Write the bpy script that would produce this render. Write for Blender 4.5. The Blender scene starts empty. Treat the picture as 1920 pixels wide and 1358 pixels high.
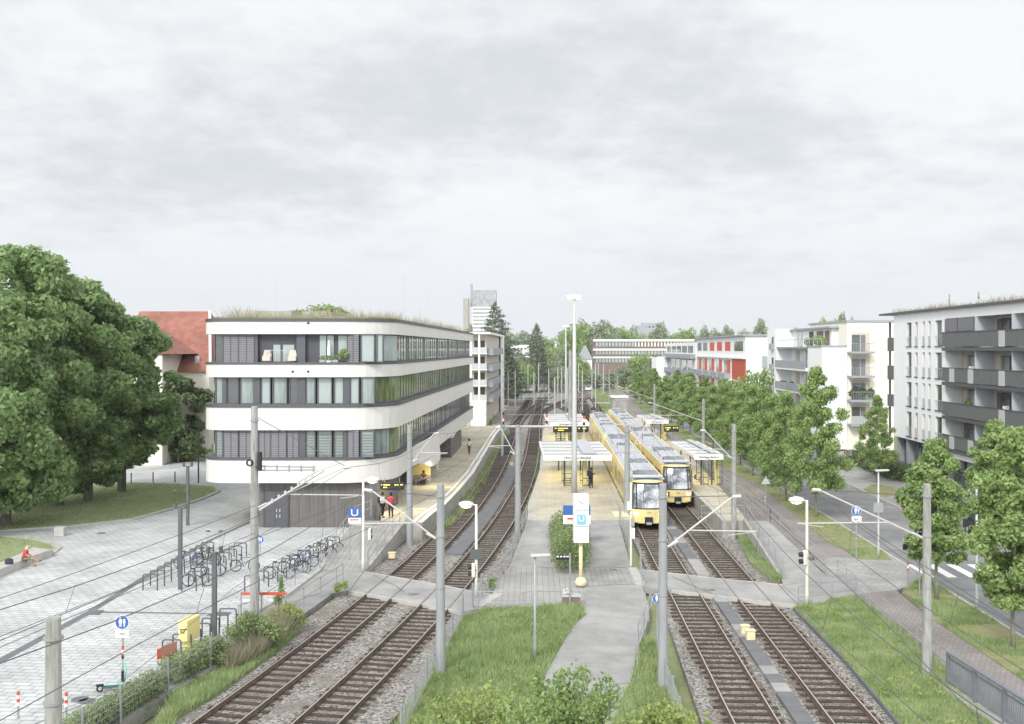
import bpy, bmesh, math, random
import numpy as np
from mathutils import Vector, Matrix
R = random.Random(7)
F = 1850.0; H = 12.6; HY = 655.0
sc = bpy.context.scene; col = sc.collection
V = Vector
def G(x, y, h=0.0):
    Y = F * (H - h) / (y - HY); return V(((x - 960) * Y / F, Y, h))
def PX(x, Y): return (x - 960) * Y / F
def PH(y, Y): return H - (y - HY) * Y / F
ORD = ['first','second','third','fourth','fifth','sixth','seventh','eighth','ninth','tenth','eleventh','twelfth','thirteenth','fourteenth','fifteenth','sixteenth','seventeenth','eighteenth','nineteenth','twentieth']
ORD += ['twenty-'+o for o in ORD[:9]] + ['thirtieth'] + ['thirty-'+o for o in ORD[:9]]
# ---------------- materials ----------------
MATS = {}
def mat(name, c1, c2=None, scale=3.0, rough=0.8, metal=0.0, bump=0.0, bscale=None, emit=None, spec=0.5, world=False, kind='noise', stretch=(1,1,1), rot=0, lo=.35, hi=.65, alpha=None, c3=None, s3=.4):
    if name in MATS: return MATS[name]
    m = bpy.data.materials.new(name); m.use_nodes = True; nt = m.node_tree; N = nt.nodes; L = nt.links
    p = N['Principled BSDF']; p.inputs['Roughness'].default_value = rough; p.inputs['Metallic'].default_value = metal
    p.inputs['Specular IOR Level'].default_value = spec
    c1 = tuple(c1) + (1,); p.inputs['Base Color'].default_value = c1
    if emit: p.inputs['Emission Color'].default_value = tuple(emit[:3]) + (1,); p.inputs['Emission Strength'].default_value = emit[3]
    if alpha is not None: p.inputs['Alpha'].default_value = alpha
    if c2 is not None or bump:
        if world: src = N.new('ShaderNodeNewGeometry').outputs['Position']
        else: src = N.new('ShaderNodeTexCoord').outputs['Object']
        mp = N.new('ShaderNodeMapping'); mp.inputs['Scale'].default_value = stretch; mp.inputs['Rotation'].default_value = (0,0,rot)
        L.new(src, mp.inputs['Vector']); vec = mp.outputs['Vector']
        def tex(k, s, det=5):
            if k == 'voronoi':
                t = N.new('ShaderNodeTexVoronoi'); t.inputs['Scale'].default_value = s; L.new(vec, t.inputs['Vector'])
                sx = N.new('ShaderNodeSeparateColor'); L.new(t.outputs['Color'], sx.inputs[0]); return sx.outputs[0], t.outputs['Distance']
            t = N.new('ShaderNodeTexNoise'); t.inputs['Scale'].default_value = s; t.inputs['Detail'].default_value = det; t.inputs['Roughness'].default_value = .6
            L.new(vec, t.inputs['Vector']); return t.outputs['Fac'], t.outputs['Fac']
        if c2 is not None:
            fac, bf = tex(kind, scale)
            mr = N.new('ShaderNodeMapRange'); mr.inputs[1].default_value = lo; mr.inputs[2].default_value = hi; L.new(fac, mr.inputs[0])
            mx = N.new('ShaderNodeMix'); mx.data_type = 'RGBA'; mx.inputs[6].default_value = c1; mx.inputs[7].default_value = tuple(c2) + (1,)
            L.new(mr.outputs[0], mx.inputs[0]); out = mx.outputs[2]
            if c3 is not None:
                t = N.new('ShaderNodeTexNoise'); t.inputs['Scale'].default_value = s3; t.inputs['Detail'].default_value = 6; t.inputs['Roughness'].default_value = .65
                L.new(vec, t.inputs['Vector'])
                mr3 = N.new('ShaderNodeMapRange'); mr3.inputs[1].default_value = .48; mr3.inputs[2].default_value = .68; L.new(t.outputs['Fac'], mr3.inputs[0])
                m3 = N.new('ShaderNodeMix'); m3.data_type = 'RGBA'; m3.inputs[7].default_value = tuple(c3) + (1,)
                L.new(out, m3.inputs[6]); L.new(mr3.outputs[0], m3.inputs[0]); out = m3.outputs[2]
            L.new(out, p.inputs['Base Color'])
        if bump:
            _, bf = tex(kind, bscale or scale)
            b = N.new('ShaderNodeBump'); b.inputs['Strength'].default_value = 1.0; b.inputs['Distance'].default_value = bump
            L.new(bf, b.inputs['Height']); L.new(b.outputs[0], p.inputs['Normal'])
    MATS[name] = m; return m
def brickmat(name, c1, c2, mortar, w, h, ms=.02, rot=0.0, rough=.85, off=.5, vert=False, c3=None, blend=0.0, s3=.3):
    m = bpy.data.materials.new(name); m.use_nodes = True; nt = m.node_tree; N = nt.nodes; L = nt.links
    p = N['Principled BSDF']; p.inputs['Roughness'].default_value = rough
    g = N.new('ShaderNodeNewGeometry'); mp = N.new('ShaderNodeMapping'); mp.inputs['Rotation'].default_value = (math.pi/2 if vert else 0, 0, rot)
    L.new(g.outputs['Position'], mp.inputs['Vector'])
    b = N.new('ShaderNodeTexBrick'); b.offset = off; b.inputs['Scale'].default_value = 1; b.inputs['Brick Width'].default_value = w; b.inputs['Row Height'].default_value = h
    b.inputs['Mortar Size'].default_value = ms; b.inputs['Mortar Smooth'].default_value = .3; b.inputs['Bias'].default_value = 0
    b.inputs['Color1'].default_value = tuple(c1)+(1,); b.inputs['Color2'].default_value = tuple(c2)+(1,); b.inputs['Mortar'].default_value = tuple(mortar)+(1,)
    L.new(mp.outputs[0], b.inputs['Vector']); out = b.outputs['Color']
    t = N.new('ShaderNodeTexNoise'); t.inputs['Scale'].default_value = s3; t.inputs['Detail'].default_value = 7; t.inputs['Roughness'].default_value = .7
    L.new(g.outputs['Position'], t.inputs['Vector'])
    mr = N.new('ShaderNodeMapRange'); mr.inputs[1].default_value = .3; mr.inputs[2].default_value = .7; mr.inputs[3].default_value = .72; mr.inputs[4].default_value = 1.2
    L.new(t.outputs['Fac'], mr.inputs[0])
    mx = N.new('ShaderNodeMix'); mx.data_type = 'RGBA'; mx.blend_type = 'MULTIPLY'; mx.inputs[0].default_value = 1
    L.new(out, mx.inputs[6]); L.new(mr.outputs[0], mx.inputs[7]); L.new(mx.outputs[2], p.inputs['Base Color'])
    MATS[name] = m; return m
def leafmat(name, c1, c2, rough=.5, trans=.35):
    m = bpy.data.materials.new(name); m.use_nodes = True; nt = m.node_tree; N = nt.nodes; L = nt.links
    p = N['Principled BSDF']; p.inputs['Roughness'].default_value = rough; p.inputs['Specular IOR Level'].default_value = .35
    g = N.new('ShaderNodeNewGeometry'); tc = N.new('ShaderNodeTexCoord'); ns = N.new('ShaderNodeTexNoise'); ns.inputs['Scale'].default_value = .9; L.new(tc.outputs['Object'], ns.inputs['Vector'])
    ad = N.new('ShaderNodeMath'); ad.operation = 'MULTIPLY_ADD'; ad.inputs[1].default_value = .55; L.new(g.outputs['Random Per Island'], ad.inputs[0])
    mu = N.new('ShaderNodeMath'); mu.operation = 'MULTIPLY_ADD'; mu.inputs[1].default_value = 1.6; mu.inputs[2].default_value = -.55; L.new(ns.outputs['Fac'], mu.inputs[0]); L.new(mu.outputs[0], ad.inputs[2])
    ad.use_clamp = True
    mx = N.new('ShaderNodeMix'); mx.data_type = 'RGBA'; mx.inputs[6].default_value = tuple(c1)+(1,); mx.inputs[7].default_value = tuple(c2)+(1,)
    L.new(ad.outputs[0], mx.inputs[0]); L.new(mx.outputs[2], p.inputs['Base Color'])
    tr = N.new('ShaderNodeBsdfTranslucent'); L.new(mx.outputs[2], tr.inputs['Color'])
    ms = N.new('ShaderNodeMixShader'); ms.inputs[0].default_value = trans
    L.new(p.outputs[0], ms.inputs[1]); L.new(tr.outputs[0], ms.inputs[2]); L.new(ms.outputs[0], N['Material Output'].inputs['Surface'])
    MATS[name] = m; return m
def glassmat(name, tint=(.8,.9,.88), gl=.25):
    m = bpy.data.materials.new(name); m.use_nodes = True; nt = m.node_tree; N = nt.nodes; L = nt.links
    for n in list(N):
        if n.type == 'BSDF_PRINCIPLED': N.remove(n)
    t = N.new('ShaderNodeBsdfTransparent'); t.inputs[0].default_value = tuple(tint)+(1,)
    g = N.new('ShaderNodeBsdfGlossy'); g.inputs['Roughness'].default_value = .03
    fr = N.new('ShaderNodeLayerWeight'); fr.inputs['Blend'].default_value = gl
    ms = N.new('ShaderNodeMixShader'); L.new(fr.outputs['Facing'], ms.inputs[0]) if False else L.new(fr.outputs['Fresnel'], ms.inputs[0])
    L.new(t.outputs[0], ms.inputs[1]); L.new(g.outputs[0], ms.inputs[2]); L.new(ms.outputs[0], N['Material Output'].inputs['Surface'])
    MATS[name] = m; return m
M = dict(
 white=mat('white_render', (.66,.65,.62), (.63,.62,.59), scale=.5, rough=.9, c3=(.6,.592,.56), s3=.9, stretch=(1,1,.25)),
 coolwhite=mat('cool_white_render', (.82,.83,.84), (.78,.795,.81), scale=.7, rough=.9),
 cream=mat('cream_render', (.84,.81,.7), (.8,.77,.67), scale=.6, rough=.9),
 beige=mat('beige_render', (.55,.5,.43), rough=.9),
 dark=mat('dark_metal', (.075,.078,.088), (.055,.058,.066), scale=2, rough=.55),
 blind=mat('blind_metal', (.17,.17,.185), rough=.6),
 frame=mat('frame_metal', (.085,.088,.1), rough=.5),
 wood=mat('dark_wood_slats', (.1,.096,.094), (.165,.157,.153), scale=9, stretch=(1,1,.03), rough=.8),
 glassd=mat('dark_window_glass', (.035,.042,.045), (.1,.12,.11), scale=.7, rough=.04, spec=.9),
 glassc=mat('curtained_window_glass', (.3,.36,.33), (.12,.15,.15), scale=3.2, stretch=(1,1,.08), rough=.06, spec=.8),
 glassp=mat('pale_window_glass', (.36,.42,.4), (.26,.31,.3), scale=1.2, stretch=(1,1,.2), rough=.06, spec=.8),
 glassg=mat('green_reflection_glass', (.07,.1,.04), (.2,.24,.12), scale=2.5, stretch=(1,1,.2), rough=.05, spec=.9),  # green reflections painted into the pane colour
 glass=glassmat('clear_glass', (.94,.97,.96), .12),
 concrete=mat('mast_concrete', (.38,.38,.37), (.28,.28,.27), scale=2.5, stretch=(3,3,.6), rough=.9, c3=(.2,.2,.175), s3=1.3),
 slab=mat('slab_concrete', (.42,.41,.38), (.33,.32,.3), scale=1.5, rough=.9, world=True, c3=(.26,.26,.23), s3=.8),
 oldwall=mat('weathered_concrete', (.3,.29,.26), (.2,.2,.18), scale=1.6, rough=.95, c3=(.12,.13,.1), s3=1.1),
 kerb=mat('kerb_stone', (.48,.47,.44), (.38,.37,.35), scale=2, rough=.9, world=True),
 ballast=mat('ballast_stone', (.06,.048,.04), (.42,.37,.32), scale=15, kind='voronoi', rough=.95, bump=.06, bscale=15, world=True, lo=.05, hi=.95, c3=(.17,.135,.11), s3=.35),
 ballastg=mat('grey_ballast_stone', (.07,.066,.06), (.47,.45,.42), scale=13, kind='voronoi', rough=.95, bump=.06, bscale=13, world=True, lo=.05, hi=.95, c3=(.21,.19,.165), s3=.5),
 sleeper=mat('sleeper_wood', (.03,.024,.021), (.08,.065,.056), scale=1.6, rough=.9, stretch=(1,4,1), world=True),
 rail=mat('rusty_rail', (.1,.07,.055), (.17,.12,.095), scale=3, rough=.7, world=True),
 railtop=mat('polished_rail_head', (.72,.68,.65), rough=.35, metal=.7),
 asphalt=mat('asphalt', (.23,.235,.24), (.175,.178,.183), scale=.7, rough=.95, world=True, c3=(.29,.29,.288), s3=.2, bump=.004, bscale=40),
 path=mat('footpath_asphalt', (.32,.32,.315), (.25,.25,.247), scale=.9, rough=.95, world=True, c3=(.39,.385,.375), s3=.25, bump=.004, bscale=40),
 trough=mat('cable_trough_cover', (.13,.135,.145), (.17,.175,.18), scale=1.2, rough=.9, world=True),
 grass=mat('lawn_soil', (.21,.26,.12), (.29,.31,.17), scale=1.8, rough=1, world=True, c3=(.26,.25,.14), s3=.3, bump=.03, bscale=9),
 drygrass=mat('dry_verge', (.2,.22,.08), (.3,.27,.17), scale=1.2, rough=1, world=True, c3=(.12,.19,.05), s3=.35, bump=.03, bscale=9),
 bark=mat('bark', (.16,.135,.11), (.24,.22,.19), scale=4, stretch=(2,2,.5), rough=.95),
 palebark=mat('pale_bark', (.3,.28,.23), (.2,.19,.155), scale=5, stretch=(2,2,.7), rough=.95),
 steel=mat('galvanised_steel', (.36,.38,.39), (.29,.31,.32), scale=3, rough=.55, metal=.25), roofw=mat('shelter_roof_white', (.62,.62,.6), (.54,.54,.52), scale=.8, rough=.7), greymast=mat('grey_mast_paint', (.33,.345,.35), (.25,.265,.27), scale=1.5, stretch=(3,3,.5), rough=.7),
 lightpole=mat('cream_painted_pole', (.68,.67,.58), rough=.5),
 silver=mat('silver_paint', (.5,.51,.51), rough=.5, metal=.15),
 greypole=mat('grey_green_pole', (.1,.11,.115), rough=.5), parapet=mat('parapet_paint', (.2,.22,.245), (.16,.175,.2), scale=2, rough=.6),
 wire=mat('wire', (.13,.135,.14), rough=.5, metal=.5),
 insul=mat('insulator_tube', (.5,.49,.47), rough=.5),
 black=mat('black_plastic', (.02,.02,.022), rough=.5),
 red=mat('red_paint', (.6,.085,.04), rough=.5),
 redpanel=mat('brick_red_panel', (.5,.1,.05), (.42,.085,.045), scale=1, rough=.7),
 whitep=mat('white_plastic', (.82,.82,.8), rough=.5),
 blue=mat('blue_sign_paint', (.045,.13,.38), rough=.4),
 lightblue=mat('light_blue_sign', (.2,.48,.75), rough=.4),
 yellow=mat('tram_yellow', (.84,.69,.29), (.76,.62,.27), scale=.5, rough=.4, c3=(.62,.53,.28), s3=1.4, stretch=(1,.3,1)),
 creamy=mat('pale_yellow_box', (.76,.67,.42), (.66,.58,.36), scale=4, rough=.7),
 yellowpan=mat('yellow_panel', (.85,.6,.1), rough=.5),
 tramroof=mat('tram_roof_grey', (.5,.52,.55), (.4,.42,.45), scale=1.2, rough=.5),
 tramdark=mat('tram_equipment_grey', (.17,.18,.19), (.26,.27,.28), scale=2, rough=.6),
 tile=mat('red_roof_tiles', (.25,.1,.075), (.33,.15,.115), scale=1.3, rough=.9, stretch=(1,1,1), c3=(.2,.09,.07), s3=.5, bump=.02, bscale=4),
 brown=mat('brown_facade_panel', (.19,.145,.125), rough=.8),
 lamp=mat('lit_lamp', (.95,.9,.75), emit=(1,.88,.6,2.2)),
 headl=mat('lit_headlight', (.95,.92,.8), emit=(1,.95,.8,3.0)),
 amber=mat('lit_amber_text', (.8,.7,.1), emit=(.9,.8,.1,1.0)),
 mint=mat('mint_paint', (.25,.68,.6), rough=.4),
 mesh=mat('balcony_mesh', (.1,.11,.105), (.15,.16,.155), scale=30, rough=.7),
 rubber=mat('rubber', (.025,.025,.027), rough=.9),
 greyp=mat('grey_panel', (.32,.34,.37), rough=.7),
 skin=mat('skin', (.5,.31,.22), rough=.6), darkskin=mat('brown_skin', (.2,.11,.075), rough=.6),
 blond=mat('blond_hair', (.6,.5,.32), rough=.8), hair=mat('dark_hair', (.03,.022,.018), rough=.8),
 shirtw=mat('white_cloth', (.8,.8,.79), rough=.9), shirtr=mat('red_cloth', (.6,.06,.08), rough=.9), navy=mat('navy_cloth', (.035,.04,.07), rough=.9),
 trou=mat('black_cloth', (.022,.022,.026), rough=.9), khaki=mat('khaki_cloth', (.2,.19,.12), rough=.9), brownc=mat('brown_cloth', (.18,.11,.07), rough=.9),
 carr=mat('car_red', (.45,.04,.03), rough=.25), cardark=mat('car_dark', (.03,.035,.045), rough=.2), carsilver=mat('car_silver', (.5,.52,.54), rough=.25, metal=.5),
)
M['plaza'] = brickmat('plaza_pavers', (.53,.545,.545), (.45,.465,.465), (.3,.31,.31), .62, .36, .035, rot=.1)
M['pavers'] = brickmat('ramp_pavers', (.36,.355,.34), (.32,.315,.3), (.24,.24,.23), .3, .3, .025, rot=.02, off=0)
M['brownpave'] = brickmat('brown_path_pavers', (.29,.26,.25), (.25,.225,.215), (.18,.165,.16), .22, .22, .02, rot=.05)
M['sidepave'] = brickmat('sidewalk_pavers', (.36,.36,.35), (.31,.31,.3), (.25,.25,.24), .4, .4, .02, rot=.05)
M['platform'] = brickmat('platform_pavers', (.5,.46,.35), (.46,.425,.33), (.37,.34,.27), .6, .6, .015, rot=.035, off=0)  # warm tone of the lamplight put into the paver colour
M['lf_chest'] = leafmat('chestnut_leaf', (.16,.255,.105), (.43,.57,.26), trans=.5)
M['lf_street'] = leafmat('street_tree_leaf', (.17,.285,.09), (.46,.575,.24), trans=.45)
M['lf_dark'] = leafmat('dark_leaf', (.07,.12,.05), (.2,.25,.12))
M['lf_con'] = leafmat('conifer_needles', (.09,.115,.08), (.21,.24,.16), trans=.15)
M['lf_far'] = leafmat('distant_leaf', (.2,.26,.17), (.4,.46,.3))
M['lf_light'] = leafmat('light_shrub_leaf', (.2,.29,.07), (.46,.53,.2), trans=.4)
M['lf_hedge'] = leafmat('hedge_leaf', (.13,.19,.075), (.36,.44,.2))
M['lf_grass'] = leafmat('grass_blade', (.2,.31,.11), (.48,.55,.29), trans=.4)
M['lf_dry'] = leafmat('dry_grass_blade', (.26,.25,.16), (.48,.43,.34), trans=.3)
# ---------------- mesh builder ----------------
ORG = {}
class MB:
    def __init__(s): s.v = []; s.f = []; s.m = []
    def face(s, pts, m=0):
        b = len(s.v); s.v += [tuple(p) for p in pts]; s.f.append(tuple(range(b, b+len(pts)))); s.m.append(m); return s
    def hexa(s, P, m=0):  # 8 pts: bottom 4 ccw, top 4 ccw
        b = len(s.v); s.v += [tuple(p) for p in P]
        for q in ((0,3,2,1),(4,5,6,7),(0,1,5,4),(1,2,6,5),(2,3,7,6),(3,0,4,7)): s.f.append(tuple(b+i for i in q)); s.m.append(m)
        return s
    def box(s, x0, x1, y0, y1, z0, z1, m=0):
        return s.hexa([(x0,y0,z0),(x1,y0,z0),(x1,y1,z0),(x0,y1,z0),(x0,y0,z1),(x1,y0,z1),(x1,y1,z1),(x0,y1,z1)], m)
    def obox(s, c, u, hl, hw, z0, z1, m=0):  # oriented box: centre c(x,y), unit dir u, half length, half width
        u = V((u[0],u[1],0)).normalized(); n = V((-u.y,u.x,0)); c = V((c[0],c[1],0))
        P = [c-u*hl-n*hw, c+u*hl-n*hw, c+u*hl+n*hw, c-u*hl+n*hw]
        return s.hexa([(p.x,p.y,z0) for p in P]+[(p.x,p.y,z1) for p in P], m)
    def prism(s, pts, z0, z1, m=0, mt=None):
        a = sum(pts[i][0]*pts[(i+1)%len(pts)][1]-pts[(i+1)%len(pts)][0]*pts[i][1] for i in range(len(pts)))
        if a < 0: pts = pts[::-1]
        n = len(pts); b = len(s.v); s.v += [(p[0],p[1],z0) for p in pts]+[(p[0],p[1],z1) for p in pts]
        s.f.append(tuple(range(b+n, b+2*n))); s.m.append(m if mt is None else mt)
        s.f.append(tuple(range(b+n-1, b-1, -1))); s.m.append(m)
        for i in range(n):
            j = (i+1) % n; s.f.append((b+i, b+j, b+n+j, b+n+i)); s.m.append(m)
        return s
    def tube(s, pts, r, n=6, m=0, r2=None, caps=True):
        pts = [V(p) for p in pts]; k = len(pts); b = len(s.v); prev = None
        for i, p in enumerate(pts):
            t = (pts[min(i+1,k-1)]-pts[max(i-1,0)]).normalized()
            a = t.cross(V((0,0,1))) if abs(t.z) < .95 else t.cross(V((0,1,0)))
            if prev is not None and a.dot(prev) < 0: a = -a
            a.normalize(); prev = a; c = t.cross(a)
            rr = r if r2 is None else r+(r2-r)*i/max(1,k-1)
            for j in range(n):
                an = 2*math.pi*j/n; q = p+a*math.cos(an)*rr+c*math.sin(an)*rr; s.v.append(tuple(q))
        for i in range(k-1):
            for j in range(n):
                j2 = (j+1) % n; s.f.append((b+i*n+j, b+i*n+j2, b+(i+1)*n+j2, b+(i+1)*n+j)); s.m.append(m)
        if caps: s.f.append(tuple(b+j for j in range(n))[::-1]); s.m.append(m); s.f.append(tuple(b+(k-1)*n+j for j in range(n))); s.m.append(m)
        return s
    def lathe(s, c, prof, n=16, m=0, sx=1, sy=1):
        b = len(s.v); k = len(prof)
        for r, z in prof:
            for j in range(n):
                a = 2*math.pi*j/n; s.v.append((c[0]+r*sx*math.cos(a), c[1]+r*sy*math.sin(a), c[2]+z))
        for i in range(k-1):
            for j in range(n):
                j2 = (j+1) % n; s.f.append((b+i*n+j, b+i*n+j2, b+(i+1)*n+j2, b+(i+1)*n+j)); s.m.append(m)
        s.f.append(tuple(b+j for j in range(n))[::-1]); s.m.append(m); s.f.append(tuple(b+(k-1)*n+j for j in range(n))); s.m.append(m)
        return s
    def disc(s, c, nrm, r, t=.01, n=20, m=0):
        nrm = V(nrm).normalized(); return s.tube([V(c), V(c)+nrm*t], r, n, m)
    def torus(s, c, axis, Rr, r, n=20, k=5, m=0):
        axis = V(axis).normalized(); a = axis.orthogonal().normalized(); b_ = axis.cross(a); b = len(s.v)
        for i in range(n):
            t = 2*math.pi*i/n; d = a*math.cos(t)+b_*math.sin(t)
            for j in range(k):
                u = 2*math.pi*j/k; s.v.append(tuple(V(c)+d*(Rr+r*math.cos(u))+axis*r*math.sin(u)))
        for i in range(n):
            for j in range(k):
                i2 = (i+1)%n; j2 = (j+1)%k; s.f.append((b+i*k+j, b+i2*k+j, b+i2*k+j2, b+i*k+j2)); s.m.append(m)
        return s
    def build(s, name, mats, parent=None, smooth=False, label=None, cat=None, group=None, kind=None, bevel=0):
        if not isinstance(mats, (list, tuple)): mats = [mats]
        A = np.array(s.v, dtype=float); lo = A.min(0); hi = A.max(0); o = V(((lo[0]+hi[0])/2, (lo[1]+hi[1])/2, lo[2]))
        me = bpy.data.meshes.new(name); me.from_pydata((A-np.array(o)).tolist(), [], s.f)
        for m in mats: me.materials.append(M[m] if isinstance(m, str) else m)
        me.polygons.foreach_set('material_index', s.m)
        if smooth: me.polygons.foreach_set('use_smooth', [True]*len(s.f))
        me.update()
        return link(name, me, o, parent, label, cat, group, kind, bevel)
def link(name, me, o, parent=None, label=None, cat=None, group=None, kind=None, bevel=0):
    ob = bpy.data.objects.new(name, me); col.objects.link(ob); o = V(o)
    if parent: ob.parent = parent; ob.location = o-ORG[parent]
    else: ob.location = o
    ORG[ob] = o
    if bevel:
        md = ob.modifiers.new('bevel', 'BEVEL'); md.width = bevel; md.segments = 2; md.limit_method = 'ANGLE'
    return tag(ob, label, cat, group, kind)
def tag(o, label=None, cat=None, group=None, kind=None):
    if label: o['label'] = label
    if cat: o['category'] = cat
    if group: o['group'] = group
    if kind: o['kind'] = kind
    return o
def empty(name, loc, label=None, cat=None, group=None, kind=None):
    o = bpy.data.objects.new(name, None); col.objects.link(o); o.location = loc; o.empty_display_size = .3; ORG[o] = V(loc)
    return tag(o, label, cat, group, kind)
def copy_tree(o, loc=None, rz=None, label=None, parent=None, scale=None):
    c = o.copy(); col.objects.link(c)
    if parent: c.parent = parent
    if loc is not None: c.location = loc; ORG[c] = V(loc)
    if rz is not None: c.rotation_euler = (0,0,rz)
    if label: c['label'] = label
    if scale: c.scale = scale if not isinstance(scale, (int,float)) else (scale,)*3
    for ch in list(o.children): copy_tree(ch, parent=c)
    return c
def arr_mesh(name, verts, nper, mat_, smooth=False):
    me = bpy.data.meshes.new(name); n = len(verts); nf = n//nper
    me.vertices.add(n); me.vertices.foreach_set('co', np.ascontiguousarray(verts, dtype=np.float32).ravel())
    me.loops.add(n); me.loops.foreach_set('vertex_index', np.arange(n, dtype=np.int32))
    me.polygons.add(nf); me.polygons.foreach_set('loop_start', np.arange(0, n, nper, dtype=np.int32))
    me.materials.append(M[mat_] if isinstance(mat_, str) else mat_)
    me.update(calc_edges=True); me.validate(); return me
def text(body, size, loc, mat_, parent, rx=math.pi/2, rz=0, name='lettering', ext=.01, align='CENTER', w=1.0):
    cu = bpy.data.curves.new(name, 'FONT'); cu.body = body; cu.size = size; cu.extrude = ext; cu.align_x = align; cu.align_y = 'CENTER'
    tmp = bpy.data.objects.new('tmp', cu); col.objects.link(tmp); dg = bpy.context.evaluated_depsgraph_get(); dg.update(); me = bpy.data.meshes.new_from_object(tmp.evaluated_get(dg)); bpy.data.objects.remove(tmp)
    me.materials.clear(); me.materials.append(M[mat_]); ob = bpy.data.objects.new(name, me); col.objects.link(ob)
    ob.parent = parent; ob.location = V(loc)-ORG[parent]; ob.rotation_euler = (rx,0,rz); ob.scale = (w,1,1); return ob
# ---------------- foliage ----------------
def leafcloud(n, cl, size, seed, up=.35, shell=.6, aspect=.55):
    """cl: list of (cx,cy,cz,rx,ry,rz); leaf-shaped quads spread through the clumps"""
    g = np.random.default_rng(seed); C_ = np.array(cl); wt = C_[:,3]*C_[:,4]*C_[:,5]; wt = wt**(2/3); wt /= wt.sum()
    idx = g.choice(len(cl), n, p=wt); d = g.normal(size=(n,3)); d /= np.linalg.norm(d, axis=1)[:,None]
    rad = shell+(1-shell)*g.random(n)**.7; rad *= np.clip(1+.13*g.normal(size=n), .6, 1.22)
    P = C_[idx,:3]+d*C_[idx,3:6]*rad[:,None]
    nr = d*.7+g.normal(size=(n,3))*.55+np.array([0,0,up]); nr /= np.linalg.norm(nr, axis=1)[:,None]
    t = np.cross(nr, g.normal(size=(n,3))); t[:,2] -= .25; t /= np.linalg.norm(t, axis=1)[:,None]
    b = np.cross(nr, t); s = size*(.6+.8*g.random(n))[:,None]
    v = np.empty((n,4,3)); v[:,0] = P-t*s*.5; v[:,1] = P+b*s*aspect*.5+nr*s*.06; v[:,2] = P+t*s*.5-nr*s*.1; v[:,3] = P-b*s*aspect*.5+nr*s*.06
    return v.reshape(-1,3)
def crown_clumps(k, a, h0, h1, seed, shape='round', cr=.3, flat=.75):
    """clumps round the axis at the origin; a = max radius, crown from h0 to h1"""
    r = random.Random(seed); out = []
    for i in range(k):
        t = (i+.5)/k if shape != 'round' else r.random(); t = min(.98, max(.02, t+r.uniform(-.06,.06)))
        if shape == 'round': env = math.sqrt(max(.05, 1-(2*t-1)**2))**.8
        elif shape == 'cone': env = (1-t)**.85*1.0+.05
        else: env = (math.sin(math.pi*min(1,(t*.88+.12)))**.6)*(1-.55*t)+.03     # street: full below, pointed above
        an = i*2.399+r.uniform(-.5,.5); q = r.uniform(.3,.95)*env*a; c = a*cr*(.55+.7*r.random())*(.6+.5*env)
        out.append((q*math.cos(an), q*math.sin(an), h0+t*(h1-h0), c, c, c*flat))
    return out
def trunk_mesh(h, r, lean=0, limbs=5, top=None, seed=1, spread=1.2, mat_='bark'):
    q = random.Random(seed); mb = MB(); top = top or h*1.5
    pts = [(0,0,-.1), (q.uniform(-.05,.05), q.uniform(-.05,.05), h*.5), (lean*.5, 0, h), (lean, q.uniform(-.2,.2), (h+top)/2), (lean, 0, top)]
    mb.tube(pts, r, 8, r2=r*.25)
    for i in range(limbs):
        a = i*2.4+q.random(); z = h*(.85+.35*q.random()); l = spread*(.7+.6*q.random())
        mb.tube([(lean*.3,0,z), (lean*.3+l*.5*math.cos(a), l*.5*math.sin(a), z+l*.45), (lean*.3+l*math.cos(a), l*math.sin(a), z+l*1.1)], r*.4, 5, r2=r*.1)
    me = bpy.data.meshes.new('trunk'); me.from_pydata(mb.v, [], mb.f); me.materials.append(M[mat_]); me.polygons.foreach_set('use_smooth', [True]*len(mb.f)); me.update(); return me
def tree(name, loc, label, clumps, n, size, leaf, trunk, seed=1, cat='tree', group=None, shell=.6, aspect=.55):
    root = empty(name, loc, label, cat, group)
    if trunk: 
        t = bpy.data.objects.new('trunk', trunk); col.objects.link(t); t.parent = root; ORG[t] = V(loc)
    me = arr_mesh('crown', leafcloud(n, clumps, size, seed, shell=shell, aspect=aspect), 4, leaf)
    c = bpy.data.objects.new('crown', me); col.objects.link(c); c.parent = root; ORG[c] = V(loc)
    return root
def in_poly(px, py, poly):
    ins = np.zeros(len(px), bool); n = len(poly)
    for i in range(n):
        x1, y1 = poly[i][:2]; x2, y2 = poly[(i+1)%n][:2]
        c = ((y1 > py) != (y2 > py)); xi = (x2-x1)*(py-y1)/((y2-y1) if y2 != y1 else 1e-9)+x1
        ins ^= c & (px < xi)
    return ins
def grass(name, poly, n, hgt, leaf, label, z=0.0, seed=3, w=.02, patch=.0, cat='grass'):
    g = np.random.default_rng(seed); P = np.array([p[:2] for p in poly]); lo = P.min(0); hi = P.max(0)
    x = g.uniform(lo[0], hi[0], n*3); y = g.uniform(lo[1], hi[1], n*3); k = in_poly(x, y, poly)
    if patch: k &= (np.sin(x*1.3+np.sin(y*.9)*2)+np.sin(y*1.1+x*.6)+g.normal(size=len(x))*.5 > patch)
    x = x[k][:n]; y = y[k][:n]; n = len(x)
    B = np.stack([x, y, np.full(n, z)], 1); a = g.uniform(0, 2*math.pi, n); d = np.stack([np.cos(a), np.sin(a), np.zeros(n)], 1)
    h = hgt*(.5+g.random(n))*(1+.35*np.sin(x*.8+2)*np.sin(y*.5)); lean = g.normal(size=(n,2))*.35*h[:,None]
    v = np.empty((n,3,3)); v[:,0] = B-d*w; v[:,1] = B+d*w; v[:,2] = B+np.concatenate([lean, h[:,None]], 1)
    me = arr_mesh(name, v.reshape(-1,3), 3, leaf); ob = bpy.data.objects.new(name, me); col.objects.link(ob); ORG[ob] = V((0,0,0))
    return tag(ob, label, cat, None, 'stuff')
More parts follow.
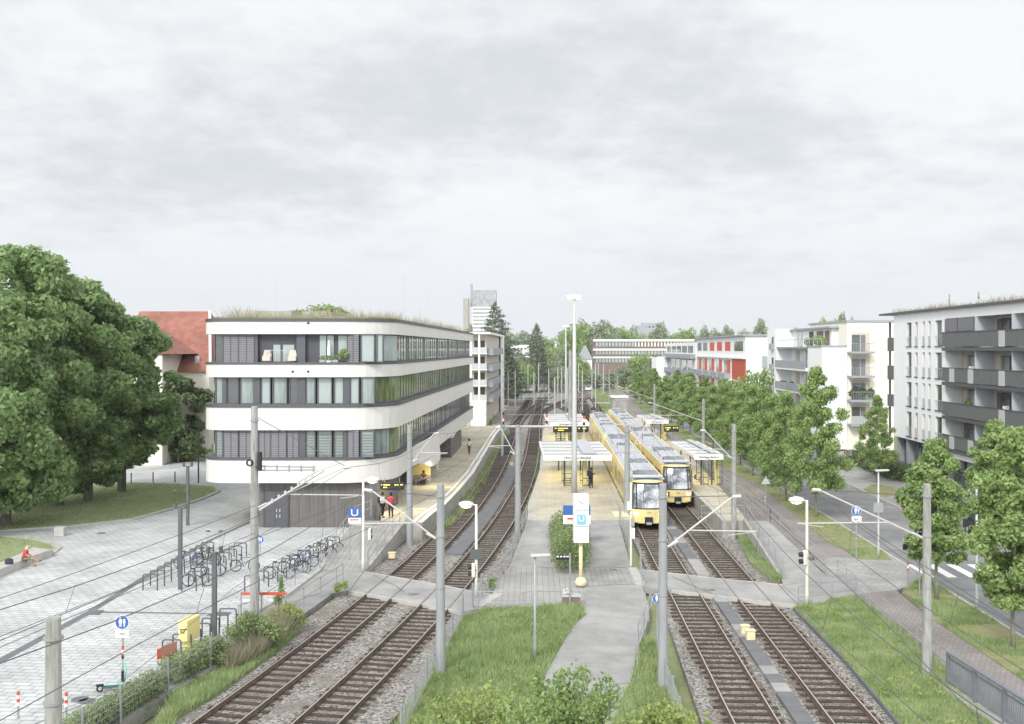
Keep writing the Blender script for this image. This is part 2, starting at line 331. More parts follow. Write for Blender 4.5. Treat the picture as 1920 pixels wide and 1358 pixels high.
def slab(name, pts, z1, m, z0=-.45, kind='structure', parent=None, mside=None, label=None):
    mb = MB(); mb.prism([(p[0],p[1]) for p in pts], z0, z1, 1 if mside else 0, 0); return mb.build(name, [m, mside] if mside else m, parent, kind=kind, label=label)
def gp(L, h=0.0): return [G(x, y, h) for x, y in L]
# ================= GROUND =================
mb = MB(); mb.face([(-2500,-60,-.5),(2500,-60,-.5),(2500,5200,-.5),(-2500,5200,-.5)]); mb.build('ground', 'grass', kind='structure')
LB = [(-900,2200),(-250,1640),(60,1450),(213,1358),(288,1311),(360,1273),(402,1246),(480,1200),(550,1162),(623,1112)]   # plaza / track boundary
lb = gp(LB)
plaza = lb[1:7] + gp([(440,1168),(540,1112),(597,1069),(660,988),(735,975)]) + [V((-9,80,0)), V((-9,128,0)), V((-75,128,0)), V((-75,18,0))]
slab('plaza', plaza, 0.0, 'plaza', mside='oldwall')
slab('footpath', gp([(402,1246),(440,1168),(540,1112),(597,1069),(682,1071),(655,1107),(623,1113),(550,1166),(480,1200)]), 0.004, 'path', mside='oldwall')
mb = MB()
for a, b in ((G(440,1167,.12), G(540,1111,.12)), (G(540,1111,.12), G(597,1068,.12)), (G(597,1068,.12), G(662,985,.12))):
    d = b-a; c = (a+b)/2; mb.obox((c.x,c.y), (d.x,d.y), d.length/2, .12, -.2, .12)
mb.build('kerb', 'kerb', kind='structure')
# lawns under the trees
lawn1 = gp([(-500,1030),(0,996),(130,988),(250,975),(330,953),(385,934),(410,922),(404,914),(330,908),(230,906),(150,911),(-250,915)])
lawn2 = gp([(-500,1000),(0,1006),(60,1012),(100,1021),(108,1029),(97,1038),(60,1046),(0,1066),(-300,1180)])
def kerbline(name, pts, w=.16, h=.1, m='kerb'):
    mb = MB()
    for a, b in zip(pts[:-1], pts[1:]):
        d = b-a; c = (a+b)/2; mb.obox((c.x,c.y), (d.x,d.y), d.length/2+.03, w, -.3, h)
    return mb.build(name, m, kind='structure')
slab('lawn', lawn1, .06, 'grass', z0=-.2); slab('lawn', lawn2, .06, 'grass', z0=-.2)
kerbline('lawn_kerb', lawn1[0:8], .2); kerbline('lawn_kerb', lawn2[0:8], .22, .09)
grass('lawn_grass', lawn1, 26000, .09, 'lf_grass', 'short mown grass of the lawn under the big chestnut trees', z=.06, seed=5, w=.025)
grass('lawn_grass', lawn2, 9000, .09, 'lf_grass', 'short mown grass patch behind the concrete bench', z=.06, seed=6, w=.025)
# dark stone bands in the plaza (drainage line)
mb = MB()
def band(a, b, w, z=.004): 
    d = (b-a).normalized(); n = V((-d.y,d.x,0))*w; mb.face([V((a.x,a.y,z))-n, V((b.x,b.y,z))-n, V((b.x,b.y,z))+n, V((a.x,a.y,z))+n])
band(G(-20,1250), G(165,1150), .22); band(G(165,1150), G(268,1085), .2); band(G(268,1085), G(395,1013), .18); band(G(395,1013), G(470,978), .16)
mb.build('drain_band', 'trough', kind='structure')
mb = MB(); band(G(190,1148), G(395,1151), .1, .008); mb.face([G(160,1153,.008), G(180,1144,.008), G(196,1144,.008), G(187,1153,.008)]); mb.face([G(385,1155,.008), G(402,1147,.008), G(436,1148,.008), G(425,1155,.008)]); mb.build('drain_band', 'trough', kind='structure')
mb = MB(); 
for x, y in ((150,1311),(163,1315),(190,1000)): mb.lathe(G(x,y,.004), [(.3,0),(.3,.01)], 16)
mb.build('manhole_cover', 'trough', kind='structure')
slab('back_road', [(-75,113,0),(-20.5,113,0),(-20.5,121,0),(-75,121,0)], .006, 'asphalt', z0=-.3)
# ================= BALLAST, TRACKS =================
def smooth_pts(P, n=8):
    out = []
    for i in range(len(P)-1):
        p0 = P[max(i-1,0)]; p1 = P[i]; p2 = P[i+1]; p3 = P[min(i+2,len(P)-1)]
        for j in range(n):
            t = j/n; out.append(.5*((2*p1)+(p2-p0)*t+(2*p0-5*p1+4*p2-p3)*t*t+(3*p1-p0-3*p2+p3)*t**3))
    out.append(P[-1]); return out
def fitline(img, deg, zs):
    P = gp(img); z = np.array([p.y for p in P]); x = np.array([p.x for p in P]); c = np.polyfit(z, x, deg); return [V((float(np.polyval(c, q)), q, 0)) for q in zs]
T1i = [(397,1358),(534,1258),(684.5,1140),(728,1100),(834,1000),(890,940),(929.5,880),(950.6,831),(961.7,806),(971,790)]
T2i = [(587.5,1358),(694,1258),(813,1140),(847.5,1100),(926,1000),(965,940),(992.6,880),(1000,831),(1003,806),(1005.5,790)]
zs = [14+i*4 for i in range(40)]
t1 = fitline(T1i, 4, [z for z in zs if z >= 33 and z <= 165]); t2 = fitline(T2i, 4, [z for z in zs if z >= 33 and z <= 165])
def ext(t, far):
    d = t[0]-t[1]; near = [t[0]+d*k for k in (5,4,3,2,1)]
    return near+t+[G(x,y) for x,y in far]
t1 = ext(t1, [(984,764),(996,740),(1006,722),(1016,709)]); t2 = ext(t2, [(1012,752),(1019,735),(1026,720),(1034,708)])
t3 = [V((7.0+.038*z, z, 0)) for z in list(range(10,180,6))]+gp([(1098,760),(1088,745),(1072,728),(1058,712)])
t4 = [V((10.4+.0365*z, z, 0)) for z in list(range(10,190,6))]+gp([(1118,752),(1096,733),(1078,716),(1064,706)])
c1 = smooth_pts([V(p) for p in gp([(972,788),(984,772),(1003,762),(1030,757),(1056,764),(1080,777),(1092,788)])], 6)
c2 = smooth_pts([V(p) for p in gp([(1000,800),(1008,781),(1024,768),(1046,757),(1064,748),(1090,738),(1120,728)])], 6)
c3 = smooth_pts([V(p) for p in gp([(966,797),(985,775),(1020,750),(1040,735),(1046,716)])], 6)
c4 = smooth_pts([V(p) for p in gp([(1085,782),(1078,764),(1092,748),(1112,740),(1130,752),(1110,768)])], 6)
def along(P, step):
    out = []; acc = 0
    for a, b in zip(P[:-1], P[1:]):
        d = b-a; l = d.length
        if l < 1e-6: continue
        while acc < l: out.append((a+d*(acc/l), d/l)); acc += step
        acc -= l
    return out
def track(P, label, sl=True, zmax=260):
    root = empty('railway_track', P[0], label, 'railway track', None, 'structure')
    for s in (-1, 1):
        mb = MB(); top = MB(); ring = []
        for i, p in enumerate(P):
            t = (P[min(i+1,len(P)-1)]-P[max(i-1,0)]).normalized(); n = V((t.y,-t.x,0)); ring.append((p+n*.7525*s, n))
        for (a, na), (b, nb) in zip(ring[:-1], ring[1:]):
            def pt(p, n, o, z): return (p.x+n.x*o, p.y+n.y*o, z)
            mb.face([pt(a,na,-.035,0), pt(b,nb,-.035,0), pt(b,nb,-.035,-.16), pt(a,na,-.035,-.16)][::-1])
            mb.face([pt(a,na,.035,0), pt(b,nb,.035,0), pt(b,nb,.035,-.16), pt(a,na,.035,-.16)])
            mb.face([pt(a,na,-.075,-.135), pt(b,nb,-.075,-.135), pt(b,nb,.075,-.135), pt(a,na,.075,-.135)][::-1])
            mb.face([pt(a,na,-.035,-.002), pt(b,nb,-.035,-.002), pt(b,nb,.035,-.002), pt(a,na,.035,-.002)][::-1])
            top.face([pt(a,na,-.02,.001), pt(b,nb,-.02,.001), pt(b,nb,.02,.001), pt(a,na,.02,.001)][::-1])
        r = mb.build('rail', 'rail', root); top.build('rail_head', 'railtop', r)
    if sl:
        mb = MB(); q = random.Random(3)
        for p, t in along(P, .63):
            if p.y > zmax or p.y < 18: continue
            n = V((t.y,-t.x,0)); mb.obox((p.x+q.uniform(-.03,.03), p.y), (n.x+q.uniform(-.012,.012), n.y), 1.02+q.uniform(-.1,.14), .12, -.3, -.165+q.uniform(-.014,.01))
        mb.build('sleepers', 'sleeper', root, kind='stuff')
    return root
track(t1, 'leftmost curved railway track on dark sleepers beside the left platform'); track(t2, 'curved railway track on sleepers along the left edge of the middle platform')
track(t3, 'straight railway track the front tram stands on'); track(t4, 'straight railway track beside the right platform and grass verge')
for k, (P, l) in enumerate(((c1, 'curved crossover track bending right beyond the middle platform'), (c2, 'long curved crossover track climbing right far beyond the platforms'), (c3, 'far left branch track among the distant switches'), (c4, 'looping switch track behind the parked tram'))): track(P, l)
# ballast sheets
def side(P, o): 
    out = []
    for i, p in enumerate(P):
        t = (P[min(i+1,len(P)-1)]-P[max(i-1,0)]).normalized(); out.append(p+V((t.y,-t.x,0))*o)
    return out
near = [p for p in t1 if p.y < 172]; near2 = [p for p in t2 if p.y < 172]
bl = side(near, -2.3); br = side(near2, 2.3)
slab('ballast', [V((-30,10,0))]+bl+br[::-1]+[V((-8,10,0))], -.2, 'ballastg', z0=-.49)
for tr_, zz_ in ((t1,-.195),(t2,-.1935),(t3,-.197),(t4,-.1985)):
    q = [p for p in tr_ if p.y < 172]; A_ = side(q, -1.12); B_ = side(q, 1.12); mb = MB()
    for i in range(len(q)-1): mb.face([(p.x,p.y,zz_) for p in (A_[i],B_[i],B_[i+1],A_[i+1])])
    mb.build('track_bed', 'ballast', kind='structure')
slab('ballast', [V((5.0,10,0)),V((5.0+.038*70,52,0)),V((5.2+.038*170,170,0)),V((12.6+.0365*170,170,0)),V((13.3+.0365*60,62,0)),V((12.9+.0365*10,10,0))], -.203, 'ballastg', z0=-.49)
slab('ballast', [V((-3.5,168,0)),V((-4,260,0)),V((10,520,0)),V((44,520,0)),V((30,260,0)),V((21.5,168,0))], -.207, 'ballastg', z0=-.49)
# cable troughs
def trough(P, w, cat_, step=1.0, z=-.06):
    mb = MB(); q = random.Random(5)
    for p, t in along(P, step): mb.obox((p.x,p.y), (t.x,t.y), step/2-.012, w, -.4, z+q.uniform(-.006,.006), q.choice((0,0,1)))
    return mb.build('cable_trough', ['trough','path'], kind='structure')
tr = [V(((7.0+.038*z+10.4+.0365*z)/2, z, 0)) for z in range(16,120,2)]
trough([p for p in tr if p.y < 51.0], .3, ''); trough([p for p in tr if 55.5 < p.y < 100], .34, '')
mid = [(a+b)/2 for a, b in zip(near, near2) if 60 < a.y < 110]; mb = MB()
for p, t in along(mid, 1.5): mb.obox((p.x,p.y), (t.x,t.y), .76, .55, -.4, -.1)
mb.build('cable_trough', 'trough', kind='structure')
# level crossings
cl_top = [(648,1066),(682,1071),(819.5,1095),(891,1109),(935,1116)]; cl_bot = [(585,1084),(654.5,1107.5),(740,1122),(819.5,1137),(865,1146),(905,1140)]
def crossing(poly, edges, name='level_crossing'):
    slab(name, poly, -.03, 'path', z0=-.4)
    mb = MB()
    for L in edges:
        for a, b in zip(L[:-1], L[1:]):
            d = b-a; c = (a+b)/2; mb.obox((c.x,c.y), (d.x,d.y), d.length/2, .06, -.4, -.012)
    mb.build('crossing_kerb', 'kerb', kind='structure')
A = gp(cl_top); B = gp(cl_bot); crossing(A+B[::-1], [A, B[1:5]])
A = gp([(1183,1064),(1200,1067),(1353,1085),(1420,1091),(1470,1096),(1552,1090)]); B = gp([(1199,1097),(1259,1106),(1377,1120),(1420,1126),(1501,1134),(1600,1118)]); crossing(A+B[::-1], [A[1:5], B[1:5]])
# ================= CENTRAL PATH / SIDEWALK =================
slab('sidewalk', gp([(956,1064),(1183,1064),(1199,1097),(1203,1099),(1091,1137),(909,1141),(935,1090)]), .0, 'pavers')
slab('footpath', gp([(1091,1137),(1100,1099),(1203,1096),(1215,1130),(1218,1150),(1207,1190),(1195,1218),(1183,1281),(1158,1331),(1120,1420),(960,1420),(1023,1263),(1060,1198),(1080,1168),(1098,1153)]), .004, 'path')
mb = MB(); 
for a, b in ((G(895,1137,.01), G(936,1112,.01)), (G(1186,1064,.01), G(1202,1098,.01))):
    d = b-a; c = (a+b)/2; mb.obox((c.x,c.y), (d.x,d.y), d.length/2, .25, -.3, .012)
mb.build('tactile_strip', 'kerb', kind='structure')
cg = gp([(909,1141),(1091,1137),(1098,1153),(1080,1168),(1060,1198),(1023,1263),(960,1420),(560,1700),(700,1420),(790,1290),(840,1200),(868,1160)])
slab('lawn', cg, -.02, 'grass')
grass('meadow_grass', cg, 60000, .2, 'lf_grass', 'tall unmown grass of the central lawn between the tracks', z=-.02, seed=8, w=.022)
cg2 = gp([(1196,1218),(1218,1195),(1238,1215),(1250,1245),(1275,1310),(1290,1360),(1330,1500),(1100,1500),(1158,1331),(1184,1281)])
slab('lawn', cg2, -.02, 'grass'); grass('meadow_grass', cg2, 16000, .2, 'lf_grass', 'wedge of tall grass right of the central footpath', z=-.02, seed=9, w=.022)
slab('gravel_strip', gp([(700,1500),(757,1358),(868,1160),(905,1137),(890,1150),(845,1200),(780,1330),(760,1500)]), -.1, 'oldwall')
def weeds(name, poly, n, label, seed, leaf='lf_light', z=0):
    g = np.random.default_rng(seed); P = np.array([p[:2] for p in poly]); lo = P.min(0); hi = P.max(0); x = g.uniform(lo[0],hi[0],n*4); y = g.uniform(lo[1],hi[1],n*4); k = in_poly(x, y, poly); x = x[k][:n]; y = y[k][:n]
    me = arr_mesh(name, leafcloud(len(x)*26, [(u, v, z+.08+.1*g.random(), .16+.16*g.random(), .16+.16*g.random(), .12) for u, v in zip(x, y)], .09, seed, shell=.2), 4, leaf); ob = bpy.data.objects.new(name, me); col.objects.link(ob); tag(ob, label, 'weeds', None, 'stuff')
weeds('meadow_weeds', cg, 130, 'broad leaved weeds scattered through the central lawn', 61)
weeds('meadow_weeds', cg2, 40, 'broad leaved weeds right of the central footpath', 62)
# verges by track one and track four
vg = [p+V((0,0,0)) for p in gp([(290,1358),(330,1297),(400,1258),(440,1232),(500,1203),(545,1176),(560,1180),(520,1215),(470,1250),(400,1300),(330,1340),(310,1390)])]
slab('verge', vg, -.16, 'grass', z0=-.45); grass('verge_grass', vg, 16000, .22, 'lf_grass', 'green grass tufts between the low wall and the ballast', z=-.16, seed=11, w=.022)
rv = gp([(1489,1138),(1600,1116),(1665,1160),(1750,1225),(1800,1280),(1860,1358),(1930,1450),(1790,1470),(1690,1358),(1590,1240)])
slab('verge', rv, -.04, 'grass'); grass('meadow_grass', rv, 42000, .13, 'lf_grass', 'grass verge right of the rightmost track in the foreground', z=-.04, seed=12, w=.02)
weeds('meadow_weeds', rv, 90, 'broad leaved weeds scattered through the right foreground verge', 63)
kerbline('track_kerb', gp([(1489,1138),(1590,1240),(1690,1358),(1790,1475)]), .06, -.02, 'trough')
rv2 = gp([(1390,990),(1402,985),(1441,1042),(1468,1086),(1452,1090),(1405,1050),(1385,1010)])
slab('verge', rv2, -.04, 'grass'); grass('meadow_grass', rv2, 9000, .2, 'lf_grass', 'narrow grass strip between right track and platform ramp', z=-.04, seed=13)
# ================= RIGHT PATH, VERGES, ROAD =================
pL = [(1398,911),(1440,952),(1493,1005),(1534,1055),(1548,1075),(1604,1116),(1650,1155),(1727,1223),(1772,1265),(1900,1390)]
pR = [(1960,1310),(1920,1277),(1817,1207),(1748,1162),(1682,1108),(1711,1092),(1700,1062),(1673,1051),(1614,1049),(1551,1016),(1480,957),(1419,905)]
slab('cycle_path', [V((19.4,100,0)),V((21,130,0)),V((23,170,0)),V((27.5,260,0))][::-1]+gp(pL)+gp(pR)+[V((22.3,100,0)),V((23.6,130,0)),V((25.4,170,0)),V((29.5,260,0))], .0, 'brownpave')
slab('footpath', gp([(1462,1075),(1548,1075),(1604,1094),(1604,1119),(1513,1136),(1470,1100)]), .006, 'path')
slab('sidewalk', gp([(1520,1052),(1560,1045),(1673,1051),(1700,1062),(1711,1092),(1682,1106),(1600,1115),(1550,1076)]), .004, 'sidepave')
slab('sidewalk', gp([(1560,1046),(1604,1116)])+[V((20.35+.045*53,53.2,0)), V((20.35+.045*61,61.2,0))], -.002, 'sidepave')
def roadx(z, o): return V((o+.045*z, z, 0))
rl = [roadx(z, 20.45) for z in (20,40,60,80,100,130,170,230,300)]; rr = [roadx(z, 27.3) for z in (20,40,60,80,100,130,170,230,300)]
slab('road', rl+rr[::-1], -.1, 'asphalt', z0=-.44)
v1 = gp([(1673,1051),(1614,1049),(1551,1016),(1480,957),(1419,905)])+[V((22.3,100,0)),V((23.6,130,0)),V((25.4,170,0)),V((28.9,240,0))]; v1 = v1+[roadx(z, 20.3) for z in (240,190,150,110,90,78,68,61)]
slab('verge', v1, .03, 'drygrass'); grass('verge_grass', v1, 26000, .14, 'lf_grass', 'patchy grass verge with street trees between cycle path and road', z=.03, seed=14, patch=.0)
v2 = [roadx(z, 20.3) for z in (54.5,50,44,36,28)]+gp([(1960,1312),(1920,1277),(1817,1207),(1748,1162),(1690,1112)])
slab('verge', v2, .03, 'drygrass'); grass('verge_grass', v2, 20000, .16, 'lf_grass', 'grass verge below the large right street trees', z=.03, seed=15, patch=.1)
kerbline('road_kerb', [roadx(z, 20.42) for z in range(24,200,8)], .08, .03); kerbline('road_kerb', [roadx(z, 27.35) for z in range(24,200,8)], .08, .03)
slab('sidewalk', [roadx(z, 27.4) for z in (20,60,100,140,200,300)]+[V((35+.038*z,z,0)) for z in (300,200,140,100,60,20)], .02, 'sidepave')
slab('side_street', [V((31.9,101,0)),V((60,101,0)),V((60,122,0)),V((32.8,122,0))], .028, 'path', z0=-.3)
slab('parking_bay', [roadx(z, 27.5) for z in (62,80)]+[roadx(z, 29.4) for z in (80,62)], .026, 'asphalt', z0=-.3)
slab('tree_bed', gp([(1618,918),(1640,908),(1675,915),(1688,926),(1660,933),(1635,928)]), .05, 'drygrass', z0=-.3)
slab('tree_bed', gp([(1552,876),(1575,868),(1592,876),(1570,884)]), .05, 'drygrass', z0=-.3)
mb = MB()
for k in range(6):
    x = 23.3+1.22*k; mb.face([(x-.27,54.9,-.095),(x+.27,54.9,-.095),(x+.27+.13,58.2,-.095),(x-.27+.13,58.2,-.095)])
mb.build('zebra_crossing', 'whitep', kind='structure')
mb = MB()
for z0 in range(60, 150, 9): mb.face([(23.9+.045*z0,z0,-.095),(24.02+.045*z0,z0,-.095),(24.02+.045*(z0+4),z0+4,-.095),(23.9+.045*(z0+4),z0+4,-.095)])
mb = MB()
for P_ in ([(1143,1283),(1158,1281),(1182,1282)], [(985,975),(975,1020),(966,1062)], [(1100,1099),(1150,1096),(1203,1096)], [(1010,1064),(1100,1062),(1180,1064)], [(700,1078),(742,1098),(760,1112)], [(1260,1080),(1300,1098),(1345,1117)], [(575,1069),(640,1070),(682,1071)], [(1462,1100),(1500,1092),(1548,1092)], [(500,1143),(560,1125),(600,1112)]):
    Q = [G(x,y,.014) for x,y in P_]
    for p, q in zip(Q[:-1], Q[1:]): dd = (q-p).normalized(); n_ = V((-dd.y,dd.x,0))*.018; mb.face([p-n_, q-n_, q+n_, p+n_])
mb.build('asphalt_seams', 'trough', kind='structure')
for x, y, r_ in ((775,1113,.32),(1330,1105,.3),(1150,1068,.2)): mb = MB(); mb.lathe(G(x,y,-.02 if x != 1150 else .0), [(r_,0),(r_,.02)], 20); mb.build('manhole_cover', 'oldwall', kind='structure')
for x, y in ((1566,1066),(1607,1060),(1540,985)): p = G(x,y,.0); mb = MB(); mb.box(p.x-.5,p.x+.5,p.y-.5,p.y+.5,-.02,.012); mb.build('cover_slab', 'path', kind='structure')
mb = MB(); p = G(1665,1226,-.03); mb.box(p.x-.45,p.x+.45,p.y-.4,p.y+.4,-.1,.03); mb.build('cover_slab', 'slab', kind='structure')
# ================= PLATFORMS =================
PZ = .95
def ramp(name, bot, top, z1, m='pavers'):
    mb = MB(); b0, b1 = bot; t0, t1_ = top
    mb.hexa([(b0.x,b0.y,-.4),(b1.x,b1.y,-.4),(t1_.x,t1_.y,-.4),(t0.x,t0.y,-.4),(b0.x,b0.y,.01),(b1.x,b1.y,.01),(t1_.x,t1_.y,z1),(t0.x,t0.y,z1)], 0)
    return mb.build(name, [m], kind='structure')
# left platform
ledge = [(792,980),(811,963),(834,947),(860,920),(888,887),(915,841),(930,815),(945,797)]
le = gp(ledge, PZ)
slab('station_platform', [V((-8.9,67.0,0))]+le+[V((-3.4,150,0)),V((-7,150,0)),V((-9.6,72,0))], PZ, 'platform', z0=-.45, mside='slab')
ramp('platform_ramp', (G(597,1069), G(684,1071)), (V((-10.7,67.0,0)), V((-7.35,67.0,0))), PZ)
mb = MB()
def strip(P, o0, o1, z):
    A = side(P, o0); B = side(P, o1)
    for a, b, c, d in zip(A[:-1], B[:-1], B[1:], A[1:]): mb.face([(p.x,p.y,z) for p in (a,b,c,d)])
strip(le, 0, -.32, PZ+.004); strip(le, -.55, -.78, PZ+.004)
for i in range(3): 
    p = le[1+i]; mb.obox((p.x-1.1, p.y+2), (1,0), .5, .12, PZ-.01, PZ+.004)
mb.build('platform_edge', 'whitep', kind='structure')
# verge with weeds along platform foot
# middle platform
ml = gp([(989,974),(990,944),(999,921),(1012,880.6),(1016,832),(1018,809)], PZ); ml[0] = V((ml[0].x, 67.2, 0))
mr = [V((7.0+.038*z-1.42, z, 0)) for z in (68.5,90,120,168)]
slab('station_platform', ml+[V((5.9,168,0))]+mr[::-1]+[V((8.15,68.5,0)),V((8.15,67.2,0))], PZ, 'platform', z0=-.45, mside='slab')
ramp('platform_ramp', (G(956,1064), G(1183,1064)), (V((ml[0].x,67.2,0)), V((7.25,67.2,0))), PZ, 'path')
mb = MB(); strip(ml, -.0, .3, PZ+.004); strip(ml, .6, .72, PZ+.004); strip(mr, 0, -.3, PZ+.004); strip(mr, -.6, -.7, PZ+.004); mb.build('platform_edge', 'kerb', kind='structure')
mb = MB(); mb.box(7.15,8.2,68.6,71,PZ+.004,PZ+.01); mb.build('tactile_field', 'creamy', kind='structure')
# right platform
pl = [V((10.4+.0365*z+1.45, z, 0)) for z in (67,90,120,168)]
prr = [V((16.0,67,0)), V((17.3,80,0)), V((18.9,100,0)), V((20.4,130,0)), V((22.3,168,0))]
slab('station_platform', pl+prr[::-1], PZ, 'platform', z0=-.45, mside='slab')
ramp('platform_ramp', (G(1464,1078), G(1546,1078)), (V((15.9,67,0)), V((17.4,67,0))), PZ, 'path')
mb = MB(); strip(pl, 0, .3, PZ+.004); strip(pl, .6, .7, PZ+.004); mb.build('platform_edge', 'kerb', kind='structure')
mb = MB(); w = [G(1462,1080), V((15.8,67,0))]; d = w[1]-w[0]; c = (w[0]+w[1])/2
mb.hexa([(w[0].x-.1,w[0].y,-.4),(w[0].x+.05,w[0].y,-.4),(w[1].x+.05,w[1].y,-.4),(w[1].x-.1,w[1].y,-.4),(w[0].x-.1,w[0].y,.15),(w[0].x+.05,w[0].y,.15),(w[1].x+.05,w[1].y,1.08),(w[1].x-.1,w[1].y,1.08)])
mb.build('ramp_wall', 'slab', label='concrete side wall of the right platform ramp', cat='wall')
mb = MB(); w = [G(686,1068), V((-7.3,67,0))]
mb.hexa([(w[0].x,w[0].y,-.4),(w[0].x+.15,w[0].y,-.4),(w[1].x+.15,w[1].y,-.4),(w[1].x,w[1].y,-.4),(w[0].x,w[0].y,.12),(w[0].x+.15,w[0].y,.12),(w[1].x+.15,w[1].y,1.02),(w[1].x,w[1].y,1.02)])
mb.build('ramp_wall', 'slab', label='concrete side wall of the left platform ramp', cat='wall')
# low retaining wall below plaza hedge
mb = MB()
for a, b in zip(lb[1:6], lb[2:7]):
    d = b-a; c = (a+b)/2; mb.obox((c.x+.12,c.y-.05), (d.x,d.y), d.length/2+.05, .12, -.45, .06)
mb.build('retaining_wall', 'oldwall', label='low weathered concrete wall below the hedge on the left', cat='wall')
# ================= MAIN BUILDING =================
def outline(inset, r=3.2):
    Zf = 69.0+inset; xl = -21.9+inset; rl = max(.5, 1.9-inset); r = max(.6, r-inset); P = []
    ul = V((-.02, 1, 0)).normalized()
    cL = V((xl+rl, Zf+rl, 0)); P.append(V((xl, 112-inset, 0)))
    for k in range(7): a = math.pi+k*math.pi/12; P.append(cL+V((rl*math.cos(a), rl*math.sin(a), 0)))
    R2 = r+.8; cR = V((-8.25-inset-R2, Zf+R2, 0))
    for k in range(10): a = -math.pi/2+k*(math.pi/2-.05)/9; P.append(cR+V((R2*math.cos(a), R2*math.sin(a), 0)))
    s = P[-1]; e = V((-5.2-inset, 132-inset, 0))
    for k in range(1, 13): P.append(s+(e-s)*k/12)
    P.append(V((-21.9+inset, 132-inset, 0)))
    return P
B = empty('office_building', (-14, 69, 0), 'four storey building with curved cream bands and dark ribbon windows beside the left tracks', 'building')
def ph(y): return PH(y, 69.0)
levels = [(597,603,'cap'),(603,626.5,'band'),(679.5,683.5,'cap'),(683.5,707.5,'band'),(758,764.5,'cap'),(764.5,807,'band'),(858,863,'cap')]
for y0, y1, k in levels:
    mb = MB(); mb.prism([(p.x,p.y) for p in outline(-.06 if k == 'cap' else 0)], ph(y1)-(0 if k == 'cap' else 0), ph(y0)); mb.build('roof_edge' if y0 == 597 else ('sill' if k == 'cap' else 'facade_band'), 'frame' if k == 'cap' else 'white', B)
# lowest band with a dipping bulge over the platform
O = outline(0); n = len(O); mb = MB(); zt = ph(863); zb0 = ph(906)
acc = 0; zb = []
for i, p in enumerate(O):
    z = zb0
    if i >= 17: z = zb0-.75*math.exp(-((p.y-88)/5.5)**2)+.25*math.exp(-((p.y-77)/3.0)**2)
    zb.append(z)
fine = []
for i in range(n-1):
    m_ = 3 if i >= 16 else 1
    for k in range(m_): fine.append(O[i].lerp(O[i+1], k/m_))
fine.append(O[-1])
def zbf(p): return zb0-(.85*math.exp(-((p.y-88)/5.0)**4)) if (p.x > -9.5 and p.y > 72) else zb0
def bulge(p): return .75*math.exp(-((p.y-88)/6.0)**4) if (p.x > -9.5 and p.y > 72) else 0
b0 = len(mb.v); 
for p in fine: mb.v.append((p.x+bulge(p), p.y, zbf(p))); mb.v.append((p.x+bulge(p)*.3, p.y, zt)); 
for i in range(len(fine)-1): mb.f.append((2*i, 2*i+1, 2*i+3, 2*i+2)); mb.m.append(0)
mb.v += [(p.x, p.y, zb0+.02) for p in fine]; b1 = 2*len(fine); mb.f.append(tuple(range(b1+len(fine)-1, b1-1, -1))); mb.m.append(0)
for i in range(len(fine)-1):
    if bulge(fine[i]) > .02: mb.f.append((2*i, 2*i+2, b1+i+1, b1+i)); mb.m.append(0)
mb.build('facade_band', 'white', B)
mb = MB(); I = outline(.75); mb.prism([(p.x,p.y) for p in I], ph(863)+.05, ph(600)-.3); mb.build('core', 'frame', B)
# ground floor
gx0 = PX(486, 69.8); mb = MB(); mb.prism([(gx0,69.8),(-9.4,69.8),(-8.9,72),(-8.6,74.5),(-10.2,76),(-9.2,108),(gx0,108)], -.05, 3.3); mb.build('ground_floor_wall', 'wood', B)
mb = MB(); mb.box(PX(497,69.8), PX(540,69.8), 69.72, 69.82, .0, 2.55); d0 = mb.build('door', 'frame', B)
mb = MB(); mb.box(PX(516.5,69.8)-.01, PX(516.5,69.8)+.01, 69.70, 69.74, .0, 2.5); mb.box(PX(497,69.8)-.08, PX(497,69.8), 69.69, 69.75, 0, 2.63); mb.box(PX(540,69.8), PX(540,69.8)+.08, 69.69, 69.75, 0, 2.63); mb.box(PX(497,69.8)-.08, PX(540,69.8)+.08, 69.69, 69.75, 2.55, 2.63); mb.build('door_frame', 'dark', d0)
mb = MB()
for x in (519, 525): 
    for z in (.7, 1.1): mb.box(PX(x,69.7)-.03, PX(x,69.7)+.03, 69.64, 69.72, z, z+.22)
mb.build('handle', 'silver', d0)
# platform-side ground floor: yellow panel, pillars, screens, far wall
for (y0, y1, m, nm, o) in ((76.3,79.5,'glassd','shop_window',.02),(90,95.5,'wood','side_wall',.3),(97,104,'brownc','side_wall',.3)):
    x = -9.9+.03*(y0-76); mb = MB(); mb.box(x, x+o+.45, y0, y1, PZ, 3.2); mb.build(nm, m, B)
mb = MB(); mb.box(-8.7,-7.05,85.2,85.5,1.75,3.3); mb.build('yellow_panel', 'yellowpan', B); mb = MB(); mb.box(-8.72,-7.03,85.15,85.55,PZ,1.75); mb.build('wall_base', 'slab', B); mb = MB(); mb.box(-9.6,-8.7,85.2,85.6,PZ,3.2); mb.build('side_wall', 'dark', B)
for yy in (88.2, 96.2): mb = MB(); mb.lathe((-7.6+.03*(yy-88), yy, PZ-.1), [(.17,0),(.17,2.3)], 10); mb.build('pillar', 'white', B)
mb = MB(); mb.box(-7.8,-6.5,108,124,PZ,3.1); mb.build('side_wall', 'coolwhite', B)
mb = MB(); mb.prism([(-7.9,106),(-6.55,106),(-6.1,119),(-7.5,119)], PZ-.2, 2.85); mb.build('side_wall', 'wood', B)
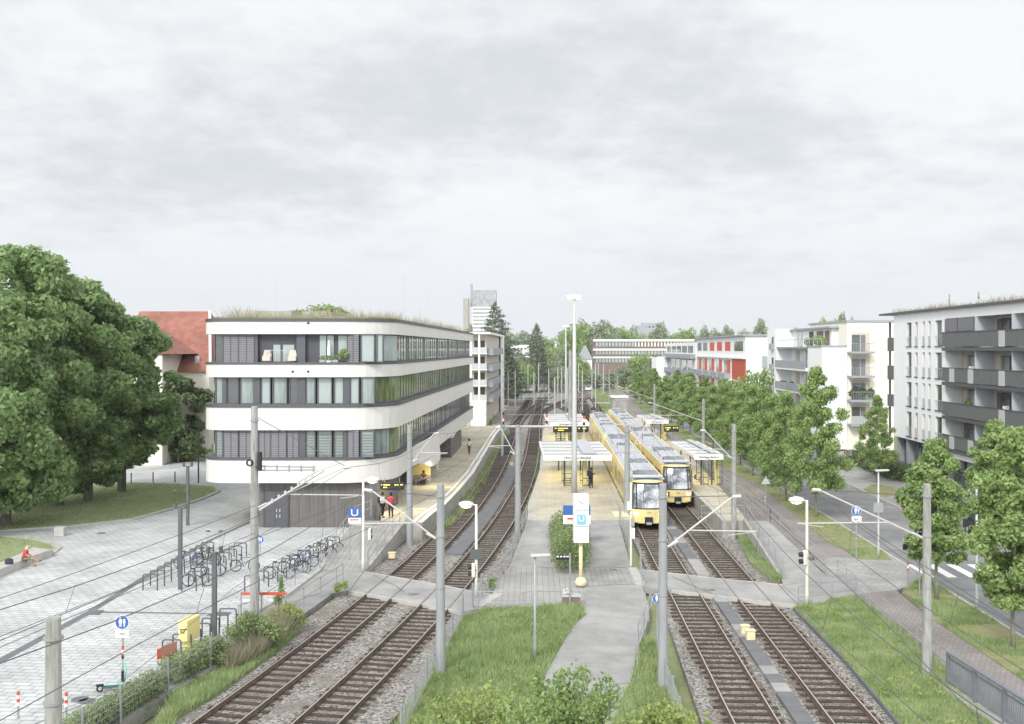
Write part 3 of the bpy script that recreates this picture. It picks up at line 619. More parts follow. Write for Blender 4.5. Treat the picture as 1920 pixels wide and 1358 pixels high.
# ---- windows
def win(x0, x1, yt, yb, typ, off=.42, name='window'):
    Z = 69+off; a = PX(x0, Z); b = PX(x1, Z); z0 = PH(yb, Z); z1 = PH(yt, Z)
    if typ == 'blind':
        mb = MB(); nsl = 13; hh = (z1-z0)/nsl
        for i in range(nsl): zz = z0+i*hh; mb.hexa([(a,Z-.16,zz+.012),(b,Z-.16,zz+.012),(b,Z-.1,zz+.03),(a,Z-.1,zz+.03),(a,Z-.12,zz+hh-.012),(b,Z-.12,zz+hh-.012),(b,Z-.08,zz+hh-.006),(a,Z-.08,zz+hh-.006)])
        mb.box((a+b)/2-.02,(a+b)/2+.02,Z-.17,Z-.15,z0,z1,1); mb.box(a,a+.04,Z-.18,Z-.08,z0,z1,1); mb.box(b-.04,b,Z-.18,Z-.08,z0,z1,1)
        return mb.build('blind', ['blind','frame'], B)
    if typ == 'pier':
        mb = MB(); mb.box(a,b,Z-.14,Z+.3,z0,z1); return mb.build('pier', 'frame', B)
    mb = MB(); t = .07
    mb.box(a,b,Z-.08,Z+.3,z0,z0+t); mb.box(a,b,Z-.08,Z+.3,z1-t,z1); mb.box(a,a+t,Z-.08,Z+.3,z0+t,z1-t); mb.box(b-t,b,Z-.08,Z+.3,z0+t,z1-t)
    w = mb.build(name, 'frame', B); mb = MB(); mb.box(a+t,b-t,Z+.02,Z+.06,z0+t,z1-t); mb.build('pane', typ, w)
    if typ == 'glassp' and yt > 800:
        mb = MB()
        for i in range(8): mb.box(a+t,b-t,Z-.07,Z-.03,z0+t+i*.2+.12,z0+t+i*.2+.15)
        mb.build('blind_slats', 'blind', w)
    return w
Y3 = (626.5, 679.5); Y2 = (707.5, 758); Y1 = (807, 858)
for spec, (a, b) in (([(402,419,'glassd'),(419,448,'blind'),(448,478,'blind'),(478,484,'pier'),(557,573,'pier'),(651,674,'blind'),(676,703,'glassp'),(706,719,'glassp')], Y3),
  ([(404,419,'glassc'),(419,425,'pier'),(425,448,'glassd'),(450,477,'glassc'),(477,488,'pier'),(489,508,'glassp'),(511,539,'glassc'),(542,560,'glassd'),(560,573,'pier'),(573,592,'glassc'),(595,623,'glassp'),(626,645,'glassp'),(645,656,'pier'),(656,674,'glassp'),(677,703,'glassc')], Y2),
  ([(404,419,'glassp'),(420,448,'blind'),(449,476,'blind'),(486,508,'blind'),(508,538,'blind'),(539,561,'blind'),(561,573,'pier'),(573,592,'glassp'),(595,623,'glassp'),(626,645,'glassp'),(645,651,'pier'),(652,674,'blind'),(676,702,'glassp')], Y1)):
    for s in spec: win(s[0], s[1], a, b, s[2])
# loggias cut as dark recess boxes in front plane
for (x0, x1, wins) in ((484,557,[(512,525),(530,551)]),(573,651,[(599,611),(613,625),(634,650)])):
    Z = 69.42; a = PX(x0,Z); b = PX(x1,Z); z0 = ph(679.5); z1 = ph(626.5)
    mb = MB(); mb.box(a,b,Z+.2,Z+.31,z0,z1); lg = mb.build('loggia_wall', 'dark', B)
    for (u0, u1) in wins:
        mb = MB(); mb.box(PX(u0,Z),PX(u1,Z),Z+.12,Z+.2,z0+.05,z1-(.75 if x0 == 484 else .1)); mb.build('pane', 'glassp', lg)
    mb = MB()
    for i in range(12 if x0 == 484 else 0): mb.box(a+.5+i*.13,a+.515+i*.13,69.12,69.135,z0,z0+.85)
    if x0 == 484: mb.box(a+.5,a+2.0,69.12,69.15,z0+.83,z0+.86); mb.build('balustrade', 'silver', B)
# curved corner + side ribbons: panes between fins
def ribbon(yt, yb, kinds, off=.38, z0=None, z1=None):
    O2 = outline(off); z0 = ph(yb) if z0 is None else z0; z1 = ph(yt) if z1 is None else z1
    P = O2[8:8+10+12]; st = along(P, 1.32); st = [s for s in st if s[0].y < 130.5]
    k = 0
    for (p, t) in st:
        n = V((t.y,-t.x,0)); a = p; b = p+t*1.30; ty = kinds(p.y, k); k += 1
        if p.x < PX(722, 69.5) and p.y < 69.9: continue
        def q(o, w, z): return (a.x+t.x*w+n.x*o, a.y+t.y*w+n.y*o, z)
        def bx(mb, w0, w1, o0, o1, za, zb_): mb.hexa([q(o0,w0,za),q(o1,w0,za),q(o1,w1,za),q(o0,w1,za),q(o0,w0,zb_),q(o1,w0,zb_),q(o1,w1,zb_),q(o0,w1,zb_)])
        mb = MB(); bx(mb,0,.07,-.3,.045,z0,z1); bx(mb,.07,1.31,-.3,.03,z0,z0+.08); bx(mb,.07,1.31,-.3,.03,z1-.08,z1)
        w = mb.build('window', 'frame', B); mb = MB(); bx(mb,.07,1.31,-.2,.012,z0+.08,z1-.08); mb.build('pane', ty, w)
        if ty == 'blindp': pass
ribbon(*Y2, lambda y, k: 'glassg' if y < 94 and k > 1 else ('glassp' if k <= 1 else ['glassc','glassg','glassd'][k%3]))
ribbon(*Y3, lambda y, k: ['glassp','blind','glassc','glassp','glassd','glassp','glassc'][k%7] if y > 71 else 'glassp')
ribbon(*Y1, lambda y, k: ['glassg','glassp','glassc','glassg'][k%4] if y < 84 else ['glassd','glassc','glassp'][k%3])
for l in ((404, 'l'),):
    for (a, b) in (Y3, Y2, Y1):
        O2 = outline(.55); P = O2[0:8]; z0 = ph(b); z1 = ph(a)
        mb = MB()
        for u, v_ in zip(P[1:-1], P[2:]): mb.face([(u.x,u.y,z0),(v_.x,v_.y,z0),(v_.x,v_.y,z1),(u.x,u.y,z1)][::1])
        mb.build('corner_glass', 'glassd', B)
# vents, roof things
mb = MB(); mb.prism([(p.x,p.y) for p in outline(.5)], ph(600), ph(597)+.12); mb.build('green_roof', 'drygrass', B)
for x, y in ((578,606),(549,697),(578,697)): mb = MB(); mb.disc((PX(x,69),69.02,PH(y,69)), (0,-1,0), .08, .06, 12); mb.build('vent_hole', 'black', B)
mb = MB(); mb.box(PX(476,82),PX(546,82),82,90,14.5,PH(583,82)); mb.box(PX(566,84),PX(612,84),84,92,14.5,PH(584,84)); mb.build('roof_box', 'slab', B)
g = np.random.default_rng(4)
ro = outline(.9); rp = [(p.x,p.y) for p in ro]
grass('roof_plants', rp, 15000, .7, 'lf_dry', 'dry brown grasses growing on the roof of the curved building', z=14.6, seed=21, w=.03, patch=-.6)
cl = [(PX(600,92)+dx, 92+dy, 15.5+dz, 1.5, 1.2, .9) for dx, dy, dz in ((-1.6,0,.0),(0,0,.4),(1.5,0,.1),(.6,1,.3))]
me = arr_mesh('crown', leafcloud(1500, [(c[0]-PX(600,92), c[1]-92, c[2]-14.5, *c[3:]) for c in cl], .35, 31), 4, 'lf_street')
rt = empty('roof_tree', (PX(600,92), 92, 14.5), 'small bushy tree growing on the roof of the curved building', 'tree')
tb = trunk_mesh(.8, .08, top=1.4); o = bpy.data.objects.new('trunk', tb); col.objects.link(o); o.parent = rt; o = bpy.data.objects.new('crown', me); col.objects.link(o); o.parent = rt
for k, (x, yt) in enumerate(((518,515),(559,566),(713,560),(757,515),(786,572),(801,535))):
    mb = MB(); Z = 90; mb.tube([(PX(x,Z),Z,14.4),(PX(x,Z),Z,PH(yt,Z))], .022, 5); mb.build('antenna', 'silver', label=f'thin white antenna rod on the curved building roof, {ORD[k]} from the left', cat='antenna', group='antenna rods on the roof')
mb = MB(); mb.lathe((PX(425,78),78,14.5), [(.12,0),(.12,.35),(.22,.4),(.22,.55),(.1,.62)], 10); mb.build('roof_vent', 'black', label='small black vent cap at the left end of the curved roof', cat='vent')
# loggia items
Z = 69.2
mb = MB(); x = PX(616.5,Z); z = ph(679.5); mb.lathe((x,Z,z), [(.2,0),(.2,.05),(.025,.07),(.025,.4),(.12,.5),(.1,1.0),(.03,1.55)], 10); mb.build('parasol', 'whitep', label='closed white parasol standing on the top floor loggia', cat='parasol')
for k, xx in enumerate((605,617,629)):
    pz = MB(); pz.box(PX(xx,Z)-.2,PX(xx,Z)+.2,69.05,69.25,z,z+.16); pt = empty('planter', (PX(xx,Z),69.15,z), f'grey flower box with green plants on the top floor loggia, {ORD[k]} from the left', 'planter', 'planters on the loggia')
    pz.build('box', 'greyp', pt); me = arr_mesh('plant', leafcloud(140, [(0,0,.3,.2,.1,.22)], .1, 40+k), 4, 'lf_street'); o = bpy.data.objects.new('plant', me); col.objects.link(o); o.parent = pt
mb = MB()
mb.box(PX(640,Z)-.12,PX(640,Z)+.12,69.05,69.2,z,z+.2); pt = empty('potted_palm', (PX(645,Z),69.12,z), 'leafy green potted palm at the right end of the top loggia', 'plant'); mb.build('pot', 'black', pt)
me = arr_mesh('plant', leafcloud(220, [(0,0,.55,.3,.2,.35)], .2, 47), 4, 'lf_street'); o = bpy.data.objects.new('plant', me); col.objects.link(o); o.parent = pt
for k, (xx, m, nm) in enumerate(((500,'beige','armchair'),(548,'beige','armchair'))):
    pt = empty(nm, (PX(xx,Z),69.15,z), ('pale wicker armchair left on the dark top floor loggia','round wicker armchair right on the dark top floor loggia')[k], 'chair')
    mb = MB(); mb.box(PX(xx,Z)-.28,PX(xx,Z)+.28,69.03,69.3,z+.1,z+.42); mb.build('seat', m, pt)
    mb = MB(); mb.hexa([(PX(xx,Z)-.3,69.32,z+.4),(PX(xx,Z)+.3,69.32,z+.4),(PX(xx,Z)+.3,69.38,z+.4),(PX(xx,Z)-.3,69.38,z+.4),(PX(xx,Z)-.2,69.38,z+.85),(PX(xx,Z)+.2,69.38,z+.85),(PX(xx,Z)+.2,69.42,z+.85),(PX(xx,Z)-.2,69.42,z+.85)]); mb.build('backrest', m, pt)
# ================= MASTS AND OVERHEAD WIRES =================
slab('path_base', [V((16.5,60,0)),V((22.8,60,0)),V((31,240,0)),V((33,300,0)),V((22,300,0)),V((20,150,0))], -.06, 'brownpave', z0=-.46)
def xt(tr, z):
    for a, b in zip(tr[:-1], tr[1:]):
        if a.y <= z <= b.y: return a.x+(b.x-a.x)*(z-a.y)/max(1e-6, b.y-a.y)
    return tr[0].x if z < tr[0].y else tr[-1].x
def mast(x, Z, yt, arms, label, r=.17, zb=-.2, group='concrete catenary masts', m='concrete', top=None, hz=5.7, hs=7.1):
    X = PX(x, Z); h = top or PH(yt, Z); root = empty('catenary_mast', (X,Z,zb), label, 'mast', group)
    mb = MB(); mb.lathe((X,Z,zb), [(r*1.15,0),(r,h*.5),(r*.82,h-zb-.05),(r*.75,h-zb)], 12); mb.build('pole', m, root, smooth=False)
    for zz in (.45, .72, .93): mb = MB(); mb.lathe((X,Z,h*zz), [(r*1.12,0),(r*1.12,.05)], 12); mb.build('clamp_band', 'steel', root)
    for tx in arms:
        s = 1 if tx > X else -1
        mb = MB(); mb.tube([(X+s*r,Z,hz-.45),(tx-s*.2,Z,hs)], .036, 6); mb.tube([(X+s*r,Z,hz-.45),(X+s*.55,Z,hz-.25)], .055, 6); mb.tube([(tx-s*.2,Z,hs),(tx+s*.12,Z,hs+.03)], .08, 6); mb.build('strut', 'insul', root)
        mb = MB(); mb.tube([(X+s*r*.5,Z,h-.5),(tx-s*.1,Z,hs+.05)], .018, 5); mb.build('stay_wire', 'wire', root)
        xa = X+s*abs(tx-X)*.35
        mb = MB(); mb.tube([(xa,Z,hz-.45+(hs-hz+.45)*.33),(tx+s*.7,Z,hz+.12)], .028, 5); mb.tube([(tx+s*.6,Z,hz+.1),(tx-s*.35,Z,hz-.02)], .016, 5); mb.build('steady_arm', 'insul', root)
    return root
x1 = lambda z: xt(t1, z); x2 = lambda z: xt(t2, z); x3 = lambda z: 7.0+.038*z; x4 = lambda z: 10.4+.0365*z
mast(100, 21.6, 1158, [], 'thick concrete mast at the bottom left corner, weathered at its top', r=.19)
mast(477, 45.8, 762, [x1(45.8)], 'tall concrete mast standing in front of the curved building on the left', r=.19)
mast(768, 64.4, 797, [x1(64.4)], 'concrete mast at the near end of the left platform beside the two waiting people', r=.19, m='greymast')
mast(826, 38.3, 907, [x2(38.3)], 'concrete mast at the left edge of the central lawn', m='greymast')
mast(971, 69, 797, [x2(69)], 'concrete mast at the left corner of the middle platform', r=.2, m='greymast')
mast(1176, 70.4, 797, [x3(70.4)], 'concrete mast left of the front tram beside the middle platform', r=.2, m='greymast')
mast(1243, 36.7, 907, [x3(36.7)], 'concrete mast right of the central footpath in the foreground', m='greymast')
mast(1376, 66.6, 795, [x4(66.6)], 'concrete mast at the near end of the right platform')
mast(1738, 38.4, 907, [x4(38.4)], 'concrete mast beside the cycle path railing at the lower right')
for k, (x, Z) in enumerate(((1319,101),(1227,145),(1158,189),(1142.5,248))): mast(x, Z, 0, [x4(Z)], f'concrete mast along the street trees, {ORD[k]} one beyond the nearest platform mast', top=7.5)
for k, (x, Z, h, arm) in enumerate(((941,118,12,[x1(118)]),(952.6,196,8,[]),(966,215,8,[]),(990,255,8.5,[]),(1010,265,9,[]),(1053,215,8.5,[]),(1116.6,214,9.5,[x3(180)]),(1131.6,270,8.5,[]),(1029,230,8,[]),(1085,290,8.5,[]),(1020,300,9,[]),(1001,225,7.5,[]),(978,240,8,[]),(1036,330,8.5,[]),(1046,260,8,[]),(1074,320,8,[]),(1110,250,8,[]),(1122,330,8,[]),(1064,240,8,[]),(1092,205,8,[]),(1040,178,7.6,[]),(1098,330,8.5,[]))):
    mast(x, Z, 0, arm, f'slim distant catenary mast among the far tracks, {ORD[k]} of the cluster', top=h, r=.13 if Z > 150 else .12, m='silver')
mast(1069, 126, 0, [], 'tall plain concrete mast on the middle platform behind the front lamp mast', top=12.4, r=.24, zb=.95)
# cross-span beams
def span(name, xa, xb, Z, y, label, r=.05, m='insul'):
    mb = MB(); mb.tube([(PX(xa,Z),Z,PH(y,Z)),(PX(xb,Z),Z,PH(y,Z))], r, 6); mb.build(name, m, label=label, cat='beam')
span('cross_beam', 948, 1035, 98, 800, 'horizontal cream beam spanning above the two left tracks', .13)
span('cross_beam', 905, 1040, 118, 778, 'thin wire span above the left tracks behind the cream beam', .03, 'steel')
span('cross_beam', 940, 1075, 150, 749, 'far thin wire span over the distant left tracks', .03, 'steel')
span('cross_beam', 955, 1060, 190, 738, 'far upper wire span over the distant left switches', .035, 'steel'); span('cross_beam', 985, 1130, 240, 722, 'farthest wire span across all distant tracks', .04, 'steel'); span('cross_beam', 1078, 1160, 170, 757, 'wire span right of the far lamp mast above the right tracks', .03, 'steel')
def catenary(fx, Zs, label, hm=7.1, hc=5.65):
    root = empty('overhead_line', (fx(Zs[0]), Zs[0], hc), label, 'wire', 'overhead lines above the tracks')
    zz = list(range(Zs[0], Zs[-1]+1, 4)); off = lambda z: .25*math.sin(z*.17)
    mb = MB(); mb.tube([(fx(z)+off(z), z, hc) for z in zz], .012, 4); mb.build('contact_wire', 'wire', root)
    sup = Zs; P = []
    for a, b in zip(sup[:-1], sup[1:]):
        n = max(3, (b-a)//4)
        for i in range(n): t = i/n; z = a+(b-a)*t; P.append(V((fx(z), z, hm-3.2*t*(1-t)*min(1,(b-a)/30))))
    mb = MB(); mb.tube(P, .013, 4); mb.build('messenger_wire', 'wire', root)
    for p in P[1::2]:
        if p.y < 110: mb = MB(); mb.tube([(p.x,p.y,p.z),(fx(p.y)+off(p.y),p.y,hc)], .008, 3); mb.build('dropper', 'wire', root)
catenary(lambda z: x1(max(14,z)), [14,46,64,98,150,230], 'overhead line above the leftmost track')
catenary(lambda z: x2(max(14,z)), [14,38,69,110,160,230], 'overhead line above the track left of the middle platform')
catenary(x3, [12,37,70,105,145,200], 'overhead line above the front tram track')
catenary(x4, [12,38,67,101,145,189], 'overhead line above the rightmost track')
def wire(pts, label, r=.016, m='wire', name='feeder_cable'):
    mb = MB(); mb.tube(smooth_pts([V(p) for p in pts], 6), r*.6, 5); mb.build(name, m, label=label, cat='cable')
def WP(x, y, Z): return V((PX(x,Z), Z, PH(y,Z)))
wire([WP(-60,1142,28), WP(200,1053,35), WP(477,948,45.6), WP(595,884,45.8)], 'long dark cable rising over the pale plaza to the tall left mast', .02)
wire([WP(-60,1217,28), WP(240,1100,36), WP(477,1000,45.6)], 'dark cable sagging across the plaza below the longest one', .018)
wire([WP(-60,1240,26), WP(200,1128,34), WP(470,1012,45), WP(560,960,46)], 'dark cable crossing the plaza beside the drainage line', .02)
wire([WP(60,1360,22), WP(240,1270,30), WP(475,1078,42), WP(690,960,56)], 'thin dark cable above the bicycle hoops', .014)
wire([WP(595,884,45.8), WP(640,868,50), WP(700,846,56), WP(833,806,64.4)], 'cable between the tall left mast and the platform mast', .016)
wire([WP(1395,925,36.7), WP(1600,1110,30), WP(1768,1281,24), WP(1870,1385,21)], 'thick dark cable running down to the lower right corner', .022)
wire([WP(1535,929,38.4), WP(1700,1040,33), WP(1925,1183,27)], 'dark cable crossing in front of the right street trees', .02)
mb = MB()
for k in range(8): p = WP(300+k*24, 1024-k*10.5, 40+k*.8)
# ladder-like cable bracket on the tall mast
rt = empty('cable_bracket', WP(485,880,45.7), 'grey lattice bracket reaching right from the tall left mast', 'bracket')
mb = MB(); a = WP(483,874,45.7); b = WP(592,876,45.7); mb.tube([a,b], .035, 5); mb.tube([a-V((0,0,.2)), b-V((0,0,.12))], .035, 5)
for k in range(5): p = a.lerp(b, .12+k*.21); mb.box(p.x-.03,p.x+.03,p.y-.05,p.y+.05,p.z-.24,p.z+.06)
mb.build('lattice', 'steel', rt)
mb = MB(); a = WP(486,957,45.7); b = WP(608,882,45.7); mb.tube([a,b], .05, 5)
for k in range(7): p = a.lerp(b, .2+k*.1); mb.box(p.x-.04,p.x+.05,p.y-.06,p.y+.06,p.z-.02,p.z+.16)
mb.build('insulator_strut', 'insul', rt)
mb = MB(); p = WP(468,868,45.6); mb.torus(p, (0,1,0), .13, .045, 12); p = WP(487,862,45.6); mb.tube([p-V((0,0,.5)), p+V((0,0,.35))], .11, 6); mb.build('cable_coil', 'black', rt)
# ================= TALL LAMP MASTS, LAMPS =================
def lampmast(x, Z, label, h=16.9):
    X = PX(x, Z); root = empty('lamp_mast', (X,Z,PZ), label, 'lamp mast', 'tall disc lamp masts')
    mb = MB(); mb.lathe((X,Z,PZ), [(.24,0),(.22,3),(.14,h-PZ-2.5),(.1,h-PZ-2.4),(.085,h-PZ-.3)], 12); mb.build('pole', 'silver', root, smooth=True)
    mb = MB(); mb.lathe((X,Z,h-.3), [(.1,0),(.25,.1),(.72,.16),(.74,.26),(.6,.34),(.1,.42)], 24); d = mb.build('lamp_disc', 'whitep', root, smooth=True)
    mb = MB(); mb.lathe((X,Z,h-.2), [(.3,-.03),(.62,.03),(.62,.05)], 24); mb.build('diffuser', 'lamp', d)
lampmast(1077, 80, 'tall lamp mast with glowing disc in front of the middle platform shelter'); lampmast(1061, 180, 'distant tall lamp mast with glowing disc behind the middle platform')
def streetlamp(x, Z, ytop, dirx, label, oval=True, pole='lightpole', r=.075, zb=0):
    X = PX(x, Z); h = PH(ytop, Z); root = empty('street_lamp', (X,Z,zb), label, 'street lamp')
    mb = MB(); mb.lathe((X,Z,zb), [(r*1.3,0),(r*1.2,.6),(r,1.0),(r*.8,h-zb)], 10); mb.build('pole', pole, root, smooth=True)
    if oval:
        mb = MB(); mb.tube([(X,Z,h-.05),(X+dirx*.25,Z,h+.03)], .04, 6); mb.build('bracket', pole, root)
        mb = MB(); c = (X+dirx*.52, Z, h+.0); mb.lathe(c, [(.12,-.16),(.26,-.1),(.34,0),(.3,.1),(.12,.17)], 14, sx=1.15, sy=.7); hd = mb.build('lamp_head', 'whitep', root, smooth=True)
        mb = MB(); mb.lathe(c, [(.1,-.19),(.25,-.12)], 14, sx=1.1, sy=.7); mb.build('diffuser', 'lamp', hd)
    else:
        mb = MB(); mb.hexa([(X-.18,Z-.14,h-.02),(X+dirx*.62,Z-.14,h+.03),(X+dirx*.62,Z+.14,h+.03),(X-.18,Z+.14,h-.02),(X-.18,Z-.14,h+.1),(X+dirx*.62,Z-.14,h+.12),(X+dirx*.62,Z+.14,h+.12),(X-.18,Z+.14,h+.1)]); mb.build('lamp_head', 'silver', root, bevel=.03)
    return root
streetlamp(893, 50.3, 946, -1, 'lit oval street lamp at the crossing between left tracks and lawn')
streetlamp(1513, 48.6, 938, -1, 'lit oval street lamp where the right platform ramp meets the crossing')
streetlamp(681, 56, 900, 1, 'oval street lamp at the foot of the left platform ramp')
streetlamp(1003, 40, 1044, 1, 'slim grey path lamp with flat head standing on the central lawn', oval=False, pole='steel', r=.06)
streetlamp(1647, 59.5, 884, 1, 'slim street lamp with flat grey head on the verge by the road', oval=False, pole='silver', r=.06)
streetlamp(1831, 47.5, 911, 1, 'slim street lamp with flat head between the big right trees', oval=False, pole='silver', r=.06)
streetlamp(1459, 84, 840, 1, 'slim street lamp pole behind the triangular road sign', oval=False, pole='silver', r=.06)
def plazalamp(x, Z, yt, label):
    X = PX(x, Z); h = PH(yt, Z); root = empty('plaza_lamp', (X,Z,0), label, 'lamp', 'dark twin lamps on the plaza')
    mb = MB(); mb.box(X-.1,X+.1,Z-.09,Z+.09,0,h-.9); mb.build('post', 'greypole', root, bevel=.02)
    for s in (-1, 1):
        cx = X+s*.28; mb = MB(); mb.tube([(X,Z,h-1.0),(cx,Z,h-.9)], .03, 5); mb.lathe((cx,Z,h-.95), [(.09,0),(.1,.28)], 10); hd = mb.build('lamp_head', 'greypole', root); mb = MB(); mb.lathe((cx,Z,h-.02), [(.11,0),(.11,.04)], 10); mb.build('lamp_cap', 'greypole', hd)
        mb = MB(); mb.lathe((cx,Z,h-.66), [(.085,0),(.085,.64)], 10); mb.build('glass_tube', 'glass', hd)
plazalamp(338, 51.8, 920, 'dark twin headed lamp left of the middle bicycle stands'); plazalamp(402, 42.8, 996, 'dark twin headed lamp beside the yellow post box'); plazalamp(352, 70.6, 850, 'dark twin headed lamp near the lawn tip')
mb = MB(); mb.lathe((PX(372,93),93,0), [(.08,0),(.06,PH(780,93))], 8); mb.build('dark_post', 'greypole', label='tall thin dark post left of the curved building', cat='post')
# ================= TRAMS =================
M['tramwin'] = mat('tram_side_window', (.42,.38,.22), (.22,.22,.17), scale=.9, rough=.06, spec=.9)  # pale yellow reflection painted into the side window colour
M['windsh'] = mat('tram_windscreen', (.08,.1,.13), (.5,.52,.55), scale=1.1, rough=.05, spec=1, lo=.42, hi=.58)  # pale noise patches paint a whitish reflection on the dark screen
def tram(loc, rz, units, label, group='yellow trams at the platforms', ul=36.5):
    root = empty('tram', (0,0,0), label, 'tram', group)
    prof = [(.32,.93,.0),(.55,.97,.0),(1.25,1.0,-.02),(1.5,1.0,.03),(2.0,.995,.14),(2.6,.97,.32),(3.05,.93,.52),(3.25,.88,.7),(3.38,.78,.95),(3.44,.6,1.25)]
    W = 1.325
    def ring(h, ws, f, y0, y1, nf, nr):
        P = []; w = W*ws
        def nose(y, sgn, order):
            a = [(-1,1.7),(-.97,1.0),(-.86,.42),(-.62,.14),(-.3,.03),(0,0),(.3,.03),(.62,.14),(.86,.42),(.97,1.0),(1,1.7)]
            return [(w*u, y+sgn*(f+d), h) for u, d in (a if order else a[::-1])]
        P += nose(y0, 1, True) if nf else [(-w,y0,h),(w,y0,h)]
        P += nose(y1, -1, False) if nr else [(w,y1,h),(-w,y1,h)]
        return P
    def car(y0, y1, nf, nr):
        mb = MB(); rings = [ring(h, ws, f, y0, y1, nf, nr) for h, ws, f in prof]; n = len(rings[0])
        for rg in rings: mb.v += rg
        for i in range(len(rings)-1):
            for j in range(n):
                j2 = (j+1)%n; mb.f.append((i*n+j, i*n+j2, (i+1)*n+j2, (i+1)*n+j)); mb.m.append(0 if i < 7 else 1)
        mb.f.append(tuple((len(rings)-1)*n+j for j in range(n))); mb.m.append(1)
        body = mb.build('car_body', ['yellow','tramroof'], root, smooth=False)
        mb = MB(); mb.box(-1.15,1.15,y0+.8,y1-.8,.12,.34); mb.build('underframe', 'rubber', root)
        for s in (-1, 1):   # side windows and doors
            y = y0+(2.0 if nf else .7); k = 0
            while y < y1-(3.2 if nr else 1.8):
                door = k%3 == 1; l = 1.35 if door else 2.6; X = s*(W*1.0+.004)
                mb = MB(); mb.hexa([(X-.01,y,.5 if door else 1.4),(X+.012,y,.5 if door else 1.4),(X+.012,y+l,.5 if door else 1.4),(X-.01,y+l,.5 if door else 1.4),(X*.985-.01,y,2.7),(X*.985+.012,y,2.7),(X*.985+.012,y+l,2.7),(X*.985-.01,y+l,2.7)])
                if door: mb.build('door', 'yellow', root); mb = MB(); mb.box(X-.005,X+s*.024 if s > 0 else X+.0,y+.12,y+.62,.9,2.55); mb.box(min(X,X+s*.024),max(X,X+s*.024),y+.72,y+1.22,.9,2.55); mb.build('door_glass', 'tramwin', root)
                else: mb.build('side_window', 'tramwin', root)
                y += l+(.25 if door else .3); k += 1
        mb = MB()   # pale cantrail
        for s in (-1,1): mb.tube([(s*1.2,y0+(1.6 if nf else .1),3.27),(s*1.2,y1-(1.6 if nr else .1),3.27)], .07, 6)
        mb.build('cantrail', 'creamy', root)
        q = random.Random(int(y0)+3); y = y0+2.2; 
        while y < y1-2.5:   # roof equipment
            l = q.choice((1.2,1.8,2.4)); w = q.choice((.6,.75,.85)); hh = q.uniform(.12,.28); mb = MB(); mb.box(-w,w,y,y+l,3.42,3.45+hh); 
            for u in (-.5,.5): mb.box(u*w-.12,u*w+.12,y+.1,y+l-.1,3.45+hh,3.5+hh)
            mb.build('roof_unit', q.choice(('tramroof','tramdark','tramroof')), root, bevel=.03); y += l+q.choice((.25,.5,.9))
        return body
    for u in range(units):
        a = u*(ul+.9); car(a, a+ul/2-.3, True, False); car(a+ul/2+.3, a+ul, False, True)
        mb = MB(); mb.box(-1.12,1.12,a+ul/2-.32,a+ul/2+.32,.4,3.3); mb.build('bellows', 'rubber', root)
        # pantograph
        mb = MB(); yb = a+ul/2+4; mb.tube([(-.6,yb,3.6),(-.45,yb+1.4,4.5),(-.7,yb+.2,5.55)], .03, 5); mb.tube([(.6,yb,3.6),(.45,yb+1.4,4.5),(.7,yb+.2,5.55)], .03, 5); mb.tube([(-.95,yb+.2,5.58),(.95,yb+.2,5.58)], .05, 5); mb.build('pantograph', 'insul', root)
    # front details
    def fp(u, h):   # point on front skin
        for (h0,w0,f0),(h1,w1,f1) in zip(prof[:-1], prof[1:]):
            if h0 <= h <= h1: t = (h-h0)/(h1-h0); ws = w0+(w1-w0)*t; f = f0+(f1-f0)*t; break
        A = [(0,0),(.3,.03),(.62,.14),(.86,.42),(.97,1.0),(1,1.7)]; au = abs(u)
        for (u0,d0),(u1,d1) in zip(A[:-1], A[1:]):
            if u0 <= au <= u1: d = d0+(d1-d0)*(au-u0)/(u1-u0); break
        return V((W*ws*u, f+d, h))
    def patch(us, hs, off, m, name, parent=root, cut=None):
        mb = MB(); nu = len(us)
        for h in hs:
            for u in us: p = fp(u, h); mb.v.append((p.x, p.y-off, p.z))
        for i in range(len(hs)-1):
            for j in range(nu-1):
                mb.f.append((i*nu+j, i*nu+j+1, (i+1)*nu+j+1, (i+1)*nu+j)); mb.m.append(0)
        return mb.build(name, m, parent)
    ua = [-.86,-.8,-.62,-.45,-.3,-.15,0,.15,.3,.45,.62,.8,.86]; ha = [1.3,1.5,1.75,2.0,2.3,2.6,2.85,3.05,3.12]
    sr = patch(ua, ha, .012, 'black', 'windscreen_surround')
    patch([u*.93 for u in ua], [1.4,1.5,1.75,2.0,2.3,2.6,2.85,2.98], .028, 'windsh', 'windscreen', sr)
    mb = MB(); mb.tube([tuple(fp(-.25,1.42)-V((0,.06,0))), tuple(fp(-.3,2.7)-V((0,.06,0)))], .018, 4); mb.build('wiper', 'black', sr)
    text('SSB', .2, fp(0,1.12)+V((0,-.03,0)), 'silver', root)
    for s in (-1, 1):
        for u, r in ((.74,.09),(.6,.075)):
            p = fp(s*u, .98); mb = MB(); mb.disc(p+V((0,.02,0)), (0,-1,0), r, .06, 14); mb.build('headlight', 'headl', root)
        mb = MB(); p = fp(s*.55,.6); mb.box(p.x-.3,p.x+.3,p.y-.03,p.y+.1,.38,.82); mb.build('bumper_panel', 'yellow', root, bevel=.03)
        mb = MB(); q_ = fp(s*.97,2.2); mb.tube([q_, q_+V((s*.22,-.35,.1))], .02, 4); mb.box(q_.x+s*.22-.06,q_.x+s*.22+.06,q_.y-.42,q_.y-.36,q_.z-.12,q_.z+.25); mb.build('mirror', 'black', root)
        mb = MB(); y = 1.05; mb.face([(s*1.331,y,1.35),(s*1.331,y+1.0,1.35),(s*1.331*.985,y+1.05,2.75),(s*1.331*.985,y+.25,2.75)]); mb.build('cab_window', 'glassd', root)
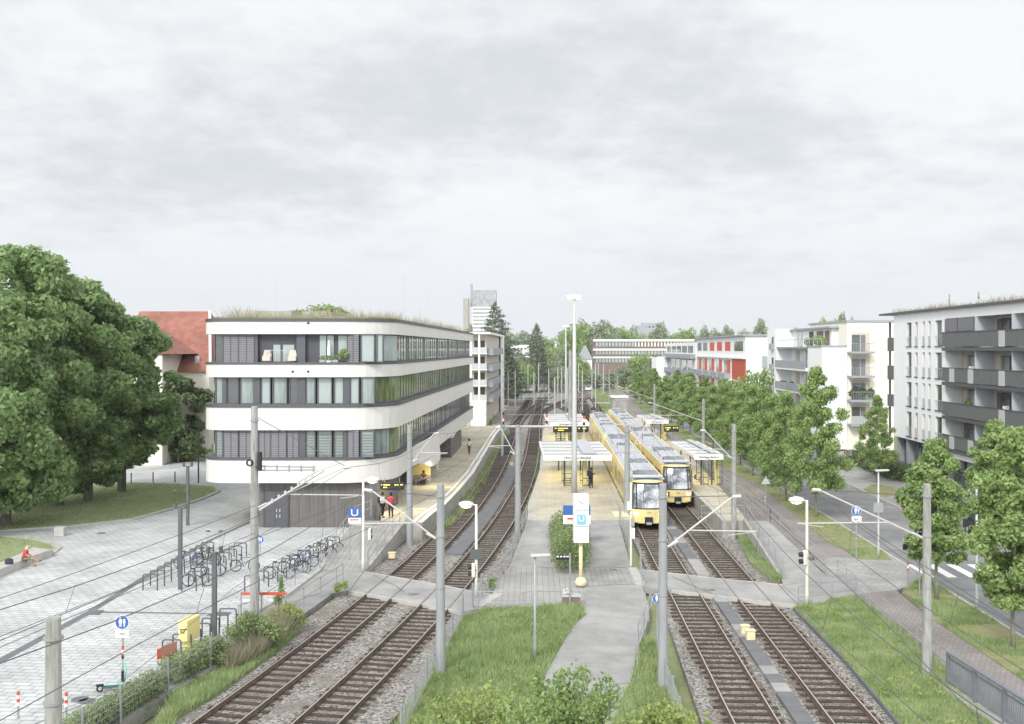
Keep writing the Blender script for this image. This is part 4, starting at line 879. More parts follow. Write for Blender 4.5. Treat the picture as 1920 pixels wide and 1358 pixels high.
    mb = MB(); mb.box(-.28,.28,-.1,.2,.3,.78); mb.build('coupler', 'black', root, bevel=.04)
    mb = MB(); mb.box(-.2,.2,-.3,-.05,.25,.42); mb.build('coupler_head', 'steel', root, bevel=.04)
    mb = MB(); mb.box(-1.1,1.1,.7,1.2,3.42,3.62); mb.build('roof_fairing', 'tramroof', root, bevel=.08)
    root.location = loc; root.rotation_euler = (0,0,rz); return root
tram((7.0+.038*69.5, 69.5, 0), -math.atan(.038), 2, 'yellow tram standing at the middle platform with headlights on and grey roof equipment')
tram((10.4+.0365*79, 79, 0), -math.atan(.0365), 2, 'yellow tram at the right platform, set back behind the front tram')
# ================= SHELTERS =================
def shelter(xc, z0, z1, w, label, txt=True, ribs=4, gx=(-.35,.62), cyl=True, side=0, glass=True):
    root = empty('platform_shelter', (xc,z0,PZ), label, 'shelter', 'white roofed platform shelters')
    zt = PZ+2.7; x0 = xc-w/2; x1_ = xc+w/2
    mb = MB(); mb.box(x0,x1_,z0+.12,z1,zt-.05,zt); mb.build('roof', 'roofw', root)
    n = ribs
    for k in range(n+1):
        zz = z0+.5+(z1-z0-.9)*k/n; mb = MB(); mb.box(x0+.05,x1_-.05,zz-.12,zz+.12,zt,zt+.07); mb.build('roof_rib', 'greyp', root)
    mb = MB(); mb.box(xc+w*.08,xc+w*.28,z0+.3,z1-.2,zt+.1,zt+.2); mb.build('roof_duct', 'tramroof', root, bevel=.02)
    mb = MB(); mb.box(x0,x1_,z0,z0+.12,zt-.45,zt+.02); fa = mb.build('fascia', 'whitep', root, bevel=.02)
    mb = MB(); mb.box(x0-.02,x0+.1,z0+.12,z1,zt-.3,zt+.02); mb.box(x1_-.1,x1_+.02,z0+.12,z1,zt-.3,zt+.02); mb.build('side_fascia', 'whitep', root)
    if txt: text('Möhringen Bahnhof', .3 if w > 3 else .22, V((xc,z0-.012,zt-.22)), 'black', fa, w=.95)
    for px in (x0+w*.32, x1_-w*.32):
        for zz in (z0+1.0, z1-1.0): mb = MB(); mb.lathe((px,zz,PZ), [(.07,0),(.07,2.65)], 8); mb.build('post', 'greypole', root)
    if glass:
        a = xc+gx[0]*w*.5-.6; b = xc+gx[1]*w*.5; zg0 = z0+.15; zg1 = min(z1-.5, z0+3.2)
        for zz in (zg0, zg1):
            L_ = [a, (a+b)/2-.35, (a+b)/2+.35, b]
            for u0, u1 in ((L_[0],L_[1]),(L_[2],L_[3])):
                mb = MB(); t = .04
                for q in ((u0,u0+t,PZ+.12,PZ+2.35),(u1-t,u1,PZ+.12,PZ+2.35),(u0,u1,PZ+2.3,PZ+2.36),(u0,u1,PZ+.14,PZ+.2),(u0,u1,PZ+.72,PZ+.77)): mb.box(q[0],q[1],zz-.02,zz+.02,q[2],q[3])
                fr = mb.build('glass_frame', 'black', root); mb = MB(); mb.box(u0+t,u1-t,zz-.006,zz+.006,PZ+.2,PZ+2.3); mb.build('glass_pane', 'glass', fr)
        mb = MB(); mb.box((a+b)/2+.45,(a+b)/2+.8,z0+1.2,z0+1.6,PZ,PZ+2.2); mb.build('info_column', 'yellowpan', root)
        mb = MB(); mb.box(a+.1,(a+b)/2-.4,zg1-.7,zg1-.3,PZ+.42,PZ+.48); mb.box(a+.2,a+.26,zg1-.65,zg1-.35,PZ,PZ+.42); mb.box((a+b)/2-.5,(a+b)/2-.56,zg1-.65,zg1-.35,PZ,PZ+.42); mb.build('bench', 'steel', root)
    mb = MB(); mb.box(xc-w*.25,xc+w*.25,z0+1,z1-1,zt-.1,zt-.05); mb.build('lit_ceiling', 'lamp', root)
    li = bpy.data.lights.new('shelter_light', 'AREA'); li.shape = 'RECTANGLE'; li.size = w*.6; li.size_y = (z1-z0)*.8; li.energy = 110*(z1-z0)/13; li.color = (1,.83,.45)
    lo = bpy.data.objects.new('shelter_light', li); col.objects.link(lo); lo.location = (xc,(z0+z1)/2,zt-.15)
    return root
shelter(PX(1083,83.2), 83.2, 95.8, 5.8, 'large white shelter at the near end of the middle platform', gx=(-.2,.45))
shelter(PX(1066,120.5), 120.5, 136, 5.0, 'white shelter in the middle of the central platform behind the near one')
shelter(PX(1329,83.8), 83.8, 96, 2.5, 'narrow white shelter at the near end of the right platform', gx=(.1,.95))
shelter(PX(1233,124.5), 124.5, 134, 2.8, 'small white shelter farther along the right platform', gx=(.1,.95))
def display(x0, x1, y0, y1, Z, label, post=None):
    root = empty('display_board', (PX((x0+x1)/2,Z), Z, PH(y1,Z)), label, 'display'); a = PX(x0,Z); b = PX(x1,Z); z0 = PH(y1,Z); z1 = PH(y0,Z)
    mb = MB(); mb.box(a,b,Z,Z+.2,z0,z1); mb.build('case', 'black', root, bevel=.02)
    mb = MB(); h = z1-z0; w = b-a
    for k, (u0, u1) in enumerate(((.05,.1),(.14,.42),(.6,.68),(.72,.76),(.84,.94))): mb.box(a+w*u0,a+w*u1,Z-.006,Z,z0+h*.62,z0+h*.76)
    mb.box(a+w*.14,a+w*.3,Z-.006,Z,z0+h*.3,z0+h*.42); mb.build('lit_text', 'amber', root)
    mb = MB()
    for u in (.2,.8): mb.tube([(a+w*u,Z+.1,z1),(a+w*u,Z+.1,z1+.3)], .03, 5)
    mb.build('hanger', 'steel', root)
display(712,758,905,919, 66.5, 'dark departure display hanging above the two waiting people on the left platform')
display(1037,1103,800,811, 119.8, 'wide dark departure display under the second middle shelter')
display(1246,1273,799,810, 123, 'dark departure display right of the far right shelter')
mb = MB(); mb.tube([(PX(1260,123),123.1,PZ),(PX(1260,123),123.1,PH(811,123))], .06, 6); mb.build('display_post', 'steel', label='steel post below the far right departure display', cat='post')
for (x, y, Z, e) in ((728, 900, 70, 60), (800, 880, 84, 80)):
    li = bpy.data.lights.new('canopy_light', 'AREA'); li.size = 2.0; li.energy = e; li.color = (1,.85,.5); lo = bpy.data.objects.new('canopy_light', li); col.objects.link(lo); lo.location = (PX(x,Z)+.6, Z, 3.0)
# ================= SIGNS =================
M['panelw'] = M['whitep']
def usign(x0, x1, y0, ym, y1, Z, label, post=True, zb=0):
    a = PX(x0,Z); b = PX(x1,Z); root = empty('station_sign', ((a+b)/2, Z, zb), label, 'sign'); zt = PH(y0,Z); zm = PH(ym,Z); z0 = PH(y1,Z)
    mb = MB(); mb.box(a,b,Z,Z+.06,zm,zt); bp = mb.build('blue_panel', 'blue', root)
    text('U', (zt-zm)*1.0, V((a+(b-a)*.5,Z-.012,(zt+zm)/2)), 'whitep', bp, w=1.25, ext=.008)
    mb = MB(); mb.box(a,b,Z,Z+.06,z0,zm-.01); wp = mb.build('white_panel', 'whitep', root)
    mb = MB(); mb.box(a+.15*(b-a),a+.8*(b-a),Z-.01,Z,z0+(zm-z0)*.5,z0+(zm-z0)*.72); mb.build('red_stripe', 'red', wp)
    for u in (.1,.9):
        mb = MB(); mb.tube([(a+(b-a)*u,Z+.09,zb),(a+(b-a)*u,Z+.09,zt)], .03, 6); mb.build('post', 'steel', root)
usign(653,677,953,971,981, 58.0, 'blue and white U sign beside the left platform ramp')
usign(1056,1107,948,966,983, 60.5, 'wide blue U sign standing in the hedge behind the pylon', zb=.5)
Z = 52.4; X = PX(1089,Z); rt = empty('sign_pylon', (X,Z,0), 'pale yellow pylon with clock box, U box and blank white box', 'sign')
mb = MB(); mb.tube([(X,Z,.0),(X,Z,PH(1010,Z))], .1, 12); mb.build('pole', 'creamy', rt, smooth=True)
mb = MB(); mb.lathe((X,Z,0), [(.1,0),(.28,.07),(.32,.24),(.24,.42),(.1,.5)], 16); mb.build('foot', 'creamy', rt, smooth=True)
for nm, y0, y1 in (('clock_box',927,955.5),('sign_box',956.5,985),('blank_box',986,1015.5)):
    mb = MB(); mb.box(PX(1075,Z),PX(1103,Z),Z-.4,Z+.4,PH(y1,Z),PH(y0,Z)); bx = mb.build(nm, 'whitep', rt, bevel=.02)
    if nm == 'clock_box':
        mb = MB(); zc = PH(941,Z); mb.tube([(X,Z-.42,zc),(X-.14,Z-.42,zc+.1)], .014, 4); mb.tube([(X,Z-.42,zc),(X+.16,Z-.42,zc-.08)], .011, 4); mb.build('clock_hands', 'black', bx)
        mb = MB(); 
        for k in range(12): a_ = k*math.pi/6; mb.box(X+.28*math.sin(a_)-.012,X+.28*math.sin(a_)+.012,Z-.412,Z-.4,zc+.28*math.cos(a_)-.02,zc+.28*math.cos(a_)+.02)
        mb.build('hour_marks', 'greyp', bx)
    if nm == 'sign_box':
        mb = MB(); mb.box(PX(1081,Z),PX(1097.5,Z),Z-.415,Z-.4,PH(981.5,Z),PH(962.5,Z)); bp = mb.build('blue_square', 'lightblue', bx); text('U', .42, V((PX(1089.2,Z),Z-.425,PH(971,Z))), 'whitep', bp, w=1.15, ext=.006)
def roundsign(x, Z, y, r, label, plate=True, zb=0, top=None, redband=False, m='blue', picto=True):
    X = PX(x,Z); z = PH(y,Z); root = empty('road_sign', (X,Z,zb), label, 'sign'); mb = MB(); mb.tube([(X,Z+.06,zb),(X,Z+.06,z+r)], .035, 8); mb.build('post', 'steel', root)
    mb = MB(); mb.disc((X,Z,z), (0,-1,0), r, .012, 24); d = mb.build('round_plate', 'whitep', root); mb = MB(); mb.disc((X,Z-.013,z), (0,-1,0), r*.93, .006, 24); d = mb.build('blue_face', m, d)
    if picto:
        mb = MB(); y_ = Z-.026
        for cx, s in ((-.2*r,1.15),(.34*r,.8)):
            mb.disc((X+cx,y_,z+r*(.55*s-.05)), (0,-1,0), r*.15*s, .006, 8); mb.box(X+cx-r*.2*s,X+cx+r*.2*s,y_-.004,y_,z-r*.1,z+r*(.42*s-.05)); mb.box(X+cx-r*.12*s,X+cx-r*.03*s,y_-.004,y_,z-r*.6,z-r*.1); mb.box(X+cx+r*.03*s,X+cx+r*.12*s,y_-.004,y_,z-r*.6,z-r*.1); 
        mb.build('pictogram', 'whitep', d)
    if plate: mb = MB(); mb.box(X-r*.95,X+r*.95,Z,Z+.02,z-r*2.2,z-r*1.1); p = mb.build('plate', 'whitep', root); mb = MB(); mb.box(X-r*.4,X+r*.4,Z-.005,Z,z-r*1.8,z-r*1.5); mb.build('plate_mark', 'greyp', p)
    if redband:
        for k in range(3): mb = MB(); mb.tube([(X,Z+.06,zb+.75+k*.16),(X,Z+.06,zb+.91+k*.16)], .05, 8); mb.build('reflector_band', 'whitep' if k == 1 else 'red', root)
    return root
roundsign(229, 37.8, 1167, .27, 'round blue pedestrian sign with white plate beside the mint scooter', redband=True)
roundsign(1606, 58.2, 958, .3, 'round blue pedestrian sign with white plate on the right verge')
roundsign(1233, 41.5, 1123, .22, 'round blue pedestrian sign half hidden behind the foreground mast', plate=False)
roundsign(1703, 52.6, 1012, .27, 'grey backed round sign above a dark signal box by the zebra crossing', plate=False, redband=True, m='greyp', picto=False)
roundsign(1725, 50.5, 1008, .27, 'small blue sign at the zebra crossing seen edge on behind the mast', plate=False, picto=False)
roundsign(487, 60, 1012, .27, 'round blue sign peeking out behind the tall left mast', plate=False)
Z = 52.6; mb = MB(); X = PX(1703,Z); 
for s in (-1,1): mb.box(X+s*.16-.12,X+s*.16+.12,Z-.1,Z+.05,PH(1031,Z),PH(1020,Z))
mb.build('signal_box', 'black', label='dark double signal box on the pole by the zebra crossing', cat='signal')
Z = 76.5; X = PX(1436,Z); rt = empty('warning_sign', (X,Z,0), 'triangular sign seen from behind on the verge by the cycle path', 'sign')
mb = MB(); mb.tube([(X,Z+.03,0),(X,Z+.03,2.3)], .03, 6); mb.build('post', 'steel', rt); mb = MB(); z = PH(908,Z); s = .36; P_ = [(X-s,z),(X+s,z),(X,z+s*1.75)]
mb.v += [(p[0],Z,p[1]) for p in P_]+[(p[0],Z+.02,p[1]) for p in P_]; mb.f += [(0,1,2),(5,4,3),(0,3,4,1),(1,4,5,2),(2,5,3,0)]; mb.m += [0]*5; mb.build('triangle_plate', 'silver', rt)
mb = MB(); Z = 58.9; mb.box(PX(1638,Z),PX(1656,Z),Z,Z+.02,PH(961,Z),PH(943,Z)); mb.build('back_plate', 'steel', label='square grey sign plate seen from behind on the verge lamp', cat='sign')
def bollard(x, y, label, h=.95, z=0.0):
    p = G(x,y,z); root = empty('bollard', p, label, 'bollard', 'red and white bollards'); mb = MB(); mb.lathe(p, [(.04,0),(.04,h)], 8); mb.build('post', 'steel', root)
    for k in range(4): mb = MB(); mb.lathe((p.x,p.y,p.z+h-.5+k*.12), [(.052,0),(.052,.118)], 10); mb.build('reflector_band', 'red' if k%2 else 'whitep', root)
bollard(34, 1348, 'red and white bollard at the bottom left edge'); bollard(124, 1350, 'red and white bollard right of the thick corner mast'); bollard(1435, 950, 'red and white bollard below the triangular sign')
for k, (x, y) in enumerate(((208,907),(246,906),(287,905),(328,904))):
    p = G(x,y); mb = MB(); mb.lathe(p, [(.06,0),(.06,.95),(.03,1.0)], 8); mb.build('bollard', 'greypole', label=f'dark bollard along the back road, {ORD[k]} from the left', cat='bollard', group='dark bollards at the back road')
# signal mast with crossing lights
def signal(x, Z, y, label, face=-1, box=True, zb=0, pole=True, ytop=None):
    X = PX(x,Z); z = PH(y,Z); root = empty('crossing_signal', (X,Z,zb), label, 'signal')
    mb = MB(); mb.box(X-.02,X+.16,Z-.14,Z+.14,z-.35,z+.35); mb.build('housing', 'lightpole', root, bevel=.05)
    for dz in (.17,-.17):
        mb = MB(); mb.tube([(X+face*.02,Z,z+dz),(X+face*.2,Z,z+dz-.02)], .12, 10); mb.build('lens_hood', 'black', root)
    if box: mb = MB(); mb.box(X-.1,X+.5,Z-.03,Z+.03,z+.55,z+1.05); mb.build('sign_back', 'greypole', root)
    mb = MB(); mb.tube([(X+.12,Z,z),(X+.24,Z,z)], .03, 5); mb.build('bracket', 'steel', root)
signal(885, 50.2, 1069, 'crossing signal facing left on the lamp at the lawn corner'); signal(1506, 48.5, 1046, 'crossing signal facing left on the lamp by the right ramp', box=False); signal(691, 56, 1001, 'black crossing signal lights on the lamp at the left ramp', face=1, box=False)
Z = 57.3; X = PX(1183,Z); rt = empty('signal_post', (X,Z,0), 'cream signal post beside the middle platform ramp', 'signal'); mb = MB(); mb.tube([(X,Z,0),(X,Z,PH(905,Z))], .07, 8); mb.build('post', 'lightpole', rt)
mb = MB(); mb.box(X-.22,X+.02,Z-.15,Z+.1,PH(956,Z),PH(941,Z)); mb.build('control_box', 'whitep', rt, bevel=.02)
mb = MB(); mb.box(X+.06,X+.22,Z-.12,Z+.12,PH(1010,Z),PH(990,Z)); mb.build('housing', 'whitep', rt, bevel=.03); mb = MB(); mb.tube([(X+.22,Z,PH(995,Z)),(X+.36,Z,PH(995,Z))], .1, 8); mb.tube([(X+.22,Z,PH(1005,Z)),(X+.36,Z,PH(1005,Z))], .1, 8); mb.build('lens_hood', 'black', rt)
mb = MB(); mb.box(X-.02,X+.2,Z-.1,Z+.1,PH(987,Z),PH(972,Z)); mb.build('camera_box', 'steel', rt)
for k, (x, y, Z) in enumerate(((943,782,118),(1025,780,120),(1095,783,118))):   # little railway signals
    X = PX(x,Z); rt = empty('rail_signal', (X,Z,0), f'small black, red and white railway signal behind the beam, {ORD[k]} from the left', 'signal', 'small railway signals'); mb = MB(); mb.tube([(X,Z,0),(X,Z,PH(y-2,Z))], .05, 6); mb.build('post', 'lightpole', rt)
    for j, m in enumerate(('black','red','whitep','black')): z = PH(y-6+j*6,Z); mb = MB(); mb.box(X-.14,X+.14,Z-.1,Z,z-.16,z+.18); mb.build('signal_plate', m, rt)
# point motors / pale yellow boxes
def pbox(x, y, w, h, label, z=-.1):
    p = G(x,y,z); rt = empty('trackside_box', p, label, 'box', 'pale yellow trackside boxes'); mb = MB(); mb.box(p.x-w/2,p.x+w/2,p.y-w*.4,p.y+w*.4,p.z,p.z+h); mb.build('housing', 'creamy', rt, bevel=.04); mb = MB(); mb.box(p.x-w/2-.03,p.x+w/2+.03,p.y-w*.4-.03,p.y+w*.4+.03,p.z+h,p.z+h+.05); mb.build('lid', 'creamy', rt, bevel=.02)
pbox(735,1047,.4,.32,'pale yellow box on the ballast beside the left ramp wall'); pbox(1397,1189,.36,.36,'rear pale yellow box on the trough between the right tracks'); pbox(1407,1200,.38,.4,'front pale yellow box on the trough between the right tracks'); pbox(959,873,.35,.3,'pale yellow box between the two left tracks')
mb = MB(); p = G(1083,1060,0); rt = empty('ticket_validator', p, 'small grey control box with orange top in front of the hedge', 'box'); mb.box(p.x-.18,p.x+.18,p.y-.12,p.y+.12,.3,1.3); mb.build('housing', 'steel', rt, bevel=.02); mb = MB(); mb.box(p.x-.24,p.x+.24,p.y-.16,p.y+.16,1.3,1.4); mb.build('top', 'redpanel', rt); mb = MB(); mb.box(p.x-.04,p.x+.04,p.y-.13,p.y-.12,.8,.9); mb.build('yellow_button', 'amber', rt); mb = MB(); mb.box(p.x-.04,p.x+.04,p.y-.04,p.y+.04,0,.3); mb.build('leg', 'steel', rt)
Z = 49; rt = empty('info_sign', (PX(1067,Z),Z,0), 'small black sign with white lettering on a thin steel post', 'sign'); mb = MB(); X = PX(1067,Z); mb.tube([(X,48.2,0),(X,48.2,PH(1040,48.2))], .045, 8); mb.build('post', 'steel', rt)
mb = MB(); mb.box(PX(1041,Z),PX(1066,Z),48.2,48.24,PH(1050,48.2),PH(1041,48.2)); bb = mb.build('board', 'black', rt); mb = MB()
for u in (.05,.3,.55,.78): mb.box(PX(1041,Z)+(PX(1066,Z)-PX(1041,Z))*u,PX(1041,Z)+(PX(1066,Z)-PX(1041,Z))*(u+.16),48.19,48.2,PH(1045,48.2),PH(1042.5,48.2))
mb.build('lettering', 'whitep', bb)
p = G(1071,1136,0); rt = empty('planter_box', p, 'dark planter box with white flowers at the railing corner', 'planter'); mb = MB(); mb.box(p.x-.42,p.x+.42,p.y-.2,p.y+.25,0,.48); mb.build('box', 'brown', rt, bevel=.02); mb = MB(); mb.box(p.x-.46,p.x+.46,p.y-.24,p.y+.29,.48,.56); mb.build('rim', 'silver', rt)
me = arr_mesh('flowers', leafcloud(160, [(-.2,0,.72,.22,.18,.15)], .09, 77), 4, 'whitep'); o = bpy.data.objects.new('flowers', me); col.objects.link(o); o.parent = rt
# ================= RAILINGS AND FENCES =================
def railing(pts, label, h=1.0, rails=(1.0,.5), sp=2.2, r=.025, m='steel', name='railing', cat='railing'):
    root = empty(name, pts[0], label, cat)
    for rr in rails: mb = MB(); mb.tube([p+V((0,0,h*rr)) for p in pts], r, 6); mb.build('rail', m, root)
    L_ = along(pts, sp)+[(pts[-1], None)]
    for p, t in L_: mb = MB(); mb.tube([p+V((0,0,-.05)), p+V((0,0,h))], r, 6); mb.build('post', m, root)
    return root
railing([G(690,1064,.1), V((-7.25,67.1,PZ))], 'steel railing along the track side of the left platform ramp')
railing([G(600,1066,.1), V((-10.6,66.9,PZ)), V((-9.9,69.5,PZ))], 'steel railing along the building side of the left ramp')
railing([G(535,1163,0), G(562,1145,0), G(643,1092,0)], 'steel railing beside the asphalt path left of the crossing')
railing([G(447,1160,0), G(470,1152,0), G(525,1118,0), G(600,1066,0)], 'low steel railing between the bicycle stands and the path', h=.6, rails=(1.0,))
railing([G(916,1108,0), G(956,1064,0), V((ml[0].x-.05,67.2,PZ)), ], 'steel railing on the left edge of the middle platform ramp', rails=(1,.55))
railing([G(1184,1062,0), V((7.3,67.2,PZ)), V((8.0,68.2,PZ))][0:2], 'steel railing on the right edge of the middle platform ramp')
railing([G(897,1138,0), G(978,1138,0), G(1087,1136,0)], 'low steel railing between the pavers and the central lawn', h=.75, rails=(1,.25))
railing([G(1200,1066,0), G(1205,1110,0), G(1224,1145,0), G(1196,1218,0), G(1196,1262,0)], 'bent steel railing on the right side of the central footpath')
railing([G(1497,1134,0), G(1604,1118,0)], 'short steel railing behind the right lawn at the crossing', h=.9, rails=(1,.4))
railing([G(1570,1083,0), G(1604,1118,0), G(1650,1158,0), G(1727,1226,0), G(1778,1270,0)], 'long steel railing along the cycle path on the right')
railing([V((17.4,66.5,PZ)), G(1532,1058,.1), G(1548,1080,0)], 'steel railing on the street side of the right ramp')
railing([V((15.95,66.9,PZ)), G(1441,1042,.45), G(1468,1084,.1)], 'steel railing on the track side of the right ramp')
railing([V((12.9,67.1,PZ)), V((15.8,67.1,PZ))], 'steel gate railing at the near end of the right platform')
railing([V((17.4,66.5,PZ)), V((17.4,80,PZ)), V((19.0,100,PZ)), V((20.5,130,PZ)), V((22.3,166,PZ))], 'long mesh railing behind the right platform', h=1.1, rails=(1,.7,.4,.1), sp=2.4)
def meshfence(pts, label, h=1.1, sp=2.4, m='steel', bars=6, vs=.12):
    root = empty('mesh_fence', pts[0], label, 'fence')
    for a, b in zip(pts[:-1], pts[1:]):
        n = max(1, round((b-a).length/sp))
        for k in range(n):
            p = a.lerp(b, k/n); q = a.lerp(b, (k+1)/n); mb = MB()
            for j in range(bars): z = .08+(h-.1)*j/(bars-1); mb.tube([p+V((0,0,z)), q+V((0,0,z))], .008, 3, caps=False)
            nv = int((q-p).length/vs)
            for j in range(nv): u = p.lerp(q, (j+.5)/nv); mb.tube([u+V((0,0,.06)), u+V((0,0,h))], .005, 3, caps=False)
            mb.build('mesh_panel', m, root)
            mb = MB(); mb.tube([p+V((0,0,-.2)), p+V((0,0,h+.12))], .045, 8); mb.build('post', m, root)
    mb = MB(); mb.tube([pts[-1]+V((0,0,-.2)), pts[-1]+V((0,0,h+.12))], .045, 8); mb.build('post', m, root)
fp_ = [V((p.x+.28,p.y-.12,.0)) for p in gp([(60,1450),(213,1354),(303,1297),(383,1252),(436,1216),(471,1190)])]
meshfence(fp_, 'galvanised mesh fence in front of the hedge at the lower left', h=1.15)
meshfence(gp([(752,1390),(800,1290),(848,1200),(868,1160),(903,1118)]), 'mesh fence between the second track and the central lawn', h=1.05)
meshfence(gp([(1232,1212),(1239,1260),(1262,1330),(1290,1420)]), 'mesh fence beside the foreground mast right of the path', h=1.05)
meshfence([V((21.3,150,0)),V((20.5,128,0)),V((19.8,110,0)),V((19.2,98,0))], 'mesh fence between far right platform and cycle path', h=1.3, sp=3)
# bridge parapet at the lower right
pts = [G(1772,1262,.1), G(1822,1330,.1), G(1900,1440,.1)]; pts = [V((G(1778,1284,0).x, G(1778,1284,0).y, 0)), V((16.9,27.5,0)), V((16.4,20,0))]
rt = empty('bridge_parapet', pts[0], 'heavy grey steel parapet with vertical bars at the lower right corner', 'railing')
for a, b in zip(pts[:-1], pts[1:]):
    n = max(1, round((b-a).length/2.0))
    for k in range(n):
        p = a.lerp(b, k/n); q = a.lerp(b, (k+1)/n); d = q-p; u = (d.x,d.y); c = (p+q)/2
        mb = MB(); mb.obox((c.x,c.y), u, d.length/2, .09, 1.16, 1.26); mb.build('top_rail', 'parapet', rt)
        mb = MB(); mb.obox((c.x,c.y), u, d.length/2, .03, .14, .2); mb.obox((c.x,c.y), u, d.length/2, .03, 1.0, 1.05)
        for j in range(15): e = p.lerp(q, (j+.5)/15); mb.obox((e.x,e.y), u, .018, .018, .2, 1.0)
        mb.build('bar_panel', 'parapet', rt); mb = MB(); mb.obox((p.x,p.y), u, .06, .06, -.1, 1.2); mb.build('post', 'parapet', rt)
mb = MB()
for a, b in zip(pts[:-1], pts[1:]): d = b-a; c = (a+b)/2; mb.obox((c.x-.1,c.y), (d.x,d.y), d.length/2, .3, -.5, .02)
mb.build('parapet_base', 'slab', rt)
# barrier with red stripe near the tall mast
a = G(450,1158,0); b = G(545,1150,0); Z = a.y; rt = empty('barrier', (a.x,Z,0), 'red and white barrier boards behind the foot of the tall left mast', 'barrier')
mb = MB(); mb.box(PX(451,Z),PX(538,Z),Z,Z+.04,PH(1116,Z),PH(1111,Z)); mb.build('red_board', 'red', rt); mb = MB(); mb.box(PX(455,Z),PX(512,Z),Z,Z+.03,PH(1128,Z),PH(1124,Z)); mb.build('white_board', 'whitep', rt)
for x in (452, 490, 536): mb = MB(); mb.tube([(PX(x,Z),Z,0),(PX(x,Z),Z,PH(1111,Z))], .03, 6); mb.build('leg', 'steel', rt)
# ================= PLAZA OBJECTS =================
def hoop(loc, label, group, proto=[None]):
    if proto[0] is None:
        mb = MB(); P_ = [(0,0,0),(0,0,.68)]+[(.1-.1*math.cos(a),0,.72+.1*math.sin(a)) for a in (.4,.8,1.2,1.57)]+[(.65+.1*math.sin(a),0,.72+.1*math.cos(a)) for a in (0,.4,.8,1.2)]+[(.75,0,.68),(.75,0,0)]
        mb.tube(P_, .034, 8); A = np.array(mb.v); me = bpy.data.meshes.new('bike_hoop'); me.from_pydata(mb.v, [], mb.f); me.materials.append(M['greypole']); me.polygons.foreach_set('use_smooth', [True]*len(mb.f)); proto[0] = me
    o = bpy.data.objects.new('bike_hoop', proto[0]); col.objects.link(o); o.location = loc; tag(o, label, 'bike rack', group)
for k in range(7): t = k/6; hoop((-14.17+.9*t, 40+4.8*t, 0), f'grey bicycle hoop in the row by the yellow post box, {ORD[k]} from the front', 'hoops by the post box')
for k in range(10): t = k/9; hoop((-19.3+.35*t, 51.6+8.6*t, 0), f'grey bicycle hoop in the left row on the plaza, {ORD[k]} from the front', 'left row of hoops')
for k in range(10): t = k/9; hoop((-17.2+.3*t, 51.4+8.6*t, 0), f'grey bicycle hoop in the middle row on the plaza, {ORD[k]} from the front', 'middle row of hoops')
for k in range(11): t = k/10; hoop((-13.9+2.3*t, 51.3+10.7*t, 0), f'grey bicycle hoop in the row beside the asphalt path, {ORD[k]} from the front', 'right row of hoops')
def bicycle(loc, rz, label, m='black', group='bicycles parked at the hoops'):
    root = empty('bicycle', (0,0,0), label, 'bicycle', group); q = random.Random(int(loc[0]*100))
    for x in (.34, 1.38):
        mb = MB(); mb.torus((x,0,.34), (0,1,0), .32, .022, 22, 5); w = mb.build('wheel', 'rubber', root); mb = MB()
        for k in range(9): a_ = k*math.pi/4.5; mb.tube([(x,0,.34),(x+.31*math.cos(a_),0,.34+.31*math.sin(a_))], .004, 3, caps=False)
        mb.torus((x,0,.34), (0,1,0), .295, .012, 20, 4); mb.build('spokes', 'steel', w)
    mb = MB(); bb_ = (.78,0,.3); st = (.66,0,.78); hd = (1.2,0,.82)
    for a_, b_ in ((bb_,st),(bb_,(1.22,0,.7)),(st,hd),((.34,0,.34),bb_),((.34,0,.34),st),((1.38,0,.34),(1.18,0,.9))): mb.tube([a_,b_], .018, 5)
    mb.build('frame', m, root); mb = MB(); mb.tube([(.66,0,.78),(.63,0,.92)], .014, 5); mb.lathe((.6,0,.92), [(.05,0),(.09,.03),(.06,.06)], 8, sx=1.5, sy=.8); mb.build('saddle', 'black', root)
    mb = MB(); mb.tube([(1.1,-.28,1.0),(1.18,-.1,1.02),(1.18,.1,1.02),(1.1,.28,1.0)], .014, 5); mb.tube([(1.18,0,.88),(1.18,0,1.02)], .016, 5); mb.build('handlebar', 'black', root)
    if q.random() < .5: mb = MB(); mb.box(.1,.5,-.07,.07,.72,.74); mb.tube([(.15,0,.73),(.34,0,.36)], .01, 4); mb.build('luggage_rack', 'steel', root)
    root.location = loc; root.rotation_euler = (0,0,rz)
bl_ = [((-17.55,52.4,0),.03,'bicycle with large dark wheels at the front of the middle hoops','black'),((-16.0,55.9,0),.0,'black bicycle at the right of the middle hoops','black'),((-19.5,56.8,0),.1,'bicycle in the middle of the left hoop row','blue'),((-18.7,57.9,0),-.1,'bicycle just behind the twin lamp in the left hoop row','black'),((-17.6,54.6,0),.1,'grey bicycle between the twin lamps in the middle hoop row','steel'),((-17.0,57.6,0),3.1,'dark bicycle near the back of the middle hoop row','black'),
 ((-13.6,54.0,0),.15,'front bicycle in the dense row beside the asphalt path','steel'),((-13.2,55.6,0),.05,'dark bicycle second in the row beside the asphalt path','black'),((-12.9,57.2,0),-.05,'blue bicycle in the middle of the row beside the path','blue'),((-12.6,58.4,0),.1,'bicycle with silver frame in the row beside the path','silver'),((-12.3,59.6,0),.0,'black bicycle near the far end of the row beside the path','black'),((-12.1,60.8,0),.08,'farthest bicycle of the row beside the asphalt path','black'),((-12.7,56.3,0),-.6,'bicycle standing askew with its big wheel toward the path','black')]
for b_ in bl_: bicycle(*b_)
